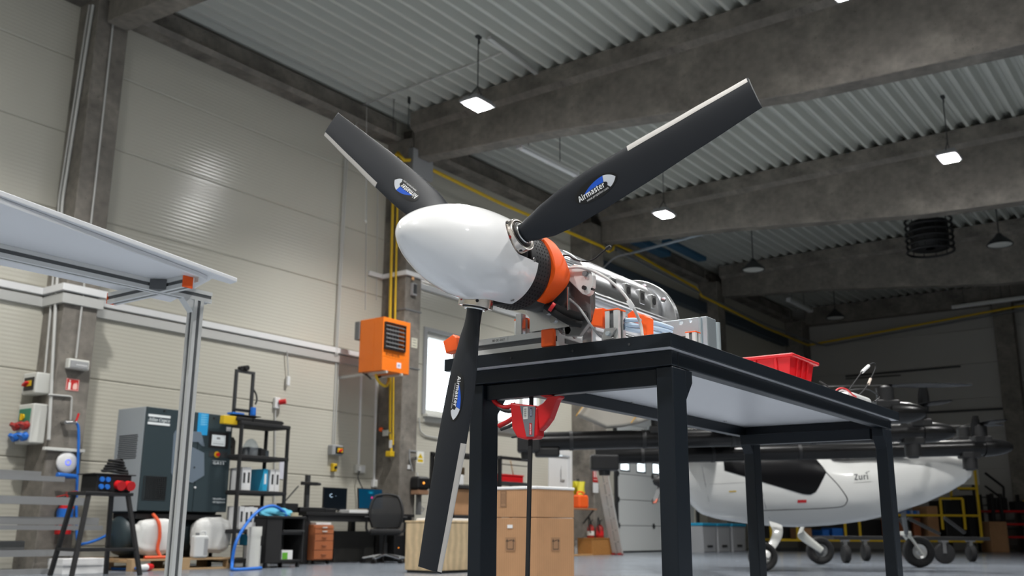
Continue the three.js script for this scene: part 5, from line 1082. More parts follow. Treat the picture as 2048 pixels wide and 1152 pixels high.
// ================================================================ SECOND COLUMN: HEATER, GAS PIPES, SIGNS
const C2F = -11.43, C2X = 12.37;
{
  const zf = -10.92, x0 = 11.3236, x1 = 11.9644, zb = -11.4511, y1 = 3.8419, y0 = 2.9712;
  const t = thing('gas_heater', 'bright orange gas unit heater with black louvres hung on the second column', 'heater');
  const a = [11.3542, 3.7476, -10.92], b = [11.816, 3.3317, -10.92], lx1 = b[0], ly0 = 3.3322;
  obj('cabinet', bx(x0, y0, zb, x1, y1, zf - 0.2, 0.012), M.heater, t);
  obj('front', prism([[x0, y0], [x1, y0], [x1, y1], [x0, y1]], 'z', zf - 0.2, zf, 0.006, [[[a[0], ly0], [lx1, ly0], [lx1, a[1]], [a[0], a[1]]].reverse()]), M.heater, t);
  obj('heat_exchanger', [0, 1, 2, 3, 4, 5, 6].map((i) => bx(a[0] + (lx1 - a[0]) * (i + 0.35) / 7, ly0, zf - 0.19, a[0] + (lx1 - a[0]) * (i + 0.65) / 7, a[1], zf - 0.09, 0.004)), M.grey, t, 'grey heat exchanger tubes behind the louvres');
  for (let i = 0; i < 6; i++) { const y = ly0 + (a[1] - ly0) * (i + 0.5) / 6; obj('louvre', new THREE.BoxGeometry(lx1 - a[0] - 0.02, 0.006, 0.05).rotateX(0.6).translate((a[0] + lx1) / 2, y, zf + 0.018), M.midgrey, t); }
  obj('outlet_frame', [bx(a[0] - 0.015, ly0 - 0.015, zf, a[0], a[1] + 0.015, zf + 0.04, 0.003), bx(lx1, ly0 - 0.015, zf, lx1 + 0.015, a[1] + 0.015, zf + 0.04, 0.003), bx(a[0], a[1], zf, lx1, a[1] + 0.015, zf + 0.04, 0.003), bx(a[0], ly0 - 0.015, zf, lx1, ly0, zf + 0.04, 0.003)], M.black, t);
  const c = [11.4256, 3.2905, -10.92], d = [11.8093, 3.2225, -10.92];
  raw('lettering', new THREE.BoxGeometry(lx1 - a[0], 0.1, 0.002).translate((a[0] + lx1) / 2, ly0 - 0.09, zf + 0.0015), print(256, 60, (g) => { g.fillStyle = '#f07a14'; g.fillRect(0, 0, 256, 60); g.fillStyle = '#5a2608'; g.font = 'bold 46px sans-serif'; g.save(); g.scale(1.2, 1); g.fillText('ROBUR', 16, 46); g.restore(); }, { roughness: 0.42 }), t, 'dark lettering');
  raw('badge', new THREE.BoxGeometry(0.1, 0.09, 0.002).translate(a[0] + 0.36, ly0 - 0.24, zf + 0.0015), print(64, 64, (g) => { g.fillStyle = '#e8e4f0'; g.fillRect(0, 0, 64, 64); g.fillStyle = '#2a3d8f'; g.font = 'bold 54px sans-serif'; g.fillText('n', 16, 50); }), t, 'small white badge with a blue n');
  for (const x of [x0 + 0.1, x0 + 0.46]) obj('support_rail', bx(x - 0.02, y0 - 0.04, zb - 0.14, x + 0.02, y0 - 0.001, zf + 0.02, 0.003), M.conduit, t);
  obj('wall_bracket', bx(x0 - 0.02, y0 + 0.55, zb - 0.1, x0 + 0.14, y0 + 0.85, zb - 0.001, 0.005), M.midgrey, t);
  obj('wall_bracket', bx(x0 + 0.1, y0 - 0.04, WALL + 0.001, x0 + 0.14, y0 - 0.001, zb - 0.13, 0.003), M.conduit, t);
  obj('wall_bracket', [bx(x0 + 0.44, y0 - 0.04, C2F, x0 + 0.48, y0 - 0.001, zb + 0.1, 0.003)], M.conduit, t);
  obj('gas_hose', tube([[x0 + 0.18, y0 - 0.02, zf - 0.28], [11.3813, 2.8938, -11.1], [11.4794, 2.7923, -11.1], [11.6212, 2.7605, -11.1], [11.7806, 2.8702, -11.2], [11.8805, 2.9912, -11.3]], 0.022, 10, 60), M.yellow, t, 'yellow gas hose hanging below');
  obj('cable_loop', tube([[x0 - 0.02, y0 - 0.02, zf - 0.4], [11.3907, 2.912, -11.3], [11.4736, 2.8734, -11.3], [x0 + 0.05, y0 - 0.02, zf - 0.4]], 0.01), M.black, t);
}
{
  const z = -11.7, x = C2X - 0.04;
  one('gas_pipe', [pipe([[12.31, 6.2681, -11.7572], [12.31, 4.0517, -11.7213]], 0.028), pipe([[12.31, 6.1699, -11.6427], [12.31, 4.0374, -11.602]], 0.02)], M.yellow, 'two yellow gas pipes rising from the orange heater along the second column', 'pipe');
  one('gas_pipe', [pipe([[12.31, 3.0598, -11.6605], [12.31, 2.1168, -11.6256], [12.31, 1.754, -11.5732]], 0.022), pipe([[12.31, 3.0538, -11.5901], [12.31, 1.8779, -11.5449]], 0.016), cb([12.28, 1.7273, -11.5782], [0.1, 0.09, 0.12], 0.01)], M.yellow, 'yellow gas pipes below the heater, ending in a yellow valve box', 'pipe');
  const v = thing('gas_valve', 'small valve with an orange knob and paper tags on the yellow pipes under the heater', 'valve');
  obj('tag', cb([12.28, 2.0844, -11.6998], [0.01, 0.1, 0.13]), M.offwhite, v); obj('tag', cb([12.26, 1.8915, -11.5561], [0.01, 0.13, 0.06]), M.white, v); obj('knob', new THREE.SphereGeometry(0.04, 16, 10).translate(...[12.28, 2.1492, -11.808]), M.orange, v); obj('stem', rod([12.28, 2.1492, -11.808], [12.29, 2.0798, -11.5935], 0.012), M.steel, v);
  // long yellow gas line under the edge beams, jogging past the second girder, to the back wall
  one('gas_line', pipe([[12.31, 6.2489, -11.7563], [12.31, 7.0583, -11.7706], [12.0429, 7.0322, -11.4], [12.1336, 6.8764, -11.38], [12.3415, 6.9708, -11.38], [14.9752, 6.8872, -11.38], [17.792, 6.9062, -11.38], [18.9502, 6.9151, -11.38], [19.401, 6.8385, -11.38], [19.4798, 7.1154, -11.38], [20.3144, 7.1262, -11.38], [23.6389, 6.9243, -11.38], [23.804, 6.877, -11.3], [23.9122, 6.7175, -11.3], [28.3925, 6.5726, -11.3], [32.1, 6.5883, -11.3], [32.1, 7.1032, -4.8022], [32.1, 5.7, 13.3]], 0.034, 10), M.yellow, 'long yellow gas line along the left wall under the roof, round to the back wall', 'pipe');
  one('steel_pipe', pipe([[19.4536, 6.9358, -11.3], [23.9171, 6.7742, -11.3], [28.2824, 6.6573, -11.25], [32.05, 6.6523 - 0.15, -10.8], [32.05, 6.9723, -4.8075], [32.05, 5.6, 13.3]], 0.03, 10), M.midgrey, 'grey pipe running beside the long yellow gas line', 'pipe');
  // trunking round the second column and along the next bay
  const yT = 4.8344, yW = 4.8582;
  one('cable_trunking', [bx(12.0, yT, WALL + 0.001, C2X - 0.051, yT + 0.08, WALL + 0.05, 0.005), bx(C2X - 0.05, yT, WALL + 0.001, C2X - 0.001, yT + 0.08, C2F + 0.05, 0.005), bx(C2X, yT, C2F + 0.001, 12.83, yT + 0.08, C2F + 0.05, 0.005)], M.white, 'white trunking wrapped round the second column above the heater', 'trunking');
  one('cable_trunking', [bx(12.79, yW, WALL + 0.001, 18.54, yW + 0.1, WALL + 0.06, 0.006)], M.white, 'white trunking on the wall above the window', 'trunking');
  one('column_band', [bx(C2X - 0.012, yT - 0.62, C2F - 0.3, C2X - 0.001, yT - 0.59, C2F + 0.012, 0.002), bx(C2X - 0.012, yT - 0.62, C2F + 0.001, 12.79, yT - 0.59, C2F + 0.012, 0.002)], M.midgrey, 'thin dark steel band round the second column above the heater', 'band');
  one('column_band', [bx(12.5, 3.2008, C2F + 0.001, 12.79, 3.2269, C2F + 0.012, 0.002)], M.midgrey, 'thin dark steel band on the second column beside the heater bottom', 'band');
  const bxs = thing('junction_box', 'dark glass-fronted box on the second column above the heater', 'box');
  const a = [12.4888, 4.714, -11.43], b = [12.6042, 4.492, -11.43]; obj('case', bx(a[0], b[1], C2F, b[0], a[1], C2F + 0.06, 0.006), M.grey, bxs); obj('glass', bx(a[0] + 0.015, b[1] + 0.03, C2F + 0.06, b[0] - 0.01, a[1] - 0.02, C2F + 0.063), M.dark, bxs);
  obj('orange_tag', cb([12.4952, 4.7898, -11.38], [0.05, 0.06, 0.02], 0.003), mat([0.8, 0.45, 0.2], 0.5), bxs);
  // upper cabinet on the column's end under the girder
  const gb = thing('grey_cabinet', 'plain grey cabinet at the top of the second column under the girder', 'cabinet');
  const ca = [12.0064, 7.1985, -11.35], cb3 = [12.3613, 6.98, -11.35];
  obj('door', bx(12.32, cb3[1] - 0.3, -11.42, 12.86, ca[1] - 0.02, -11.3, 0.006), M.grey, gb); obj('hinge_line', bx(12.31, cb3[1] - 0.3, -11.428, 12.32, ca[1] - 0.02, -11.31), M.midgrey, gb);
  const sg = thing('notice_sign', 'small cream notice with printed lines on the second column', 'sign');
  const na = [12.5598, 3.7485, -11.43], nb = [12.7111, 3.5767, -11.43];
  raw('plate', new THREE.BoxGeometry(nb[0] - na[0], na[1] - nb[1], 0.004).translate((na[0] + nb[0]) / 2, (na[1] + nb[1]) / 2, C2F + 0.003), print(96, 150, (g) => { g.fillStyle = '#d8d6c4'; g.fillRect(0, 0, 96, 150); g.fillStyle = '#55544c'; for (let i = 0; i < 3; i++) g.fillRect(16, 24 + i * 44, 60, 9); }), sg);
  const ws = thing('warning_sign', 'white sign with a yellow warning triangle behind the lower propeller blade', 'sign');
  const wa = [12.7694, 1.8024, -11.4], wb = [12.9461, 1.6012, -11.4];
  raw('plate', new THREE.BoxGeometry(wb[0] - wa[0], wa[1] - wb[1], 0.004).translate((wa[0] + wb[0]) / 2, (wa[1] + wb[1]) / 2, C2F + 0.02), print(96, 180, (g) => { g.fillStyle = '#e9e9e4'; g.fillRect(0, 0, 96, 180); g.fillStyle = '#e6c400'; g.beginPath(); g.moveTo(48, 26); g.lineTo(86, 106); g.lineTo(10, 106); g.closePath(); g.fill(); g.fillStyle = '#3a3208'; g.beginPath(); g.moveTo(50, 52); g.lineTo(40, 80); g.lineTo(49, 78); g.lineTo(44, 98); g.lineTo(58, 72); g.lineTo(50, 73); g.fill(); g.fillStyle = '#e6c400'; g.fillRect(10, 120, 76, 44); g.fillStyle = '#6b5a0a'; g.fillRect(18, 136, 60, 7); }), ws);
  obj('bracket', bx(wa[0] - 0.16, wa[1] - 0.015, C2F, wb[0], wa[1] + 0.005, C2F + 0.018, 0.002), M.grey, ws);
  const ps = thing('pipe_stub', 'small steel pipe stub on the front of the second column near the warning sign', 'pipe');
  const p = [12.6637, 1.6685, -11.38]; obj('stub', rod([p[0], p[1], C2F], [p[0], p[1], C2F + 0.1], 0.03), M.steel, ps); obj('drop', pipe([[12.5651, 1.8224, -11.4], [12.573, 1.6554, -11.4], [12.6577, 1.4596, -11.4]], 0.012), M.grey, ps); obj('plate', cb([12.5888, 1.5234, -11.42], [0.07, 0.07, 0.012], 0.003), M.white, ps);
  // cable loop under the window
  one('window_cable', pipe([[13.4219, 2.4695, -11.97], [13.4597, 2.2292, -11.97], [13.5995, 2.1593, -11.97], [14.0208, 2.1372, -11.97], [14.757, 2.1269, -11.97]], 0.014), M.conduit, 'grey cable bending along the wall under the window sill', 'cable');
}


// ================================================================ BEHIND THE BENCH: CARTON, CABINET, SHELVES, LADDER
{
  // tall carton standing corner-on, with a white sheet on top
  const t = thing('carton', 'big brown carton with folded joint and printed arrows, seen corner-on under the bench', 'carton');
  const l = [6.0103, 0.3553, -4.5708], c = [5.9876, 0.3621, -4.1801], r = [6.3576, 0.3592, -4.0997];
  const top = 0.7906, mid = 0.5889;
  const b = [l[0] + r[0] - c[0], 0, l[2] + r[2] - c[2]];
  const quad = [[l[0], l[2]], [c[0], c[2]], [r[0], r[2]], [b[0], b[2]]];
  const grow = (q, k) => { const mx = (l[0] + r[0]) / 2, mz = (l[2] + r[2]) / 2; return q.map((p) => [mx + (p[0] - mx) * k, mz + (p[1] - mz) * k]); };
  obj('lower_box', prism(quad, 'y', 0, mid - 0.002, 0.004), M.card, t); obj('upper_sleeve', prism(grow(quad, 1.004), 'y', mid + 0.002, top, 0.004), M.card, t);
  obj('white_sheet', prism(grow(quad, 1.03), 'y', top + 0.001, top + 0.022, 0.006), M.white, t, 'white foam sheet on top');
  const face = (P, Q, u, y, w, h, m, n) => {              // print on the face from P to Q at share u
    const d = [Q[0] - P[0], Q[2] - P[2]], L = Math.hypot(d[0], d[1]), nx = -d[1] / L, nz = d[0] / L, s = ((l[0] + r[0]) / 2 - P[0]) * nx + ((l[2] + r[2]) / 2 - P[2]) * nz > 0 ? -1 : 1;
    const g = new THREE.BoxGeometry(w, h, 0.0008); g.rotateY(Math.atan2(nx * s, nz * s)); g.translate(P[0] + d[0] * u + nx * s * 0.003, y, P[2] + d[1] * u + nz * s * 0.003);
    raw(n, g, m, t);
  };
  const arrows = print(128, 128, (g) => { g.fillStyle = '#9a7556'; g.fillRect(0, 0, 128, 128); g.strokeStyle = '#2e241c'; g.lineWidth = 7; g.beginPath(); g.moveTo(24, 112); g.lineTo(24, 30); g.moveTo(10, 44); g.lineTo(24, 20); g.lineTo(40, 44); g.moveTo(104, 112); g.lineTo(104, 30); g.moveTo(24, 112); g.lineTo(104, 112); g.moveTo(40, 34); g.lineTo(90, 24); g.stroke(); g.beginPath(); g.moveTo(92, 40); g.lineTo(104, 20); g.lineTo(120, 40); g.stroke(); }, { roughness: 0.85 });
  face(l, c, 0.38, 0.3997, 0.095, 0.095, arrows, 'arrow_print'); face(c, r, 0.5, 0.402, 0.085, 0.095, arrows, 'arrow_print');
  face(l, c, 0.37, 0.5251, 0.05, 0.024, M.white, 'shipping_label');
  face(l, c, 0.2, 0.7238, 0.06, 0.12, print(64, 128, (g) => { g.fillStyle = '#9a7556'; g.fillRect(0, 0, 64, 128); g.strokeStyle = '#6a4f3a'; g.lineWidth = 4; g.strokeRect(6, 6, 52, 116); for (let i = 0; i < 4; i++) { g.beginPath(); g.moveTo(14 + i * 12, 20); g.lineTo(14 + i * 12, 104); g.stroke(); } }, { roughness: 0.85 }), 'faded_print');
}
{
  // light wooden cabinet with paper on top
  const a = [9.1836, 0, -7.7598], e = [9.4618, 0, -7.4877], y = 0.5581;
  const t = thing('wooden_cabinet', 'pale wooden cabinet between the lower propeller blade and the bench leg', 'cabinet');
  const x0 = a[0] - 0.1, z1 = a[2];
  const top = 0.5816;
  obj('body', bx(x0, 0.03, z1 - 0.5, x0 + 0.75, top, z1, 0.004), M.wood, t); obj('plinth', bx(x0 + 0.02, 0, z1 - 0.48, x0 + 0.73, 0.03, z1 - 0.03), M.dark, t);
  obj('top_board', bx(x0 - 0.01, top, z1 - 0.51, x0 + 0.76, top + 0.02, z1 + 0.01, 0.004), M.wood, t);
  one('paper_stack', bx(x0 + 0.1, top + 0.021, z1 - 0.42, x0 + 0.7, top + 0.05, z1 - 0.05, 0.006), M.white, 'white papers on the pale wooden cabinet', 'paper');
}
{
  // black open shelf seen on both sides of the bench leg
  const z = -10.4, x0 = 12.5178, x1 = 13.854, y = [1.7329, 1.2085, 0.7309];
  const t = thing('shelf_unit', 'black shelf unit behind the bench leg, loaded with small boxes', 'shelf');
  for (const v of [...y, 0.15]) obj('shelf', bx(x0, v - 0.05, z - 0.5, x1, v, z, 0.008), M.blackSoft, t);
  for (const x of [x0 + 0.03, x1 - 0.03]) for (const zz of [z - 0.47, z - 0.03]) obj('post', bx(x - 0.03, 0, zz - 0.03, x + 0.03, y[0] + 0.02, zz + 0.03, 0.004), M.black, t);
  one('white_box', bx(x0 + 0.12, y[1] + 0.001, z - 0.4, x0 + 0.42, y[1] + 0.18, z - 0.1, 0.02), M.white, 'white box on the middle tier of the black shelf behind the blade', 'box');
  one('brown_box', bx(x0 + 0.05, y[1] + 0.20, z - 0.45, x0 + 0.5, y[1] + 0.32, z - 0.15, 0.01).translate(0, -0.019, 0), mat([0.10, 0.06, 0.025], 0.7), 'brown box stacked on the white box of the black shelf behind the blade', 'box');
  one('carton', bx(x0 + 0.06, y[2] + 0.001, z - 0.45, x0 + 0.6, y[2] + 0.42, z - 0.08, 0.006), M.card, 'plain carton on the low tier of the black shelf behind the blade', 'carton');
  // dark rounded lamp and cable between column and blade
  const d = thing('desk_speaker', 'black rounded device with an amber light on the second column shelf behind the blade', 'device');
  const c = [12.745, 1.2675, -11.2];
  obj('housing', bx(c[0] - 0.14, c[1] - 0.12, -11.42, c[0] + 0.16, c[1] + 0.1, -11.2, 0.05), M.black, d); obj('light', new THREE.SphereGeometry(0.02, 12, 8).translate(c[0] - 0.02, c[1] - 0.01, -11.2), mat([1, 0.4, 0.05], 0.5, 0, { emissive: new THREE.Color(1, 0.35, 0.05), emissiveIntensity: 1 }), d);
  obj('support', bx(c[0] - 0.12, c[1] - 0.2, -11.4, c[0] + 0.14, c[1] - 0.121, -11.22, 0.01), mat([0.35, 0.2, 0.12], 0.6), d); obj('stem', bx(c[0] - 0.03, 0.7345 + 0.002, -11.36, c[0] + 0.03, c[1] - 0.2, -11.28, 0.004), M.midgrey, d);
  one('white_cable', tube([[12.784, 1.4411, -11.41], [12.8882, 1.1104, -11.41], [12.8753, 0.819, -11.41], [12.9161, 0.7618, -11.41], [12.9899, 0.8379, -11.41], [12.9242, 0.8698, -11.41]], 0.012), M.white, 'white cable with a loop hanging at the desk end by the lower propeller blade', 'cable');
}
{
  // red crate and frame seen above the carton
  const z = -11.3, a = [15.0363, 1.4744, -11.3], b = [15.8957, 1.3895, -11.3];
  const t = thing('tool_table', 'steel table with a thin black frame, standing at the wall behind the big carton', 'table');
  obj('table_top', bx(a[0] - 0.1, b[1] - 0.05, -11.8, b[0] + 0.1, b[1], z, 0.006), M.dark, t);
  for (const x of [a[0] - 0.05, b[0] + 0.05]) for (const zz of [-11.75, z - 0.06]) obj('leg', bx(x - 0.025, 0, zz - 0.025, x + 0.025, b[1] - 0.051, zz + 0.025, 0.004), M.dark, t);
  const f = [15.047, 1.7996, -11.3], g = [15.9612, 1.8155, -11.3];
  obj('frame', [bx(a[0] - 0.04, b[1], z - 0.05, a[0], f[1], z - 0.01, 0.003), bx(g[0], b[1], z - 0.05, g[0] + 0.04, f[1], z - 0.01, 0.003), bx(a[0] - 0.04, f[1], z - 0.05, g[0] + 0.04, f[1] + 0.06, z - 0.01, 0.003), bx(a[0], f[1] - 0.1, z - 0.04, g[0], f[1] - 0.085, z - 0.02)], M.black, t);
  const cr = thing('crate', 'red crate on the steel table behind the big carton', 'crate');
  const cx0 = a[0] + 0.02, cx1 = b[0] - 0.02, cy = b[1] + 0.001, h = 0.14;
  obj('wall', bx(cx0, cy, -11.7, cx1, cy + 0.01, z - 0.1), M.red, cr);
  for (const q of [bx(cx0, cy + 0.01, z - 0.11, cx1, cy + h, z - 0.1, 0.003), bx(cx0, cy + 0.01, -11.7, cx1, cy + h, -11.69, 0.003), bx(cx0, cy + 0.01, -11.69, cx0 + 0.01, cy + h, z - 0.11, 0.003), bx(cx1 - 0.01, cy + 0.01, -11.69, cx1, cy + h, z - 0.11, 0.003)]) obj('wall', q, M.red, cr);
  obj('rim', [bx(cx0 - 0.012, cy + h - 0.02, z - 0.1, cx1 + 0.012, cy + h + 0.005, z - 0.088, 0.003)], M.red, cr);
  one('broom_stick', rod([15.7412, 1.3685, -11.5], [15.5885, 1.8103, -11.5], 0.013), M.wood, 'thin wooden stick standing in the red crate', 'stick');
}
{
  const p = [[18.1158, 1.8576, -12], [18.2904, 1.5662, -12]];
  one('door_notice', bx(p[0][0], p[1][1], -11.998, p[1][0], p[0][1], -11.99), M.white, 'small white notice on the wall right of the plain white door', 'paper');
  // pipe on the third column, wall shelf with canister and bag
  one('down_pipe', rod([18.8505, 1.0, -11.93], [18.8505, 7.0, -11.93], 0.06, 0.06, 16), M.offwhite, 'pale down pipe on the wall before the third column', 'pipe');
  const z = -11.42;
  const t = thing('wall_shelf', 'small brown wooden wall shelf at the third column', 'shelf');
  const a = [17.4398, 0.9473, -11.25], b = [18.1188, 0.9616, -11.25];
  obj('board', bx(a[0] - 0.3, a[1] - 0.03, -11.425, b[0], a[1], -11.1, 0.004), mat([0.38, 0.16, 0.07], 0.6), t); obj('bracket', [bar([b[0] - 0.06, a[1] - 0.031, -11.15], [b[0] - 0.06, a[1] - 0.3, -11.41], 0.025, 0.025)], M.dark, t);
  const can = thing('canister', 'bright orange canister on the small wall shelf', 'canister');
  const c0 = 17.5349, c1 = 17.9018, ct = 1.2165;
  obj('can', bx(c0, a[1] + 0.001, -11.34, c1, ct, -11.16, 0.045), mat([0.95, 0.13, 0.015], 0.45), can); obj('handle', tube([[c0 + 0.04, ct - 0.02, -11.25], [c0 + 0.08, ct + 0.06, -11.25], [c1 - 0.08, ct + 0.05, -11.25], [c1 - 0.04, ct - 0.02, -11.25]], 0.018), mat([0.95, 0.13, 0.015], 0.45), can); obj('cap', rod([c1 - 0.05, ct - 0.01, -11.25], [c1 - 0.02, ct + 0.03, -11.25], 0.03), M.black, can);
  const bag = thing('yellow_bag', 'yellow folded bag hanging above the orange canister', 'bag');
  const g0 = [17.6689, 1.5045, -11.38], g1 = [18.0545, 1.2297, -11.38];
  obj('body', sheet(14, 14, (i, j) => [g0[0] + (g1[0] - g0[0]) * j, g0[1] + (g1[1] - g0[1]) * i, -11.36 + 0.03 * Math.sin(j * 9 + i * 3) + 0.04 * i]), mat([0.62, 0.55, 0.03], 0.6), bag); obj('back', bx(g0[0], g1[1], -11.425, g1[0], g0[1], -11.395, 0.01), mat([0.62, 0.55, 0.03], 0.6), bag); obj('hook', bx((g0[0] + g1[0]) / 2 - 0.02, g0[1], -11.43, (g0[0] + g1[0]) / 2 + 0.02, g0[1] + 0.05, -11.38, 0.004), M.dark, bag);
  // red sign on the column
  const s = thing('safety_sign', 'tall red extinguisher sign with a white sheet below on the third column', 'sign');
  const s0 = [18.4951, 1.8492, -11.42], s1 = [18.714, 1.5175, -11.42], s2 = [18.7079, 1.2932, -11.42];
  raw('plate', new THREE.BoxGeometry(s1[0] - s0[0], s0[1] - s1[1], 0.005).translate((s0[0] + s1[0]) / 2, (s0[1] + s1[1]) / 2, -11.426), print(64, 160, (g) => { g.fillStyle = '#bf1d1d'; g.fillRect(0, 0, 64, 160); g.fillStyle = '#f0dcd8'; g.fillRect(12, 30, 14, 80); g.fillRect(36, 20, 12, 90); g.fillRect(10, 130, 44, 6); }), s);
  obj('sheet', bx(s0[0], s2[1], -11.4295, s1[0], s1[1] - 0.01, -11.424), M.white, s);
  // fire extinguishers standing on a chipboard box
  const bxm = thing('chipboard_box', 'chipboard box on the floor below the red extinguishers', 'box');
  const o = [17.9594, 0, -11.1406], o1 = [18.35, 0, -10.8345], oh = 0.3496;
  const ox0 = o[0], ox1 = 18.8725, oz = o[2];
  obj('body', bx(ox0, 0, oz - 0.35, ox1, oh - 0.015, oz, 0.003), M.osb, bxm); obj('lid', bx(ox0 - 0.01, oh - 0.015, oz - 0.36, ox1 + 0.01, oh, oz + 0.01, 0.003), M.osb, bxm);
  [[0.22, 'red fire extinguisher on the chipboard box, nearer the orange canister', 0.075], [0.62, 'red fire extinguisher on the chipboard box, next to the ladder', 0.085]].forEach(([u, label, r]) => {
    const e = thing('fire_extinguisher', label, 'fire extinguisher', undefined), x = ox0 + (ox1 - ox0) * u, zz = oz - 0.15, h = 0.6559 - oh;
    obj('cylinder', turned([[0, 0], [0, r], [h * 0.62, r], [h * 0.8, r * 0.7], [h * 0.88, r * 0.35], [h * 0.9, 0]], 'y', [x, oh + 0.001, zz], 24), M.darkRed, e);
    obj('label_band', turned([[0.05, r + 0.0005], [0.05, r + 0.0012], [0.14, r + 0.0012], [0.14, r + 0.0005]], 'y', [x, oh + 0.001, zz], 24), u < 0.5 ? M.offwhite : M.red, e);
    obj('valve', [rod([x, oh + h * 0.86, zz], [x, oh + h + 0.03, zz], 0.02), bar([x - 0.02, oh + h + 0.02, zz], [x + 0.1, oh + h + 0.07, zz], 0.02, 0.012)], M.black, e);
    obj('hose', tube([[x, oh + h, zz], [x - 0.09, oh + h + 0.12, zz + 0.02], [x - 0.14, oh + h * 0.9, zz + 0.04], [x - r - 0.02, oh + 0.1, zz + 0.06]], 0.012), M.black, e);
  });
  one('plank', bx(ox0 - 0.75, 0, oz - 0.1, ox0 - 0.02, 0.03, oz + 0.05, 0.003), mat([0.45, 0.25, 0.1], 0.7), 'short wooden plank on the floor beside the chipboard box', 'plank');
  const wb = thing('spray_bottle', 'small white bottle on the floor beside the big carton', 'bottle'); const w0 = [18.0602, 0, -11.5723];
  obj('body', turned([[0, 0], [0, 0.05], [0.16, 0.05], [0.2, 0.02], [0.24, 0.018], [0.24, 0]], 'y', [w0[0], 0, w0[2]], 20), M.white, wb); obj('head', bx(w0[0] - 0.02, 0.24, w0[2] - 0.02, w0[0] + 0.05, 0.29, w0[2] + 0.02, 0.006), M.white, wb);
  // ladder leaning beside the gate
  const L = thing('ladder', 'pale aluminium ladder leaning beside the gate', 'ladder');
  const f0 = [18.7965, 0.042, -10.95], f1 = [18.1385, 1.951, -10.95], W = 0.15;
  const at = (u, k) => [f0[0] + (f1[0] - f0[0]) * u, 0.03 + (f1[1] - 0.03) * u, -10.95 - k * W];
  for (const k of [0, 1]) obj('stile', bar(at(0, k), at(1, k), 0.13, 0.03, 0.006), M.whiteAlu, L);
  for (let i = 1; i < 8; i++) { const u = i / 8; obj('rung', rod(at(u, 0.04), at(u, 0.96), 0.02), M.whiteAlu, L); const q = at(u, 0); obj('rivet', [-0.04, 0, 0.04].map((d) => rod([q[0] + d, q[1], q[2] + 0.012], [q[0] + d, q[1], q[2] + 0.019], 0.011, 0.011, 8)), M.dark, L); }
  for (const k of [0, 1]) obj('foot', bx(f0[0] - 0.08, 0, -10.98 - k * W, f0[0] + 0.08, 0.04, -10.92 - k * W, 0.008), M.darkRed, L);
}
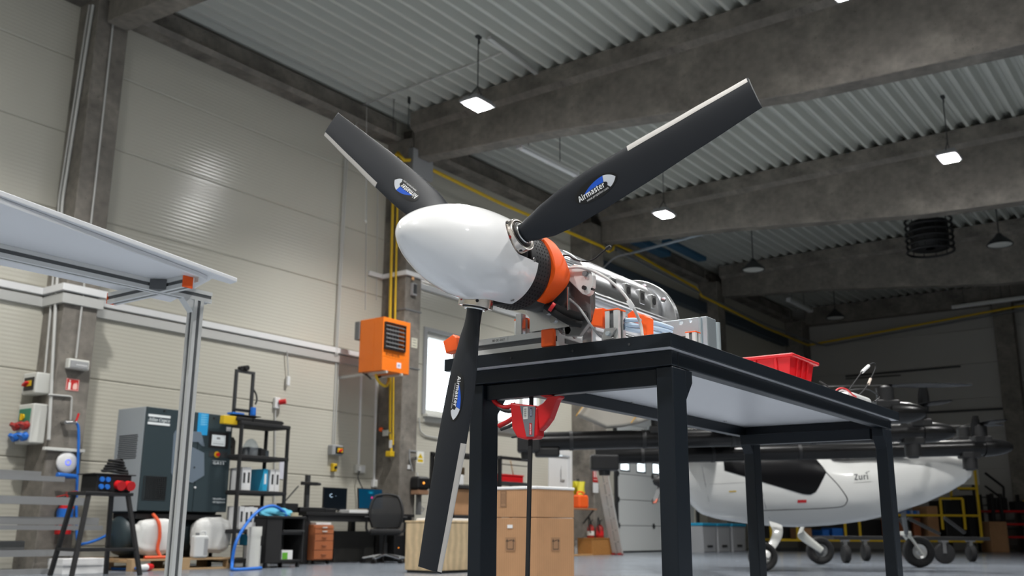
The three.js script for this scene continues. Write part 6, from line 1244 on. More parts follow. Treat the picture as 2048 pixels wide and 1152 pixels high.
// ---- red bar clamp on the front rail of the bench
{
  const XC = 2.105, t = thing('bar_clamp', 'red and grey one-hand bar clamp hanging on the front rail of the bench', 'clamp');
  obj('bar', bar([2.105, 0.8535, -1.486], [2.105, 0.3299, -1.4985], 0.011, 0.0065, 0.001, 1.5708), M.blackSoft, t, 'black steel bar');
  obj('body', prism([[-1.5443, 0.8273], [-1.5182, 0.8215], [-1.4907, 0.8183], [-1.4652, 0.814], [-1.4541, 0.8055], [-1.4557, 0.736], [-1.4635, 0.7287], [-1.4968, 0.7276], [-1.5209, 0.734], [-1.5373, 0.7583]], 'x', XC - 0.017, XC + 0.017, 0.005), M.red, t);
  obj('body_label', prism([[-1.5102, 0.8163], [-1.4607, 0.8104], [-1.4653, 0.7336], [-1.4889, 0.7347]], 'x', XC - 0.0185, XC - 0.0165), mat([0.16, 0.17, 0.19], 0.5), t, 'grey label field');
  raw('barcode', new THREE.BoxGeometry(0.0006, 0.032, 0.014).translate(XC - 0.0189, 0.7956, -1.4915), print(64, 128, (g) => { g.fillStyle = '#d9d9d4'; g.fillRect(0, 0, 64, 128); g.fillStyle = '#222'; for (let i = 0; i < 14; i++) g.fillRect(12, 14 + i * 7, 36, 2 + (i % 3)); }), t, 'white barcode sticker');
  raw('lettering', new THREE.BoxGeometry(0.0006, 0.03, 0.008).translate(XC - 0.0189, 0.7534, -1.4755), print(32, 128, (g) => { g.fillStyle = '#b51420'; g.fillRect(0, 0, 32, 128); g.fillStyle = '#f0d8d8'; g.save(); g.translate(24, 124); g.rotate(-Math.PI / 2); g.font = 'bold 24px sans-serif'; g.fillText('DUO KLAMP', 0, 0, 116); g.restore(); }), t);
  raw('brand_field', new THREE.BoxGeometry(0.0006, 0.022, 0.0065).translate(XC - 0.0189, 0.7971, -1.474), print(32, 96, (g) => { g.fillStyle = '#3c4660'; g.fillRect(0, 0, 32, 96); g.fillStyle = '#d8dce6'; g.save(); g.translate(23, 90); g.rotate(-Math.PI / 2); g.font = 'bold 22px sans-serif'; g.fillText('BESSEY', 0, 0, 84); g.restore(); }), t);
  obj('jaw', prism([[-1.4604, 0.8111], [-1.4399, 0.8201], [-1.429, 0.8297], [-1.4399, 0.8344], [-1.3902, 0.8346], [-1.3902, 0.8295], [-1.3995, 0.825], [-1.4213, 0.7777], [-1.4369, 0.7606], [-1.4526, 0.7486]], 'x', XC - 0.014, XC + 0.014, 0.004), M.red, t);
  obj('upper_arm', prism([[-1.4973, 0.857], [-1.462, 0.8517], [-1.4211, 0.8395], [-1.4025, 0.833], [-1.4352, 0.8314], [-1.4652, 0.844], [-1.494, 0.8501]], 'x', XC - 0.010, XC + 0.010, 0.003), M.red, t);
  obj('handle', tube([[2.105, 0.8484, -1.6165], [2.105, 0.8313, -1.6027], [2.105, 0.819, -1.5791], [2.105, 0.8187, -1.5558], [2.105, 0.8229, -1.5394]], 0.0062, 12, 40), M.red, t); obj('handle_grip', tube([[2.105, 0.8186, -1.5941], [2.105, 0.8092, -1.5723], [2.105, 0.8064, -1.5491], [2.105, 0.8119, -1.5328]], 0.0055, 12, 40), M.dark, t);
  obj('trigger', tube([[2.105, 0.7691, -1.5918], [2.105, 0.7771, -1.5686], [2.105, 0.7841, -1.5522], [2.105, 0.7899, -1.5391]], 0.0065, 12, 40), M.red, t); obj('trigger_grip', tube([[2.105, 0.7595, -1.585], [2.105, 0.7648, -1.5619], [2.105, 0.7691, -1.5439], [2.105, 0.7527, -1.5307]], 0.0045, 12, 40), M.dark, t);
  obj('release_lever', bar([2.105, 0.7366, -1.5485], [2.105, 0.7394, -1.5258], 0.008, 0.004, 0.001), M.dark, t);
}


// ================================================================ ON THE BENCH TOP
{
  // galvanised box section with cut-outs at the near edge
  const x0 = 2.30, x1 = 2.355, t = thing('steel_bracket', 'galvanised steel box bracket with round holes and a cut-out at the bench edge', 'bracket');
  const zl = -1.1764 - 0.06, zr = -1.0707, top = 1.04, Y = 0.953;
  const cut = [[zl + 0.02, Y + 0.042], [zr - 0.055, Y + 0.042], [zr - 0.038, Y + 0.032], [zr - 0.026, Y + 0.008], [zl + 0.02, Y + 0.008]];
  obj('front_plate', prism([[zl, Y], [zr, Y], [zr, top], [zl, top]], 'x', x0, x0 + 0.004, 0.0008, [cut.slice().reverse(), circle(-1.1441, 1.0316, 0.006, 18).reverse(), circle(-1.1167, 1.0324, 0.0042, 18).reverse()]), M.zinc, t);
  obj('side_plate', bx(x0 + 0.004, Y, zr - 0.005, x1, top, zr, 0.0015), M.zinc, t);
  obj('top_plate', bx(x0 + 0.004, top - 0.005, zl, x1, top, zr - 0.005, 0.001), M.zinc, t);
  obj('inner_block', bx(x0 + 0.012, Y, zl + 0.03, x0 + 0.045, Y + 0.04, zr - 0.045, 0.004), mat([0.34, 0.09, 0.03], 0.6), t, 'rust-coloured block inside');
  obj('post', rod([x0 - 0.004, Y, zr - 0.018], [x0 - 0.004, top - 0.002, zr - 0.018], 0.004, 0.004, 12), M.zinc, t);
  obj('rolled_edge', [rod([x1 + 0.02, Y, zr - 0.008], [x1 + 0.02, top - 0.004, zr - 0.008], 0.010, 0.010, 18), bx(x1, Y, zr - 0.02, x1 + 0.02, top - 0.006, zr - 0.016)], M.zinc, t);
}
{
  // small extrusion posts with orange caps in front of the bracket
  const t = thing('low_post', 'short aluminium extrusion post with orange cap before the galvanised bracket', 'post');
  const za = -1.0932, zb = -1.0657, top = 0.9847, w = zb - za;
  const p = profileBar('extrusion', [2.22 + w / 2, 0.953, (za + zb) / 2], [2.22 + w / 2, top, (za + zb) / 2], w, t);
  obj('cap', bx(2.219, top, za - 0.001, 2.221 + w, top + 0.003, zb + 0.001, 0.001), M.orange, t);
  // orange hose bracket on the near side of the motor
  const b = thing('hose_bracket', 'orange printed bracket holding the pale blue hoses beside the motor', 'bracket');
  obj('bracket', prism([[-1.1779, 1.011], [-1.1663, 1.0198], [-1.1467, 1.0186], [-1.1358, 1.0097], [-1.1371, 0.9659], [-1.1538, 0.9652], [-1.157, 1.0021], [-1.1767, 1.0032]], 'x', 2.10, 2.135, 0.003), M.orange, b);
  obj('rear_tab', prism([[-1.2145, 1.0336], [-1.1997, 1.0422], [-1.1827, 1.0323], [-1.1774, 1.0161], [-1.2119, 1.0203]], 'x', 2.14, 2.165, 0.002), M.orange, b);
  const hose = mat([0.44, 0.58, 0.74], 0.4);
  for (const [pts, label] of [
    [[[2.07, 1.0015, -1.1822], [2.09, 1.0041, -1.164], [2.118, 1.0033, -1.1488], [2.16, 1.0065, -1.1463], [2.2, 1.0048, -1.1393], [2.23, 1.0029, -1.1352]], 'upper'],
    [[[2.07, 0.9903, -1.1825], [2.09, 0.9903, -1.1644], [2.118, 0.9908, -1.1492], [2.16, 0.9921, -1.1439], [2.2, 0.9932, -1.1397], [2.23, 0.9941, -1.1384]], 'middle'],
    [[[2.07, 0.9828, -1.1826], [2.09, 0.9781, -1.1675], [2.118, 0.977, -1.1496], [2.16, 0.9798, -1.1471], [2.19, 0.9833, -1.1461]], 'lower']])
    one('hose', tube(pts, 0.0056, 12, 60), hose, `pale blue hose through the orange bracket, the ${label} of the three`, 'hose');
}
{
  const clear = mat([0.62, 0.61, 0.60], 0.3);
  one('clear_hose', tube([[2.02, 1.1439, -1.3123], [2.02, 1.1399, -1.278], [2.03, 1.1265, -1.2433], [2.03, 1.0984, -1.2006], [2.04, 1.063, -1.1677], [2.05, 1.0219, -1.1438], [2.06, 0.9852, -1.1325], [2.05, 0.953, -1.1224]], 0.0036, 10, 120), clear, 'clear hose arching over the side of the motor down to the bench', 'hose');
  const tag_ = thing('paper_tag', 'small pale tag on the clear hose above the orange bracket', 'tag');
  obj('tag', prism([[-1.157, 1.0404], [-1.1472, 1.0441], [-1.1366, 1.0278], [-1.1396, 1.0207], [-1.1465, 1.0192]], 'x', 2.036, 2.04), M.white, tag_);
  one('control_cable', tube([[2.02, 1.0631, -1.31], [2.02, 1.0421, -1.2865], [2.02, 1.014, -1.2649], [2.025, 0.9879, -1.2496], [2.04, 0.9665, -1.2376], [2.05, 0.9597, -1.2294]], 0.003, 10, 60), M.grey, 'grey control cable curving down before the motor to the bench', 'cable');
  one('power_cable', tube([[2.01, 1.0611, -1.3684], [2.015, 1.0438, -1.3474], [2.025, 1.0293, -1.3195], [2.028, 1.0166, -1.2845], [2.06, 1.0277, -1.2869]], 0.0105, 14, 60), M.blackSoft, 'thick black power cable bending behind the orange shroud, the upper of two', 'cable');
  one('power_cable', tube([[2, 1.0488, -1.3677], [2, 1.0244, -1.3375], [2.01, 1.0016, -1.3026], [2.03, 0.9963, -1.2816]], 0.0085, 14, 60), M.blackSoft, 'thick black power cable bending behind the orange shroud, the lower of two', 'cable');
  one('cable_tie', rod([1.99, 1.0443, -1.3472], [1.995, 1.0394, -1.3416], 0.0125, 0.0125, 16), M.red, 'red band round the black power cables', 'band');
  const w = thing('sensor_cable', 'thin dark sensor cable rising from the motor top and ending in a small plug', 'cable');
  obj('lead', tube([[2.02, 1.1798, -1.3486], [2.02, 1.1771, -1.3151], [2.02, 1.163, -1.2927], [2.02, 1.1531, -1.2631], [2.02, 1.1554, -1.2367], [2.02, 1.1674, -1.2148], [2.02, 1.1763, -1.1988]], 0.0021, 8, 80), M.blackSoft, w); obj('plug', rod([2.02, 1.1753, -1.2003], [2.02, 1.181, -1.1887], 0.005, 0.004, 14), M.black, w);
}
{
  // red storage bin at the bench edge
  const t = thing('storage_bin', 'bright red ribbed plastic bin at the long edge of the bench', 'bin');
  const zf = -1.115, x1 = 3.2139, x0 = x1 - 0.22, Y = 0.953, top = 1.0431, zb = zf - 0.17, m = phys([0.66, 0.008, 0.014], 0.35, 0, {});
  const P = (k) => [[x0 + 0.02 - k, zb + 0.015 - k], [x1 - 0.018 + k, zb + 0.015 - k], [x1 - 0.018 + k, zf - 0.015 + k], [x0 + 0.02 - k, zf - 0.015 + k]];
  const A = P(0), B = P(0.014);
  const wall = (i, j, th) => { const a = A[i], b = A[j], c = B[j], d = B[i], mx = (x0 + x1) / 2, mz = (zb + zf) / 2; const inn = (p) => [p[0] + (mx - p[0]) * 0.03, p[1] + (mz - p[1]) * 0.05]; const S = (p, q, r, s) => sheet(8, 1, (u, v) => { const l = [p[0] + (q[0] - p[0]) * u, p[1] + (q[1] - p[1]) * u], h = [s[0] + (r[0] - s[0]) * u, s[1] + (r[1] - s[1]) * u]; return [l[0] + (h[0] - l[0]) * v, Y + (top - Y) * v, l[1] + (h[1] - l[1]) * v]; }); return [S(a, b, c, d), S(inn(a), inn(b), inn(c), inn(d))]; };
  obj('body', [...wall(0, 1), ...wall(1, 2), ...wall(2, 3), ...wall(3, 0), prism(A, 'y', Y, Y + 0.004)], m, t);
  const r = 0.016, o = B.map((p, i) => [p[0] + (i === 1 || i === 2 ? r : -r) * 0.6, p[1] + (i > 1 ? r : -r) * 0.6]);
  obj('rim', [tube([[o[0][0], top, o[0][1]], [o[1][0], top, o[1][1]]], 0.006), tube([[o[1][0], top, o[1][1]], [o[2][0], top, o[2][1]]], 0.006), tube([[o[2][0], top, o[2][1]], [o[3][0], top, o[3][1]]], 0.006), tube([[o[3][0], top, o[3][1]], [o[0][0], top, o[0][1]]], 0.006), ...[0, 1, 2, 3].map((i) => new THREE.SphereGeometry(0.0062, 12, 8).translate(o[i][0], top, o[i][1])), ...[[0, 1], [1, 2], [2, 3], [3, 0]].map(([i, j]) => prism([B[i], B[j], o[j], o[i]], 'y', top - 0.003, top + 0.005))], m, t);
  const ribs = []; for (let i = 1; i < 4; i++) { const x = x0 + 0.02 + (x1 - x0 - 0.04) * i / 4; ribs.push(bar([x, Y, zf - 0.015], [x, top, zf], 0.012, 0.012, 0.003)); } for (const s of [0.3, 0.7]) ribs.push(bar([x0 + 0.02, Y, zb + (zf - zb) * s], [x0 + 0.006, top, zb + (zf - zb) * s], 0.012, 0.012, 0.003));
  obj('rib', ribs, m, t);
  one('blue_tray', bx(x0 + 0.08, top - 0.012, zb + 0.03, x1 - 0.06, top + 0.014, zf - 0.04, 0.004), mat([0.05, 0.06, 0.30], 0.5), 'dark blue tray lying in the red bin', 'tray');
}
{
  // cables and a small device at the far end of the bench
  const d = thing('silver_device', 'rounded silver device with red and white wires at the far end of the bench', 'device');
  const a = [3.5828, 0.9823, -1.12];
  obj('body', bx(a[0] - 0.03, 0.953, -1.22, a[0] + 0.2, 0.953 + 0.04, -1.1, 0.018), M.anodised, d);
  obj('red_wire', tube([[3.3478, 0.9631, -1.1], [3.4035, 0.9833, -1.1], [3.4792, 0.9904, -1.1], [3.5423, 0.9798, -1.1], [3.5856, 0.9739, -1.1]], 0.0028, 8, 40), M.red, d); obj('white_wire', tube([[3.3675, 0.9602, -1.1], [3.4654, 0.9843, -1.11], [3.5525, 0.9853, -1.11]], 0.0028, 8, 30), M.white, d);
  const c = thing('probe_cable', 'black cable loop with a white connector standing up at the far end of the bench', 'cable');
  obj('lead', tube([[3.5634, 0.9945, -1.12], [3.6663, 1.0472, -1.12], [3.7469, 1.0876, -1.12], [3.8427, 1.1273, -1.12], [3.9105, 1.1445, -1.12], [3.9256, 1.1287, -1.12], [3.8701, 1.088, -1.12], [3.8177, 1.0544, -1.12], [3.7542, 1.0202, -1.12], [3.6504, 0.9806, -1.12]], 0.0022, 8, 100), M.blackSoft, c);
  obj('white_connector', rod([3.7469, 1.0876, -1.12], [3.8352, 1.1224, -1.12], 0.0065, 0.0065, 14), M.white, c); obj('clear_connector', rod([3.8167, 1.0505, -1.12], [3.8475, 1.0735, -1.12], 0.0055, 0.0055, 14), mat([0.6, 0.5, 0.42], 0.4), c);
  one('bench_cable', tube([[3.2634, 0.9939, -1.12], [3.2859, 0.978, -1.1], [3.3481, 0.9649, -1.1], [3.8685, 1.0397, -1.15], [4.0461, 1.0301, -1.15], [3.917, 0.9949, -1.13]], 0.0026, 8, 80), M.black, 'black cable running from the red bin to the far end of the bench', 'cable');
}


// ================================================================ AIRCRAFT
// built in its own frame: a along the fuselage towards the nose, y up, b out of its flank towards the bench
const AIR = new THREE.Matrix4().set(0.5934, 0, -0.8049, 0, 0, 1, 0, 0, 0.8049, 0, 0.5934, 0, 0, 0, 0, 1);
{
  const t = thing('aircraft', 'white experimental aircraft with black lift booms standing behind the bench', 'aircraft');
  const put = (name, geos, m, parent = t, label) => { const o = obj(name, geos, m, parent, label); o.geometry.applyMatrix4(AIR); return o; };
  const putRaw = (name, g, m, parent, label) => { g.applyMatrix4(AIR); return raw(name, g, m, parent, label); };
  const BC = -14.3;                                       // middle plane of the fuselage
  const TOPL = [[2.2716, 1.1895], [2.312, 1.3433], [2.4245, 1.5194], [2.6648, 1.6551], [3.0608, 1.7287], [3.7776, 1.762], [4.2051, 1.7366], [4.413, 1.6389], [4.6375, 1.584], [4.9108, 1.6141], [5.3418, 1.6489], [5.7707, 1.6554], [6.1259, 1.6367], [6.3702, 1.5819], [6.5184, 1.4984], [6.5865, 1.4007], [6.6011, 1.3378]];
  const BOT = [[2.2716, 1.1895], [2.3048, 1.1202], [2.4965, 0.9415], [2.7003, 0.7435], [2.9431, 0.6699], [3.2845, 0.6176], [3.6752, 0.5793], [4.06, 0.5683], [4.4822, 0.5916], [4.9781, 0.6564], [5.4083, 0.7619], [5.8433, 0.9023], [6.2111, 1.0568], [6.4503, 1.1833], [6.559, 1.2746], [6.6011, 1.3378]];
  const lin = (tab, x) => { if (x <= tab[0][0]) return tab[0][1]; for (let i = 1; i < tab.length; i++) if (x <= tab[i][0]) { const k = (x - tab[i - 1][0]) / (tab[i][0] - tab[i - 1][0]); const p0 = tab[Math.max(0, i - 2)][1], p1 = tab[i - 1][1], p2 = tab[i][1], p3 = tab[Math.min(tab.length - 1, i + 1)][1]; const cr = p1 + 0.5 * k * (p2 - p0 + k * (2 * p0 - 5 * p1 + 4 * p2 - p3 + k * (3 * (p1 - p2) + p3 - p0))); return (cr + (p1 + (p2 - p1) * k)) / 2; } return tab[tab.length - 1][1]; };
  const a0 = TOPL[0][0], a1 = TOPL[TOPL.length - 1][0], LEN = a1 - a0;
  const WID = [[0, 0.02], [0.01, 0.16], [0.04, 0.28], [0.1, 0.4], [0.22, 0.52], [0.4, 0.56], [0.55, 0.54], [0.7, 0.47], [0.82, 0.37], [0.91, 0.26], [0.965, 0.16], [0.99, 0.08], [1, 0.01]];
  const sec = (a) => { const y1 = lin(TOPL, a), y0 = lin(BOT, a), w = lin(WID, (a - a0) / LEN); return [(y0 + y1) / 2, Math.max(0.002, (y1 - y0) / 2), w]; };
  const N = 2.25, se = (q) => Math.sign(q) * Math.pow(Math.abs(q), 2 / N);
  const skinM = phys([0.74, 0.74, 0.72], 0.4, 0, { clearcoat: 0.7, clearcoatRoughness: 0.12 });
  const fus = put('fuselage', sheet(110, 56, (i, j) => { const u = 0.5 - 0.5 * Math.cos(Math.PI * i), a = a0 + LEN * u, [c, h, w] = sec(a), g = j * Math.PI * 2; return [a, c + h * se(Math.sin(g)), BC + w * se(Math.cos(g))]; }, true), skinM, t, 'glossy white fuselage');
  const flank = (a, y, lift) => { const [c, h, w] = sec(a), k = Math.min(0.999, Math.abs((y - c) / h)); return [a, y, BC + w * Math.pow(1 - Math.pow(k, N), 1 / N) + lift]; };
  const polyY = (pl, a) => { for (let i = 1; i < pl.length; i++) if (a <= pl[i][0]) return pl[i - 1][1] + (pl[i][1] - pl[i - 1][1]) * (a - pl[i - 1][0]) / Math.max(1e-6, pl[i][0] - pl[i - 1][0]); return pl[pl.length - 1][1]; };
  const patch = (up, lo, lift, n = 40, m = 16) => { const A0 = Math.max(up[0][0], lo[0][0]), A1 = Math.min(up[up.length - 1][0], lo[lo.length - 1][0]); return sheet(n, m, (i, j) => { const a = A0 + (A1 - A0) * i, yu = polyY(up, a), yl = polyY(lo, a); return flank(a, yl + (yu - yl) * j, lift); }); };
  put('side_window', patch([[2.9594, 1.6664], [4.0992, 1.6812], [4.3387, 1.3271], [4.3442, 1.3067]], [[2.9442, 1.3243], [3.4465, 1.165], [4.0073, 1.0003], [4.0961, 0.9942], [4.1812, 1.0351], [4.2586, 1.1638], [4.3442, 1.3067]], 0.006), phys([0.004, 0.004, 0.005], 0.3, 0, { specularIntensity: 0.35 }), fus, 'black side window');
  put('windscreen', patch([[4.2797, 1.6423], [4.4222, 1.581], [4.652, 1.5723]], [[4.2778, 1.6146], [4.3955, 1.4981], [4.6517, 1.5688]], 0.006, 20, 6), M.black, fus, 'dark edge of the windscreen');
  const line = (pts, r) => { const c = new THREE.CatmullRomCurve3(pts.map((p) => V(flank(p[0], p[1], 0.001))), false, 'catmullrom', 0.3); return new THREE.TubeGeometry(c, 90, r, 6); };
  put('door_seam', line([[4.1809, 1.5512], [4.3438, 1.2999], [4.4775, 1.1451], [4.5836, 0.9975], [4.613, 0.9306], [4.5806, 0.8634], [4.5101, 0.8362], [4.2349, 0.8143], [3.8235, 0.7981], [3.426, 0.7821]], 0.006), M.black, fus);
  put('panel_seam', line([[2.6497, 1.5612], [2.6693, 1.3564], [2.6957, 1.1531], [2.7479, 0.9179], [2.8221, 0.7313]], 0.003), M.grey, fus);
  put('panel_seam', line([[3.4526, 1.0234], [3.4976, 0.8427], [3.5776, 0.6833]], 0.004), M.grey, fus);
  put('panel_seam', line([[2.688, 1.1328], [2.9498, 1.1413], [3.2258, 1.1567]], 0.002), M.grey, fus);
  put('red_mark', patch([[3.9272, 0.9259], [4.0508, 0.9301]], [[3.9247, 0.8857], [4.0482, 0.8899]], 0.004, 4, 2), M.red, fus);
  put('yellow_mark', patch([[3.0071, 1.0406], [3.1036, 1.048]], [[3.0065, 1.0271], [3.1028, 1.0311]], 0.004, 4, 2), M.yellow, fus);
  put('strut_blister', patch([[3.3172, 1.6001], [3.5253, 1.6016], [3.7216, 1.3977]], [[3.3168, 1.5933], [3.5141, 1.3963], [3.7212, 1.3909]], 0.002, 8, 4), skinM, fus);
  {
    const g = patch([[4.717, 1.3218], [4.9757, 1.3407]], [[4.7052, 1.1647], [4.9632, 1.1835]], 0.005, 14, 8);
    putRaw('lettering', g, print(256, 150, (q) => { q.fillStyle = '#dadad6'; q.fillRect(0, 0, 256, 150); q.fillStyle = '#33363a'; q.font = 'bold 112px sans-serif'; q.fillText('Zuri', 8, 122, 236); q.lineWidth = 8; q.strokeStyle = '#33363a'; q.beginPath(); q.moveTo(182, 40); q.quadraticCurveTo(220, 18, 252, 16); q.stroke(); }, { roughness: 0.4 }), fus, 'dark lettering');
  }
  // undercarriage
  const wheel = (c, r, w, dish, label) => {
    const o = put('wheel', turned([[-w / 2, r * 0.5], [-w / 2, r * 0.86], [-w * 0.36, r * 0.97], [0, r], [w * 0.36, r * 0.97], [w / 2, r * 0.86], [w / 2, r * 0.5], [-w / 2, r * 0.5]], 'z', c, 40), M.blackSoft, t, label);
    put('rim', turned([[-w * 0.42, 0], [-w * 0.42, r * 0.5], [w * 0.42, r * 0.5], [w * 0.42, r * 0.42], [w * 0.26, r * 0.36], [w * 0.22, r * 0.12], [w * 0.5, r * 0.1], [w * 0.5, 0]], 'z', c, 32), dish, o);
    return o;
  };
  const wn = [3.2842, 0, -13.2648], wf = [4.9507, 0, -16.2729], ww = [6.0923, 0, -15.1966];
  const rn = 0.188, rf = 0.215, rw = 0.23;
  wheel([wn[0], rn, wn[2]], rn, 0.14, M.steel, 'near main wheel'); wheel([wf[0], rf, wf[2]], rf, 0.14, M.midgrey, 'far main wheel'); wheel([ww[0], rw, ww[2]], rw, 0.13, M.steel, 'nose wheel');
  const strutN = [3.5624, 0.6154, -13.6], strutF = [4.2636, 0.6129, -14.6];
  const limb = (pts, w0, w1) => { const c = new THREE.CatmullRomCurve3(pts.map(V)), n = 20; return sheet(n, 12, (i, j) => { const p = c.getPoint(i), d = c.getTangent(i), s = new THREE.Vector3(d.y, -d.x, 0).normalize(), g = j * Math.PI * 2, w = w0 + (w1 - w0) * i; p.add(s.multiplyScalar(Math.cos(g) * w / 2)); p.z += Math.sin(g) * 0.025; return p.toArray(); }, true); };
  put('gear_leg', limb([strutN, [strutN[0] - 0.05, (strutN[1] + rn) / 2 + 0.06, wn[2] - 0.1], [wn[0] + 0.02, rn, wn[2] + 0.085]], 0.19, 0.09), skinM, t, 'white main gear leg, near side');
  put('gear_leg', limb([strutF, [(strutF[0] + wf[0]) / 2 + 0.02, (strutF[1] + rf) / 2 + 0.03, wf[2] + 0.2], [wf[0], rf, wf[2] + 0.1]], 0.2, 0.1), M.offwhite, t, 'pale main gear leg, far side');
  const fork = [5.5261, 0.7422, -14.2];
  put('nose_strut', rod(fork, [ww[0] - 0.16, 0.47, ww[2]], 0.035, 0.03), M.midgrey, t);
  for (const s of [-1, 1]) put('nose_fork', bar([ww[0] - 0.17, 0.48, ww[2] + s * 0.085], [ww[0] + 0.02, 0.18, ww[2] + s * 0.085], 0.12, 0.02, 0.006), M.offwhite, t);
  put('fork_bridge', bar([ww[0] - 0.17, 0.49, ww[2] - 0.1], [ww[0] - 0.17, 0.49, ww[2] + 0.1], 0.1, 0.06, 0.01), M.offwhite, t);
  // pusher propeller at the tail: one blade tip shows beside the bench leg
  const hubP = [2.2432, 1.1893, -14.2];
  put('pusher_hub', turned([[-0.22, 0], [-0.2, 0.05], [-0.1, 0.1], [0, 0.12], [0, 0]], 'x', [hubP[0], hubP[1], BC], 24), M.black, t);
  const tipP = [2.0366, 0.8901, -14.2];
  const pb = put('pusher_blade', [bar([hubP[0] - 0.08, hubP[1], BC], [tipP[0], tipP[1] + 0.02, BC + 0.12], 0.09, 0.012, 0.004), bar([hubP[0] - 0.08, hubP[1], BC], [hubP[0] - 0.08, hubP[1] + 0.5, BC - 0.1], 0.09, 0.012, 0.004)], M.midgrey, t);
  put('blade_tip', bar([tipP[0] + 0.02, tipP[1] + 0.05, BC + 0.115], [tipP[0] - 0.01, tipP[1] - 0.01, BC + 0.125], 0.092, 0.014, 0.004), mat([0.7, 0.16, 0.08], 0.5), pb);
  // lift booms with motors, fairings and rotors
  const boom = (p, q, r, label) => {
    const o = put('boom', [rod(p, q, r, r, 28)], M.carbon, t, label);
    put('nose_cone', sheet(16, 24, (i, j) => { const R = r * 1.12 * Math.sqrt(Math.max(0, 1 - Math.pow(i, 2.2))), g = j * Math.PI * 2; return [q[0] - 0.04 + 0.40 * i, q[1] + 0.012 * i + R * Math.sin(g), q[2] + R * Math.cos(g)]; }, true), M.carbon, o);
    for (const u of [0.12, 0.3, 0.52, 0.72]) put('band', rod([p[0] + (q[0] - p[0]) * u - 0.02, p[1] + (q[1] - p[1]) * u, p[2]], [p[0] + (q[0] - p[0]) * u + 0.02, p[1] + (q[1] - p[1]) * u + 0.001, p[2]], r * 1.06, r * 1.06, 28), M.black, o);
    return o;
  };
  const rotor = (o, x, y, z, up, half, ang, r = 0.09) => {
    put('motor_mount', [bx(x - 0.12, y - 0.03 * up, z - 0.09, x + 0.12, y + 0.06 * up, z + 0.09, 0.02)], M.black, o);
    put('motor', [rod([x, y + 0.05 * up, z], [x, y + 0.19 * up, z], r, r, 28), rod([x, y + 0.19 * up, z], [x, y + 0.21 * up, z], r * 0.8, r * 0.6, 28)], M.black, o);
    if (half) for (const s of [-1, 1]) put('rotor_blade', sheet(20, 12, (i, j) => { const l = 0.03 + half * i, w = 0.018 + 0.045 * Math.sin(Math.PI * Math.min(1, 0.15 + 0.8 * i)), g = j * Math.PI * 2, u = Math.cos(g) * w, v = Math.sin(g) * 0.007; return [x + s * (l * Math.cos(ang) - u * Math.sin(ang)), y + 0.215 * up + v + u * 0.25, z + s * (l * Math.sin(ang) + u * Math.cos(ang))]; }, true), M.carbon, o);
  };
  const A0 = [0.1317, 1.4731, -11.3], A1 = [4.7238, 1.6124, -11.3], B0 = [1.0895, 1.4312, -12.9], B1 = [6.1669, 1.5817, -12.9];
  const bA = boom(A0, A1, 0.105, 'near black lift boom'), bB = boom(B0, B1, 0.105, 'far black lift boom');
  put('tail_block', [bx(A0[0] - 0.06, A0[1] - 0.12, A0[2] - 0.12, A0[0] + 0.2, A0[1] + 0.14, A0[2] + 0.12, 0.03), bx(A0[0] + 0.14, A0[1] - 0.17, A0[2] - 0.09, A0[0] + 0.42, A0[1] - 0.06, A0[2] + 0.09, 0.03), rod([A0[0] + 0.05, A0[1] - 0.11, A0[2]], [A0[0] + 0.05, A0[1] - 0.2, A0[2]], 0.07, 0.06, 20)], M.black, bA);
  put('tail_block', [bx(B0[0] - 0.06, B0[1] - 0.18, B0[2] - 0.13, B0[0] + 0.3, B0[1] + 0.02, B0[2] + 0.12, 0.03), rod([B0[0] + 0.12, B0[1] - 0.17, B0[2]], [B0[0] + 0.12, B0[1] - 0.24, B0[2]], 0.08, 0.07, 20)], M.black, bB);
  const along = (p, q, px) => { const k = (px - p[0]) / (q[0] - p[0]); return [px, p[1] + (q[1] - p[1]) * k, p[2]]; };
  const RA = [1.688, 4.6667], RB = [5.9882, 3.1008];
  let c = along(A0, A1, RA[0]); rotor(bA, c[0], c[1] + 0.08, c[2], 1, 0.75, 1.35);
  c = along(A0, A1, RA[1]); rotor(bA, c[0], c[1] + 0.09, c[2], 1, 0.5, 1.25); rotor(bA, c[0] - 0.1, c[1] - 0.08, c[2], -1, 0, 0);
  c = along(B0, B1, RB[0]); rotor(bB, c[0] + 0.12, c[1] + 0.09, c[2], 1, 0.55, 1.45); rotor(bB, c[0] - 0.05, c[1] - 0.08, c[2], -1, 0, 0);
  const sp0 = 2.6073, sy = along(A0, A1, sp0)[1];
  // second pair of booms, whose front ends show over the bench and behind the first pair
  const C0 = [3.4483, 1.6164, -10.2], C1 = [3.9462, 1.7024, -10.2], D0 = [4.4571, 1.5813, -13.9], D1 = [6.4582, 1.6851, -13.9];
  const bC = boom([sp0 - 0.4, C0[1] - 0.05, C0[2]], C1, 0.105, 'nearest black lift boom, seen over the bench'), bD = boom(D0, D1, 0.1, 'black lift boom close to the nose');
  const mc = [3.8837, 1.8211, -10.2]; rotor(bC, mc[0], C1[1] + 0.07, C1[2], 1, 0.85, 0.1);
  const md = [6.3478, 1.7676, -13.9]; rotor(bD, md[0], D1[1] + 0.07, D1[2], 1, 0.5, 0.2);
  for (const [p, o] of [[[4.7297, 1.9839, -11.3], bA], [[6.0479, 1.8068, -12.9], bB]]) {
    put('rotor_blade', sheet(18, 12, (i, j) => { const g = j * Math.PI * 2, w = 0.03 + 0.04 * Math.sin(Math.PI * (0.2 + 0.75 * i)); return [p[0] + Math.cos(g) * w, p[1] - 0.14 + 0.32 * i, p[2] + Math.sin(g) * 0.012 + 0.05 * i]; }, true), M.carbon, o);
  }
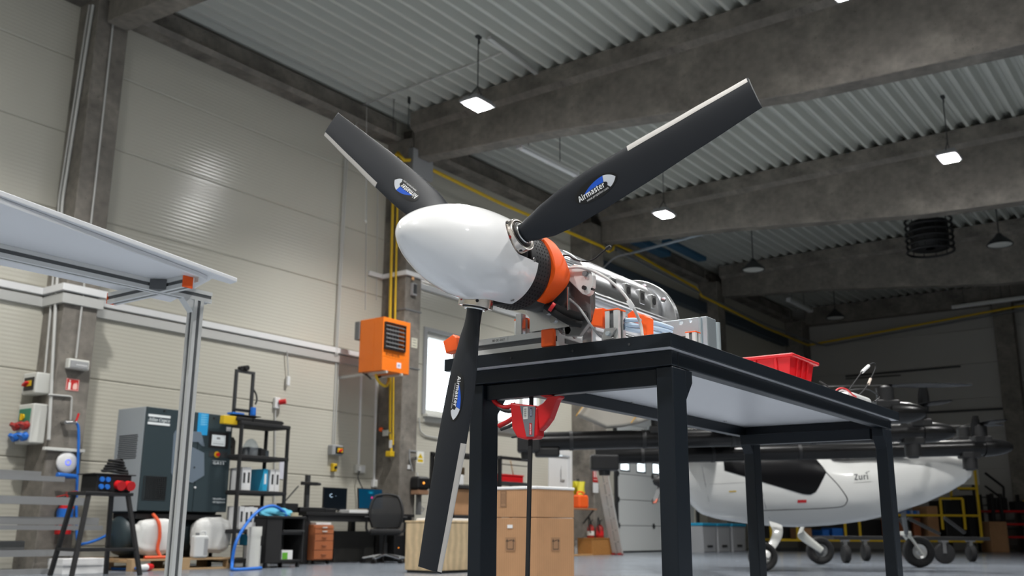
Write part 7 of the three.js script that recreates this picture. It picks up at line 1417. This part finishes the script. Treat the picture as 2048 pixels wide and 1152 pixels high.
  // wing spars that carry the booms
  for (const [a, w] of [[sp0, 0.62]]) put('wing', sheet(2, 40, (i, j) => { const g = j * Math.PI * 2, u = Math.cos(g); return [a - w / 2 * u, sy + 0.13 + 0.055 * Math.sin(g) * (0.8 - 0.35 * u), BC + 0.2 + i * (-10.1 - BC - 0.2)]; }, true), M.carbon, t);
}
// ---- fabric cover resting on the near boom
{
  const t = thing('fabric_cover', 'beige folded fabric cover with orange edge tape lying on the near lift boom', 'cover');
  const q = [[0.7545, 1.7783], [0.8241, 1.8704], [0.9055, 1.9571], [1.249, 1.8906], [1.5913, 1.8127], [1.6009, 1.7442], [1.4739, 1.6977], [1.2787, 1.6566], [1.0843, 1.6382], [0.9026, 1.7165]];
  const m = mat([0.44, 0.41, 0.36], 0.8), g = prism(q, 'z', -11.40, -11.16, 0.02); const o = obj('cloth', g, m, t); o.geometry.applyMatrix4(AIR);
  for (const pts of [[[0.7298, 1.75], [0.7983, 1.846], [0.8667, 1.9199]], [[1.3467, 1.6758], [1.4046, 1.7491], [1.3832, 1.7995]]]) { const e = obj('edge_tape', bar([pts[0][0], pts[0][1], -11.105], [pts[1][0], pts[1][1], -11.105], 0.05, 0.012, 0.003), mat([0.62, 0.34, 0.06], 0.6), t, 'orange edge tape'); e.geometry.applyMatrix4(AIR); const f = obj('edge_tape', bar([pts[1][0], pts[1][1], -11.105], [pts[2][0], pts[2][1], -11.105], 0.05, 0.012, 0.003), mat([0.62, 0.34, 0.06], 0.6), t, 'orange edge tape'); f.geometry.applyMatrix4(AIR); }
}


// ================================================================ FAR END OF THE HALL
const put3 = (name, geos, m, parent, label) => { const o = obj(name, geos, m, parent, label); o.geometry.applyMatrix4(AIR); return o; };
{
  // black dolly under the aircraft's front
  const t = thing('dolly', 'black steel dolly on four castors under the nose of the aircraft', 'dolly');
  const s = 17.5, y = 0.4086, xl = 5.466, xr = 8.0973;
  put3('frame', [bx(xl, y - 0.03, -17.2, xr, y + 0.03, -17.14, 0.005), bx(xl, y - 0.03, -18.4, xr, y + 0.03, -18.34, 0.005), bx(xl, y - 0.03, -18.34, xl + 0.06, y + 0.03, -17.2, 0.005), bx(xr - 0.06, y - 0.03, -18.34, xr, y + 0.03, -17.2, 0.005)], M.black, t);
  put3('brace', [bar([6.7573, 0.744, -17.2], [7.2851, 0.4834, -17.2], 0.05, 0.05), bar([7.3796, 0.7565, -17.2], [7.7109, 0.5028, -17.2], 0.05, 0.05), bar([6.6296, 0.7432, -17.2], [6.7887, 0.4308, -17.2], 0.06, 0.06)], M.black, t);
  for (const [x, z, r] of [[5.6298, -17.1, 0.15], [7.2847, -17.1, 0.17], [6.4193, -18.4, 0.15], [8.3267, -18.4, 0.15]]) {
    const w = put3('castor', turned([[-0.05, 0], [-0.05, r * 0.9], [-0.03, r], [0.03, r], [0.05, r * 0.9], [0.05, 0]], x > 6.5 && z > -18 ? 'z' : 'x', [x, r, z], 28), M.blackSoft, t);
    put3('castor_fork', [bx(x - 0.04, r, z - 0.06, x + 0.02, y - 0.03, z - 0.045), bx(x - 0.04, r, z + 0.045, x + 0.02, y - 0.03, z + 0.06), bx(x - 0.06, y - 0.06, z - 0.07, x + 0.06, y - 0.03, z + 0.07)], M.steelDark, w);
  }
}
{
  // yellow tube cage trolley with stored things
  const s = 27, t = thing('cage_trolley', 'large yellow tube cage on castors at the far end, behind the aircraft nose', 'trolley');
  const P = 0.06, front = -27, back = -28.6;
  const X = [6.9361, 7.1762, 7.643, 8.9235, 9.3104, 10.2576, 11.5252, 12.1257, 12.5394], yb = 0.2877, ym = 0.9559, yg = 1.4017, yt = 2.4804, ys2 = 1.6688;
  const h = (x0, x1, y, z) => bx(x0, y - P / 2, z - P / 2, x1, y + P / 2, z + P / 2, 0.01), v = (x, y0, y1, z) => bx(x - P / 2, y0, z - P / 2, x + P / 2, y1, z + P / 2, 0.01), dz = (x, y) => bx(x - P / 2, y - P / 2, back, x + P / 2, y + P / 2, front, 0.01);
  put3('rail', h(X[0], X[8], yb, front), M.yellow, t); put3('rail', h(X[0], X[8], yb, back), M.yellow, t); put3('rail', h(X[0], X[8], ym, front), M.yellow, t); put3('rail', h(X[6], X[7], yg, front), M.yellow, t); put3('rail', h(X[7] - 0.1, X[8], ys2, front), M.yellow, t); put3('rail', h(X[8] - 0.6, X[8], yt, front), M.yellow, t);
  for (const [x, y1] of [[X[0], ym], [X[1], ym], [X[2], ym], [X[3], ym], [X[4], ym], [X[5], ym], [X[6], yg], [X[7], yg]]) put3('upright', v(x, x === X[6] || x === X[7] ? yb + 0.3 : yb, y1, front), M.yellow, t);
  put3('upright', v(X[8], yb, yt, front), M.yellow, t); put3('upright', v(X[8], yb, yt - 0.05, back), M.yellow, t); put3('upright', v(X[0], yb, ym, back), M.yellow, t);
  for (const [x, y] of [[X[0], yb], [X[8], yb], [X[0], ym], [X[8], ym], [X[8], yt]]) put3('side_rail', dz(x, y - 0.001), M.yellow, t);
  put3('deck', bx(X[0], yb - 0.02, back, X[8], yb + 0.02, front - 0.04), M.dark, t);
  put3('rear_panel', bx(X[0], yb + 0.02, back - 0.02, X[8] - 0.1, ym - 0.1, back + 0.001), M.black, t, 'dark back panel');
  for (const x of [X[0] + 0.2, X[3], X[8] - 0.2]) for (const z of [front - 0.1, back + 0.1]) put3('castor', [rod([x - 0.03, 0.1, z], [x + 0.03, 0.1, z], 0.1, 0.1, 20), bx(x - 0.05, 0.1, z - 0.05, x + 0.05, yb - 0.02, z + 0.05)], M.dark, t);
  put3('white_sheet', bx(X[8] - 0.35, ys2 + 0.1, front - 0.03, X[8] + 0.1, ys2 + 0.5, front - 0.02), M.offwhite, t, 'white sheet tied to the frame');
  const item = (name, a, b, m, label, cat, y0 = yb + 0.021) => { const o = one(name, bx(a[0], y0, -28.4, b[0], Math.max(y0 + 0.1, a[1]), -27.4, 0.02), m, label, cat); o.geometry.applyMatrix4(AIR); };
  item('carton', [7.8325, 0.6055, -27.4], [8.1499, 0.2932, -27.4], M.card, 'brown carton in the yellow cage between the main wheels', 'carton');
  item('blue_crate', [8.4376, 0.5571, -27.4], [8.622, 0.2964, -27.4], M.blue, 'small blue crate in the yellow cage beside the far main wheel', 'crate');
  item('blue_crate', [8.7117, 0.6114, -27.4], [8.9997, 0.299, -27.4], M.blue, 'large blue crate in the middle of the yellow cage', 'crate');
  item('brown_cabinet', [10.3983, 0.8862, -27.4], [10.6726, 0.3103, -27.4], mat([0.30, 0.085, 0.03], 0.6), 'reddish brown cabinet in the yellow cage, left of the dolly strut', 'cabinet');
  item('brown_cabinet', [10.9137, 0.8898, -27.4], [11.1043, 0.3132, -27.4], mat([0.30, 0.085, 0.03], 0.6), 'narrow reddish brown cabinet in the yellow cage above the nose wheel', 'cabinet');
  item('carton', [11.3097, 1.2102, -27.4], [11.6105, 0.9473, -27.4], M.card, 'brown carton standing tall in the yellow cage under the nose', 'carton');
  item('black_case', [11.7877, 1.373, -27.4], [12.2377, 0.5828, -27.4], M.black, 'black case in the yellow cage beside the gate frame', 'case');
  item('black_case', [12.4418, 1.5107, -27.4], [12.6029, 0.5853, -27.4], M.blackSoft, 'upright black case at the end of the yellow cage', 'case');
  item('row_rack', [10.758, 0.9679, -27.4], [10.8345, 0.3114, -27.4], M.black, 'black rack in the yellow cage between the two brown cabinets', 'rack');
  for (let i = 0; i < 5; i++) { const a = [10.7007, 1.0867, -27.4], b = [11.1368, 0.9573, -27.4], w = (b[0] - a[0]) / 5; const o = one('folder', bx(a[0] + w * i + 0.01, 0.9689 + 0.02, -28.1, a[0] + w * (i + 1) - 0.01, a[1], -27.45, 0.006), i % 2 ? M.blue : mat([0.28, 0.36, 0.62], 0.5), `${['pale', 'dark', 'pale', 'dark', 'pale'][i]} blue folder in the row under the fuselage, ${['first', 'second', 'third', 'fourth', 'fifth'][i]} from the bench leg`, 'folder'); o.geometry.applyMatrix4(AIR); }
  { const a = [10.6483, 0.954, -27.4], b = [11.1911, 0.9577, -27.4]; put3('goods_shelf', bx(a[0], a[1] - 0.02, -28.4, b[0], a[1] + 0.015, -27.4), M.dark, t); }
}
{
  const m = mat([0.42, 0.43, 0.45], 0.6);
  const spots = [[22.6813, 23.4468, 'grey bin with blue lid at the left wall, nearest the bench leg'], [23.5342, 24.2821, 'grey bin with blue lid at the left wall, middle of the three'], [24.405, 25.2601, 'grey bin with blue lid at the left wall, farthest of the three']];
  const y1 = 0.6295, y2 = 0.7018;
  for (const [x0, x1, label] of spots) {
    const t = thing('waste_bin', label, 'bin', undefined);
    obj('body', prism([[x0 + 0.04, 0], [x1 - 0.04, 0], [x1, y1], [x0, y1]], 'z', -11.39, -10.9, 0.02), m, t); obj('lid', bx(x0 - 0.02, y1 + 0.001, -11.41, x1 + 0.02, y2, -10.88, 0.02), M.cyan, t, 'blue lid'); obj('grip', bx((x0 + x1) / 2 - 0.15, 0.12, -10.9, (x0 + x1) / 2 + 0.15, 0.17, -10.885, 0.006), M.dark, t);
  }
}
{
  // right edge: cartons, red rack, stair rail
  const a = [13.0128, 0.8125, -27.5], b = [13.4941, 0.2629, -27.5];
  const k = one('carton', bx(a[0], 0, -28.1, b[0], a[1], -27.5, 0.02), M.card, 'wide brown carton on the floor right of the yellow cage', 'carton'); k.geometry.applyMatrix4(AIR);
  const t = thing('red_rack', 'dark rack with red shelves and loose parts at the right edge', 'rack');
  const x0 = 13.4329, x1 = 14.5817, ys4 = [1.1321, 0.7808, 0.4316];
  for (const y of ys4) put3('shelf', bx(x0, y - 0.06, -28.9, x1, y, -28.2, 0.01), M.red, t, 'red shelf');
  for (const x of [x0 + 0.04, (x0 + x1) / 2 - 0.3, x1 - 0.04]) for (const z of [-28.86, -28.16]) put3('post', bx(x - 0.04, 0, z - 0.04, x + 0.04, ys4[0] + 0.45, z + 0.04, 0.006), M.black, t);
  const parts = [[0.2, 0.35, M.black], [0.75, 0.25, M.blackSoft], [1.15, 0.3, M.yellow]];
  ['black motor block on the top red shelf, nearest the yellow cage', 'soft black case on the top red shelf', 'yellow tool case on the top red shelf'].forEach((label, i) => { const o = one('tool_case', bx(x0 + parts[i][0], ys4[0] + 0.001, -28.7, x0 + parts[i][0] + 0.35, ys4[0] + parts[i][1], -28.3, 0.04), parts[i][2], label, 'case'); o.geometry.applyMatrix4(AIR); });
  const r = thing('stair_rail', 'black stair handrail at the back wall beyond the yellow cage', 'handrail');
  put3('rail', tube([[13.7554, 2.1985, -29], [14.2074, 1.8317, -29], [14.2413, 1.7468, -29], [14.205, 1.295, -29]], 0.035, 10, 60), M.black, r); put3('rail', tube([[13.7155, 1.8283, -29], [14.1149, 1.5197, -29], [14.2208, 1.4358, -29]], 0.03, 10, 40), M.black, r);
  const st0 = [13.6728, 1.4321, -29], st1 = [14.1734, 1.0142, -29];
  for (let i = 0; i < 8; i++) { const x = st0[0] - 0.4 + i * 0.24, y = Math.max(0.1, 1.75 - i * 0.22); put3('tread', bx(x, y - 0.03, -29.7, x + 0.26, y, -29.02, 0.004), M.dark, r); }
  for (const x of [st0[0] - 0.3, st1[0]]) put3('post', bx(x - 0.03, 0, -29.03, x + 0.03, x > st0[0] ? st1[1] + 0.3 : 2.0, -28.97, 0.005), M.black, r);
  // horizontal rails on the back wall
  one('wall_rail', [bar([BACK - 0.03, 4.1576, -8.6327], [BACK - 0.03, 4.129, -5.0768], 0.28, 0.05)], M.dark, 'broad dark rail across the back wall above the aircraft nose', 'rail');
  one('wall_conduit', [pipe([[BACK - 0.03, 5.5124, -10.2765], [BACK - 0.03, 5.5214, -6.7203]], 0.03), pipe([[BACK - 0.03, 5.4298, -10.2826], [BACK - 0.03, 5.3958, -8.5282]], 0.02)], M.dark, 'thin dark conduits on the back wall behind the white connector', 'conduit');
}
// ================================================================ UNDER THE ROOF
{
  const tubeLamp = (p, q, label) => {
    const t = thing('tube_lamp', label, 'lamp'), a = V(p), b = V(q);
    obj('body', bar(p, q, 0.13, 0.07, 0.02), M.offwhite, t); const d = b.clone().sub(a).normalize();
    obj('diffuser', bar(a.clone().add(d.clone().multiplyScalar(0.04)).add(new THREE.Vector3(0, -0.055, 0)).toArray(), b.clone().sub(d.clone().multiplyScalar(0.04)).add(new THREE.Vector3(0, -0.055, 0)).toArray(), 0.11, 0.05, 0.02), M.white, t, 'unlit diffuser');
    for (const e of [a, b]) obj('end_cap', cb([e.x, e.y - 0.02, e.z], [0.02 + Math.abs(d.x) * 0.01, 0.11, 0.14], 0.006), M.white, t);
    const u = a.clone().lerp(b, 0.7), v = a.clone().lerp(b, 0.15); for (const w of [u, v]) obj('hanger', rod([w.x, w.y + 0.03, w.z], [w.x, 7.95, w.z], 0.008, 0.008, 8), M.dark, t);
  };
  tubeLamp([13.1539, 7.1, -9.5556], [14.9305, 7.1, -9.5149], 'unlit white tube lamp behind the first girder, right of the bright flood lamp');
  tubeLamp([27.7174, 7.2, -10.2575], [29.5427, 7.2, -10.2542], 'unlit tube lamp near the back wall under the dark roof');
  { tubeLamp([31.9, 7.2804, -6.593], [31.9, 7.3221, -4.6641], 'pale tube lamp hanging before the back wall near the right edge'); }
  one('girder_conduit', pipe([[19.7851, 6.9, -11.0577], [19.2872, 6.9, -8.8154]], 0.035), mat([0.34, 0.40, 0.46], 0.4, 0.4), 'bluish steel pipe under the second girder', 'pipe');
  { const p = [19.7851, 6.9, -11.0577]; one('girder_conduit', tube([p, [p[0] - 0.15, p[1] - 0.1, p[2] - 0.4], [p[0] - 0.3, p[1] - 0.5, p[2] - 0.75], [p[0] - 0.35, p[1] - 1.1, p[2] - 0.85]], 0.02, 8, 40), M.grey, 'pale curved cable dropping from the bluish pipe to the wall', 'cable'); }
  one('roof_conduit', pipe([[11.1643, 7.1702, -11.6], [11.5648, 7.87, -12.0072], [11.4238, 7.87, -8.6525]], 0.016), M.conduit, 'thin conduit under the roof deck from the edge beam past the first flood lamp', 'conduit');
  one('roof_conduit', [pipe([[12.4591, 7.86, -8.5737], [12.4872, 7.86, -6.3149], [12.5136, 7.86, -4.1929]], 0.025)], M.offwhite, 'white conduit along the top of the first girder', 'conduit');
  one('roof_tray', [bar([10.9007, 7.87, -8.5107], [12.4469, 7.87, -8.6261], 0.07, 0.05)], M.conduit, 'short grey tray under the roof deck beside the first flood lamp', 'tray');
  one('wall_duct', bx(19.6, 6.8693 - 0.35, -11.99, 31.5, 6.8693 - 0.05, -11.75, 0.02), mat([0.05, 0.07, 0.09], 0.5), 'dark duct along the left wall below the yellow gas line, far end', 'duct');
  one('blue_duct', [bx(19.36, 7.22, -11.25, 21.6, 7.36, -10.95, 0.02), bx(20.6, 7.25, -10.7, 22.6, 7.36, -10.45, 0.02)], mat([0.02, 0.09, 0.17], 0.5), 'blue ducts under the roof just behind the second girder', 'duct');
  // unlit conical pendants
  const cone = (p, label) => {
    const t = thing('pendant_lamp', label, 'lamp');
    obj('shade', turned([[0, 0.27], [0.02, 0.27], [0.1, 0.2], [0.2, 0.09], [0.26, 0.05], [0.26, 0.03], [0.19, 0.07], [0.1, 0.18], [0, 0.25], [0, 0.27]], 'y', p, 32), M.dark, t); obj('lens', turned([[0.004, 0], [0.004, 0.24], [0.02, 0.24], [0.02, 0]], 'y', p, 32), M.offwhite, t, 'unlit lens'); obj('cable', rod([p[0], p[1] + 0.255, p[2]], [p[0], 7.95, p[2]], 0.012, 0.012, 8), M.dark, t);
  };
  cone([21.8283, 6.6, -8.8951], 'unlit dark conical lamp before the third girder, nearer the left wall');
  cone([22.8778, 6.6, -3.6705], 'unlit dark conical lamp right of the black roof fan');
  cone([28.3594, 6.6, -9.1181], 'unlit dark conical lamp near the back wall under the last roof bay');
  // black destratification fan
  const f = [22.1067, 6.9, -4.9248], t = thing('roof_fan', 'black drum-shaped fan hanging under the dark roof', 'fan');
  for (const y of [-0.42, -0.28, -0.14, 0, 0.14, 0.28]) obj('ring', new THREE.TorusGeometry(0.48, 0.028, 8, 40).rotateX(Math.PI / 2).translate(f[0], f[1] + y, f[2]), M.black, t);
  obj('drum', turned([[-0.36, 0.1], [-0.36, 0.4], [0.24, 0.4], [0.24, 0.1]], 'y', f, 40), M.black, t); obj('motor', rod([f[0], f[1] + 0.24, f[2]], [f[0], f[1] + 0.46, f[2]], 0.2, 0.14, 24), M.black, t); obj('hanger', rod([f[0], f[1] + 0.45, f[2]], [f[0], 7.95, f[2]], 0.04, 0.04, 10), M.dark, t);
  for (let i = 0; i < 12; i++) { const a = i * Math.PI / 6; obj('guard_bar', rod([f[0] + 0.48 * Math.cos(a), f[1] - 0.42, f[2] + 0.48 * Math.sin(a)], [f[0] + 0.48 * Math.cos(a), f[1] + 0.28, f[2] + 0.48 * Math.sin(a)], 0.012, 0.012, 8), M.black, t); }
}


// ================================================================ finish
for (const o of tops) if (!o.userData.settled && o.userData.kind !== 'structure') settle(o);
for (const o of tops) delete o.userData.settled;
scene.traverse((o) => { if (o.isMesh) { o.castShadow = true; o.receiveShadow = true; } });
renderer.render(scene, camera);
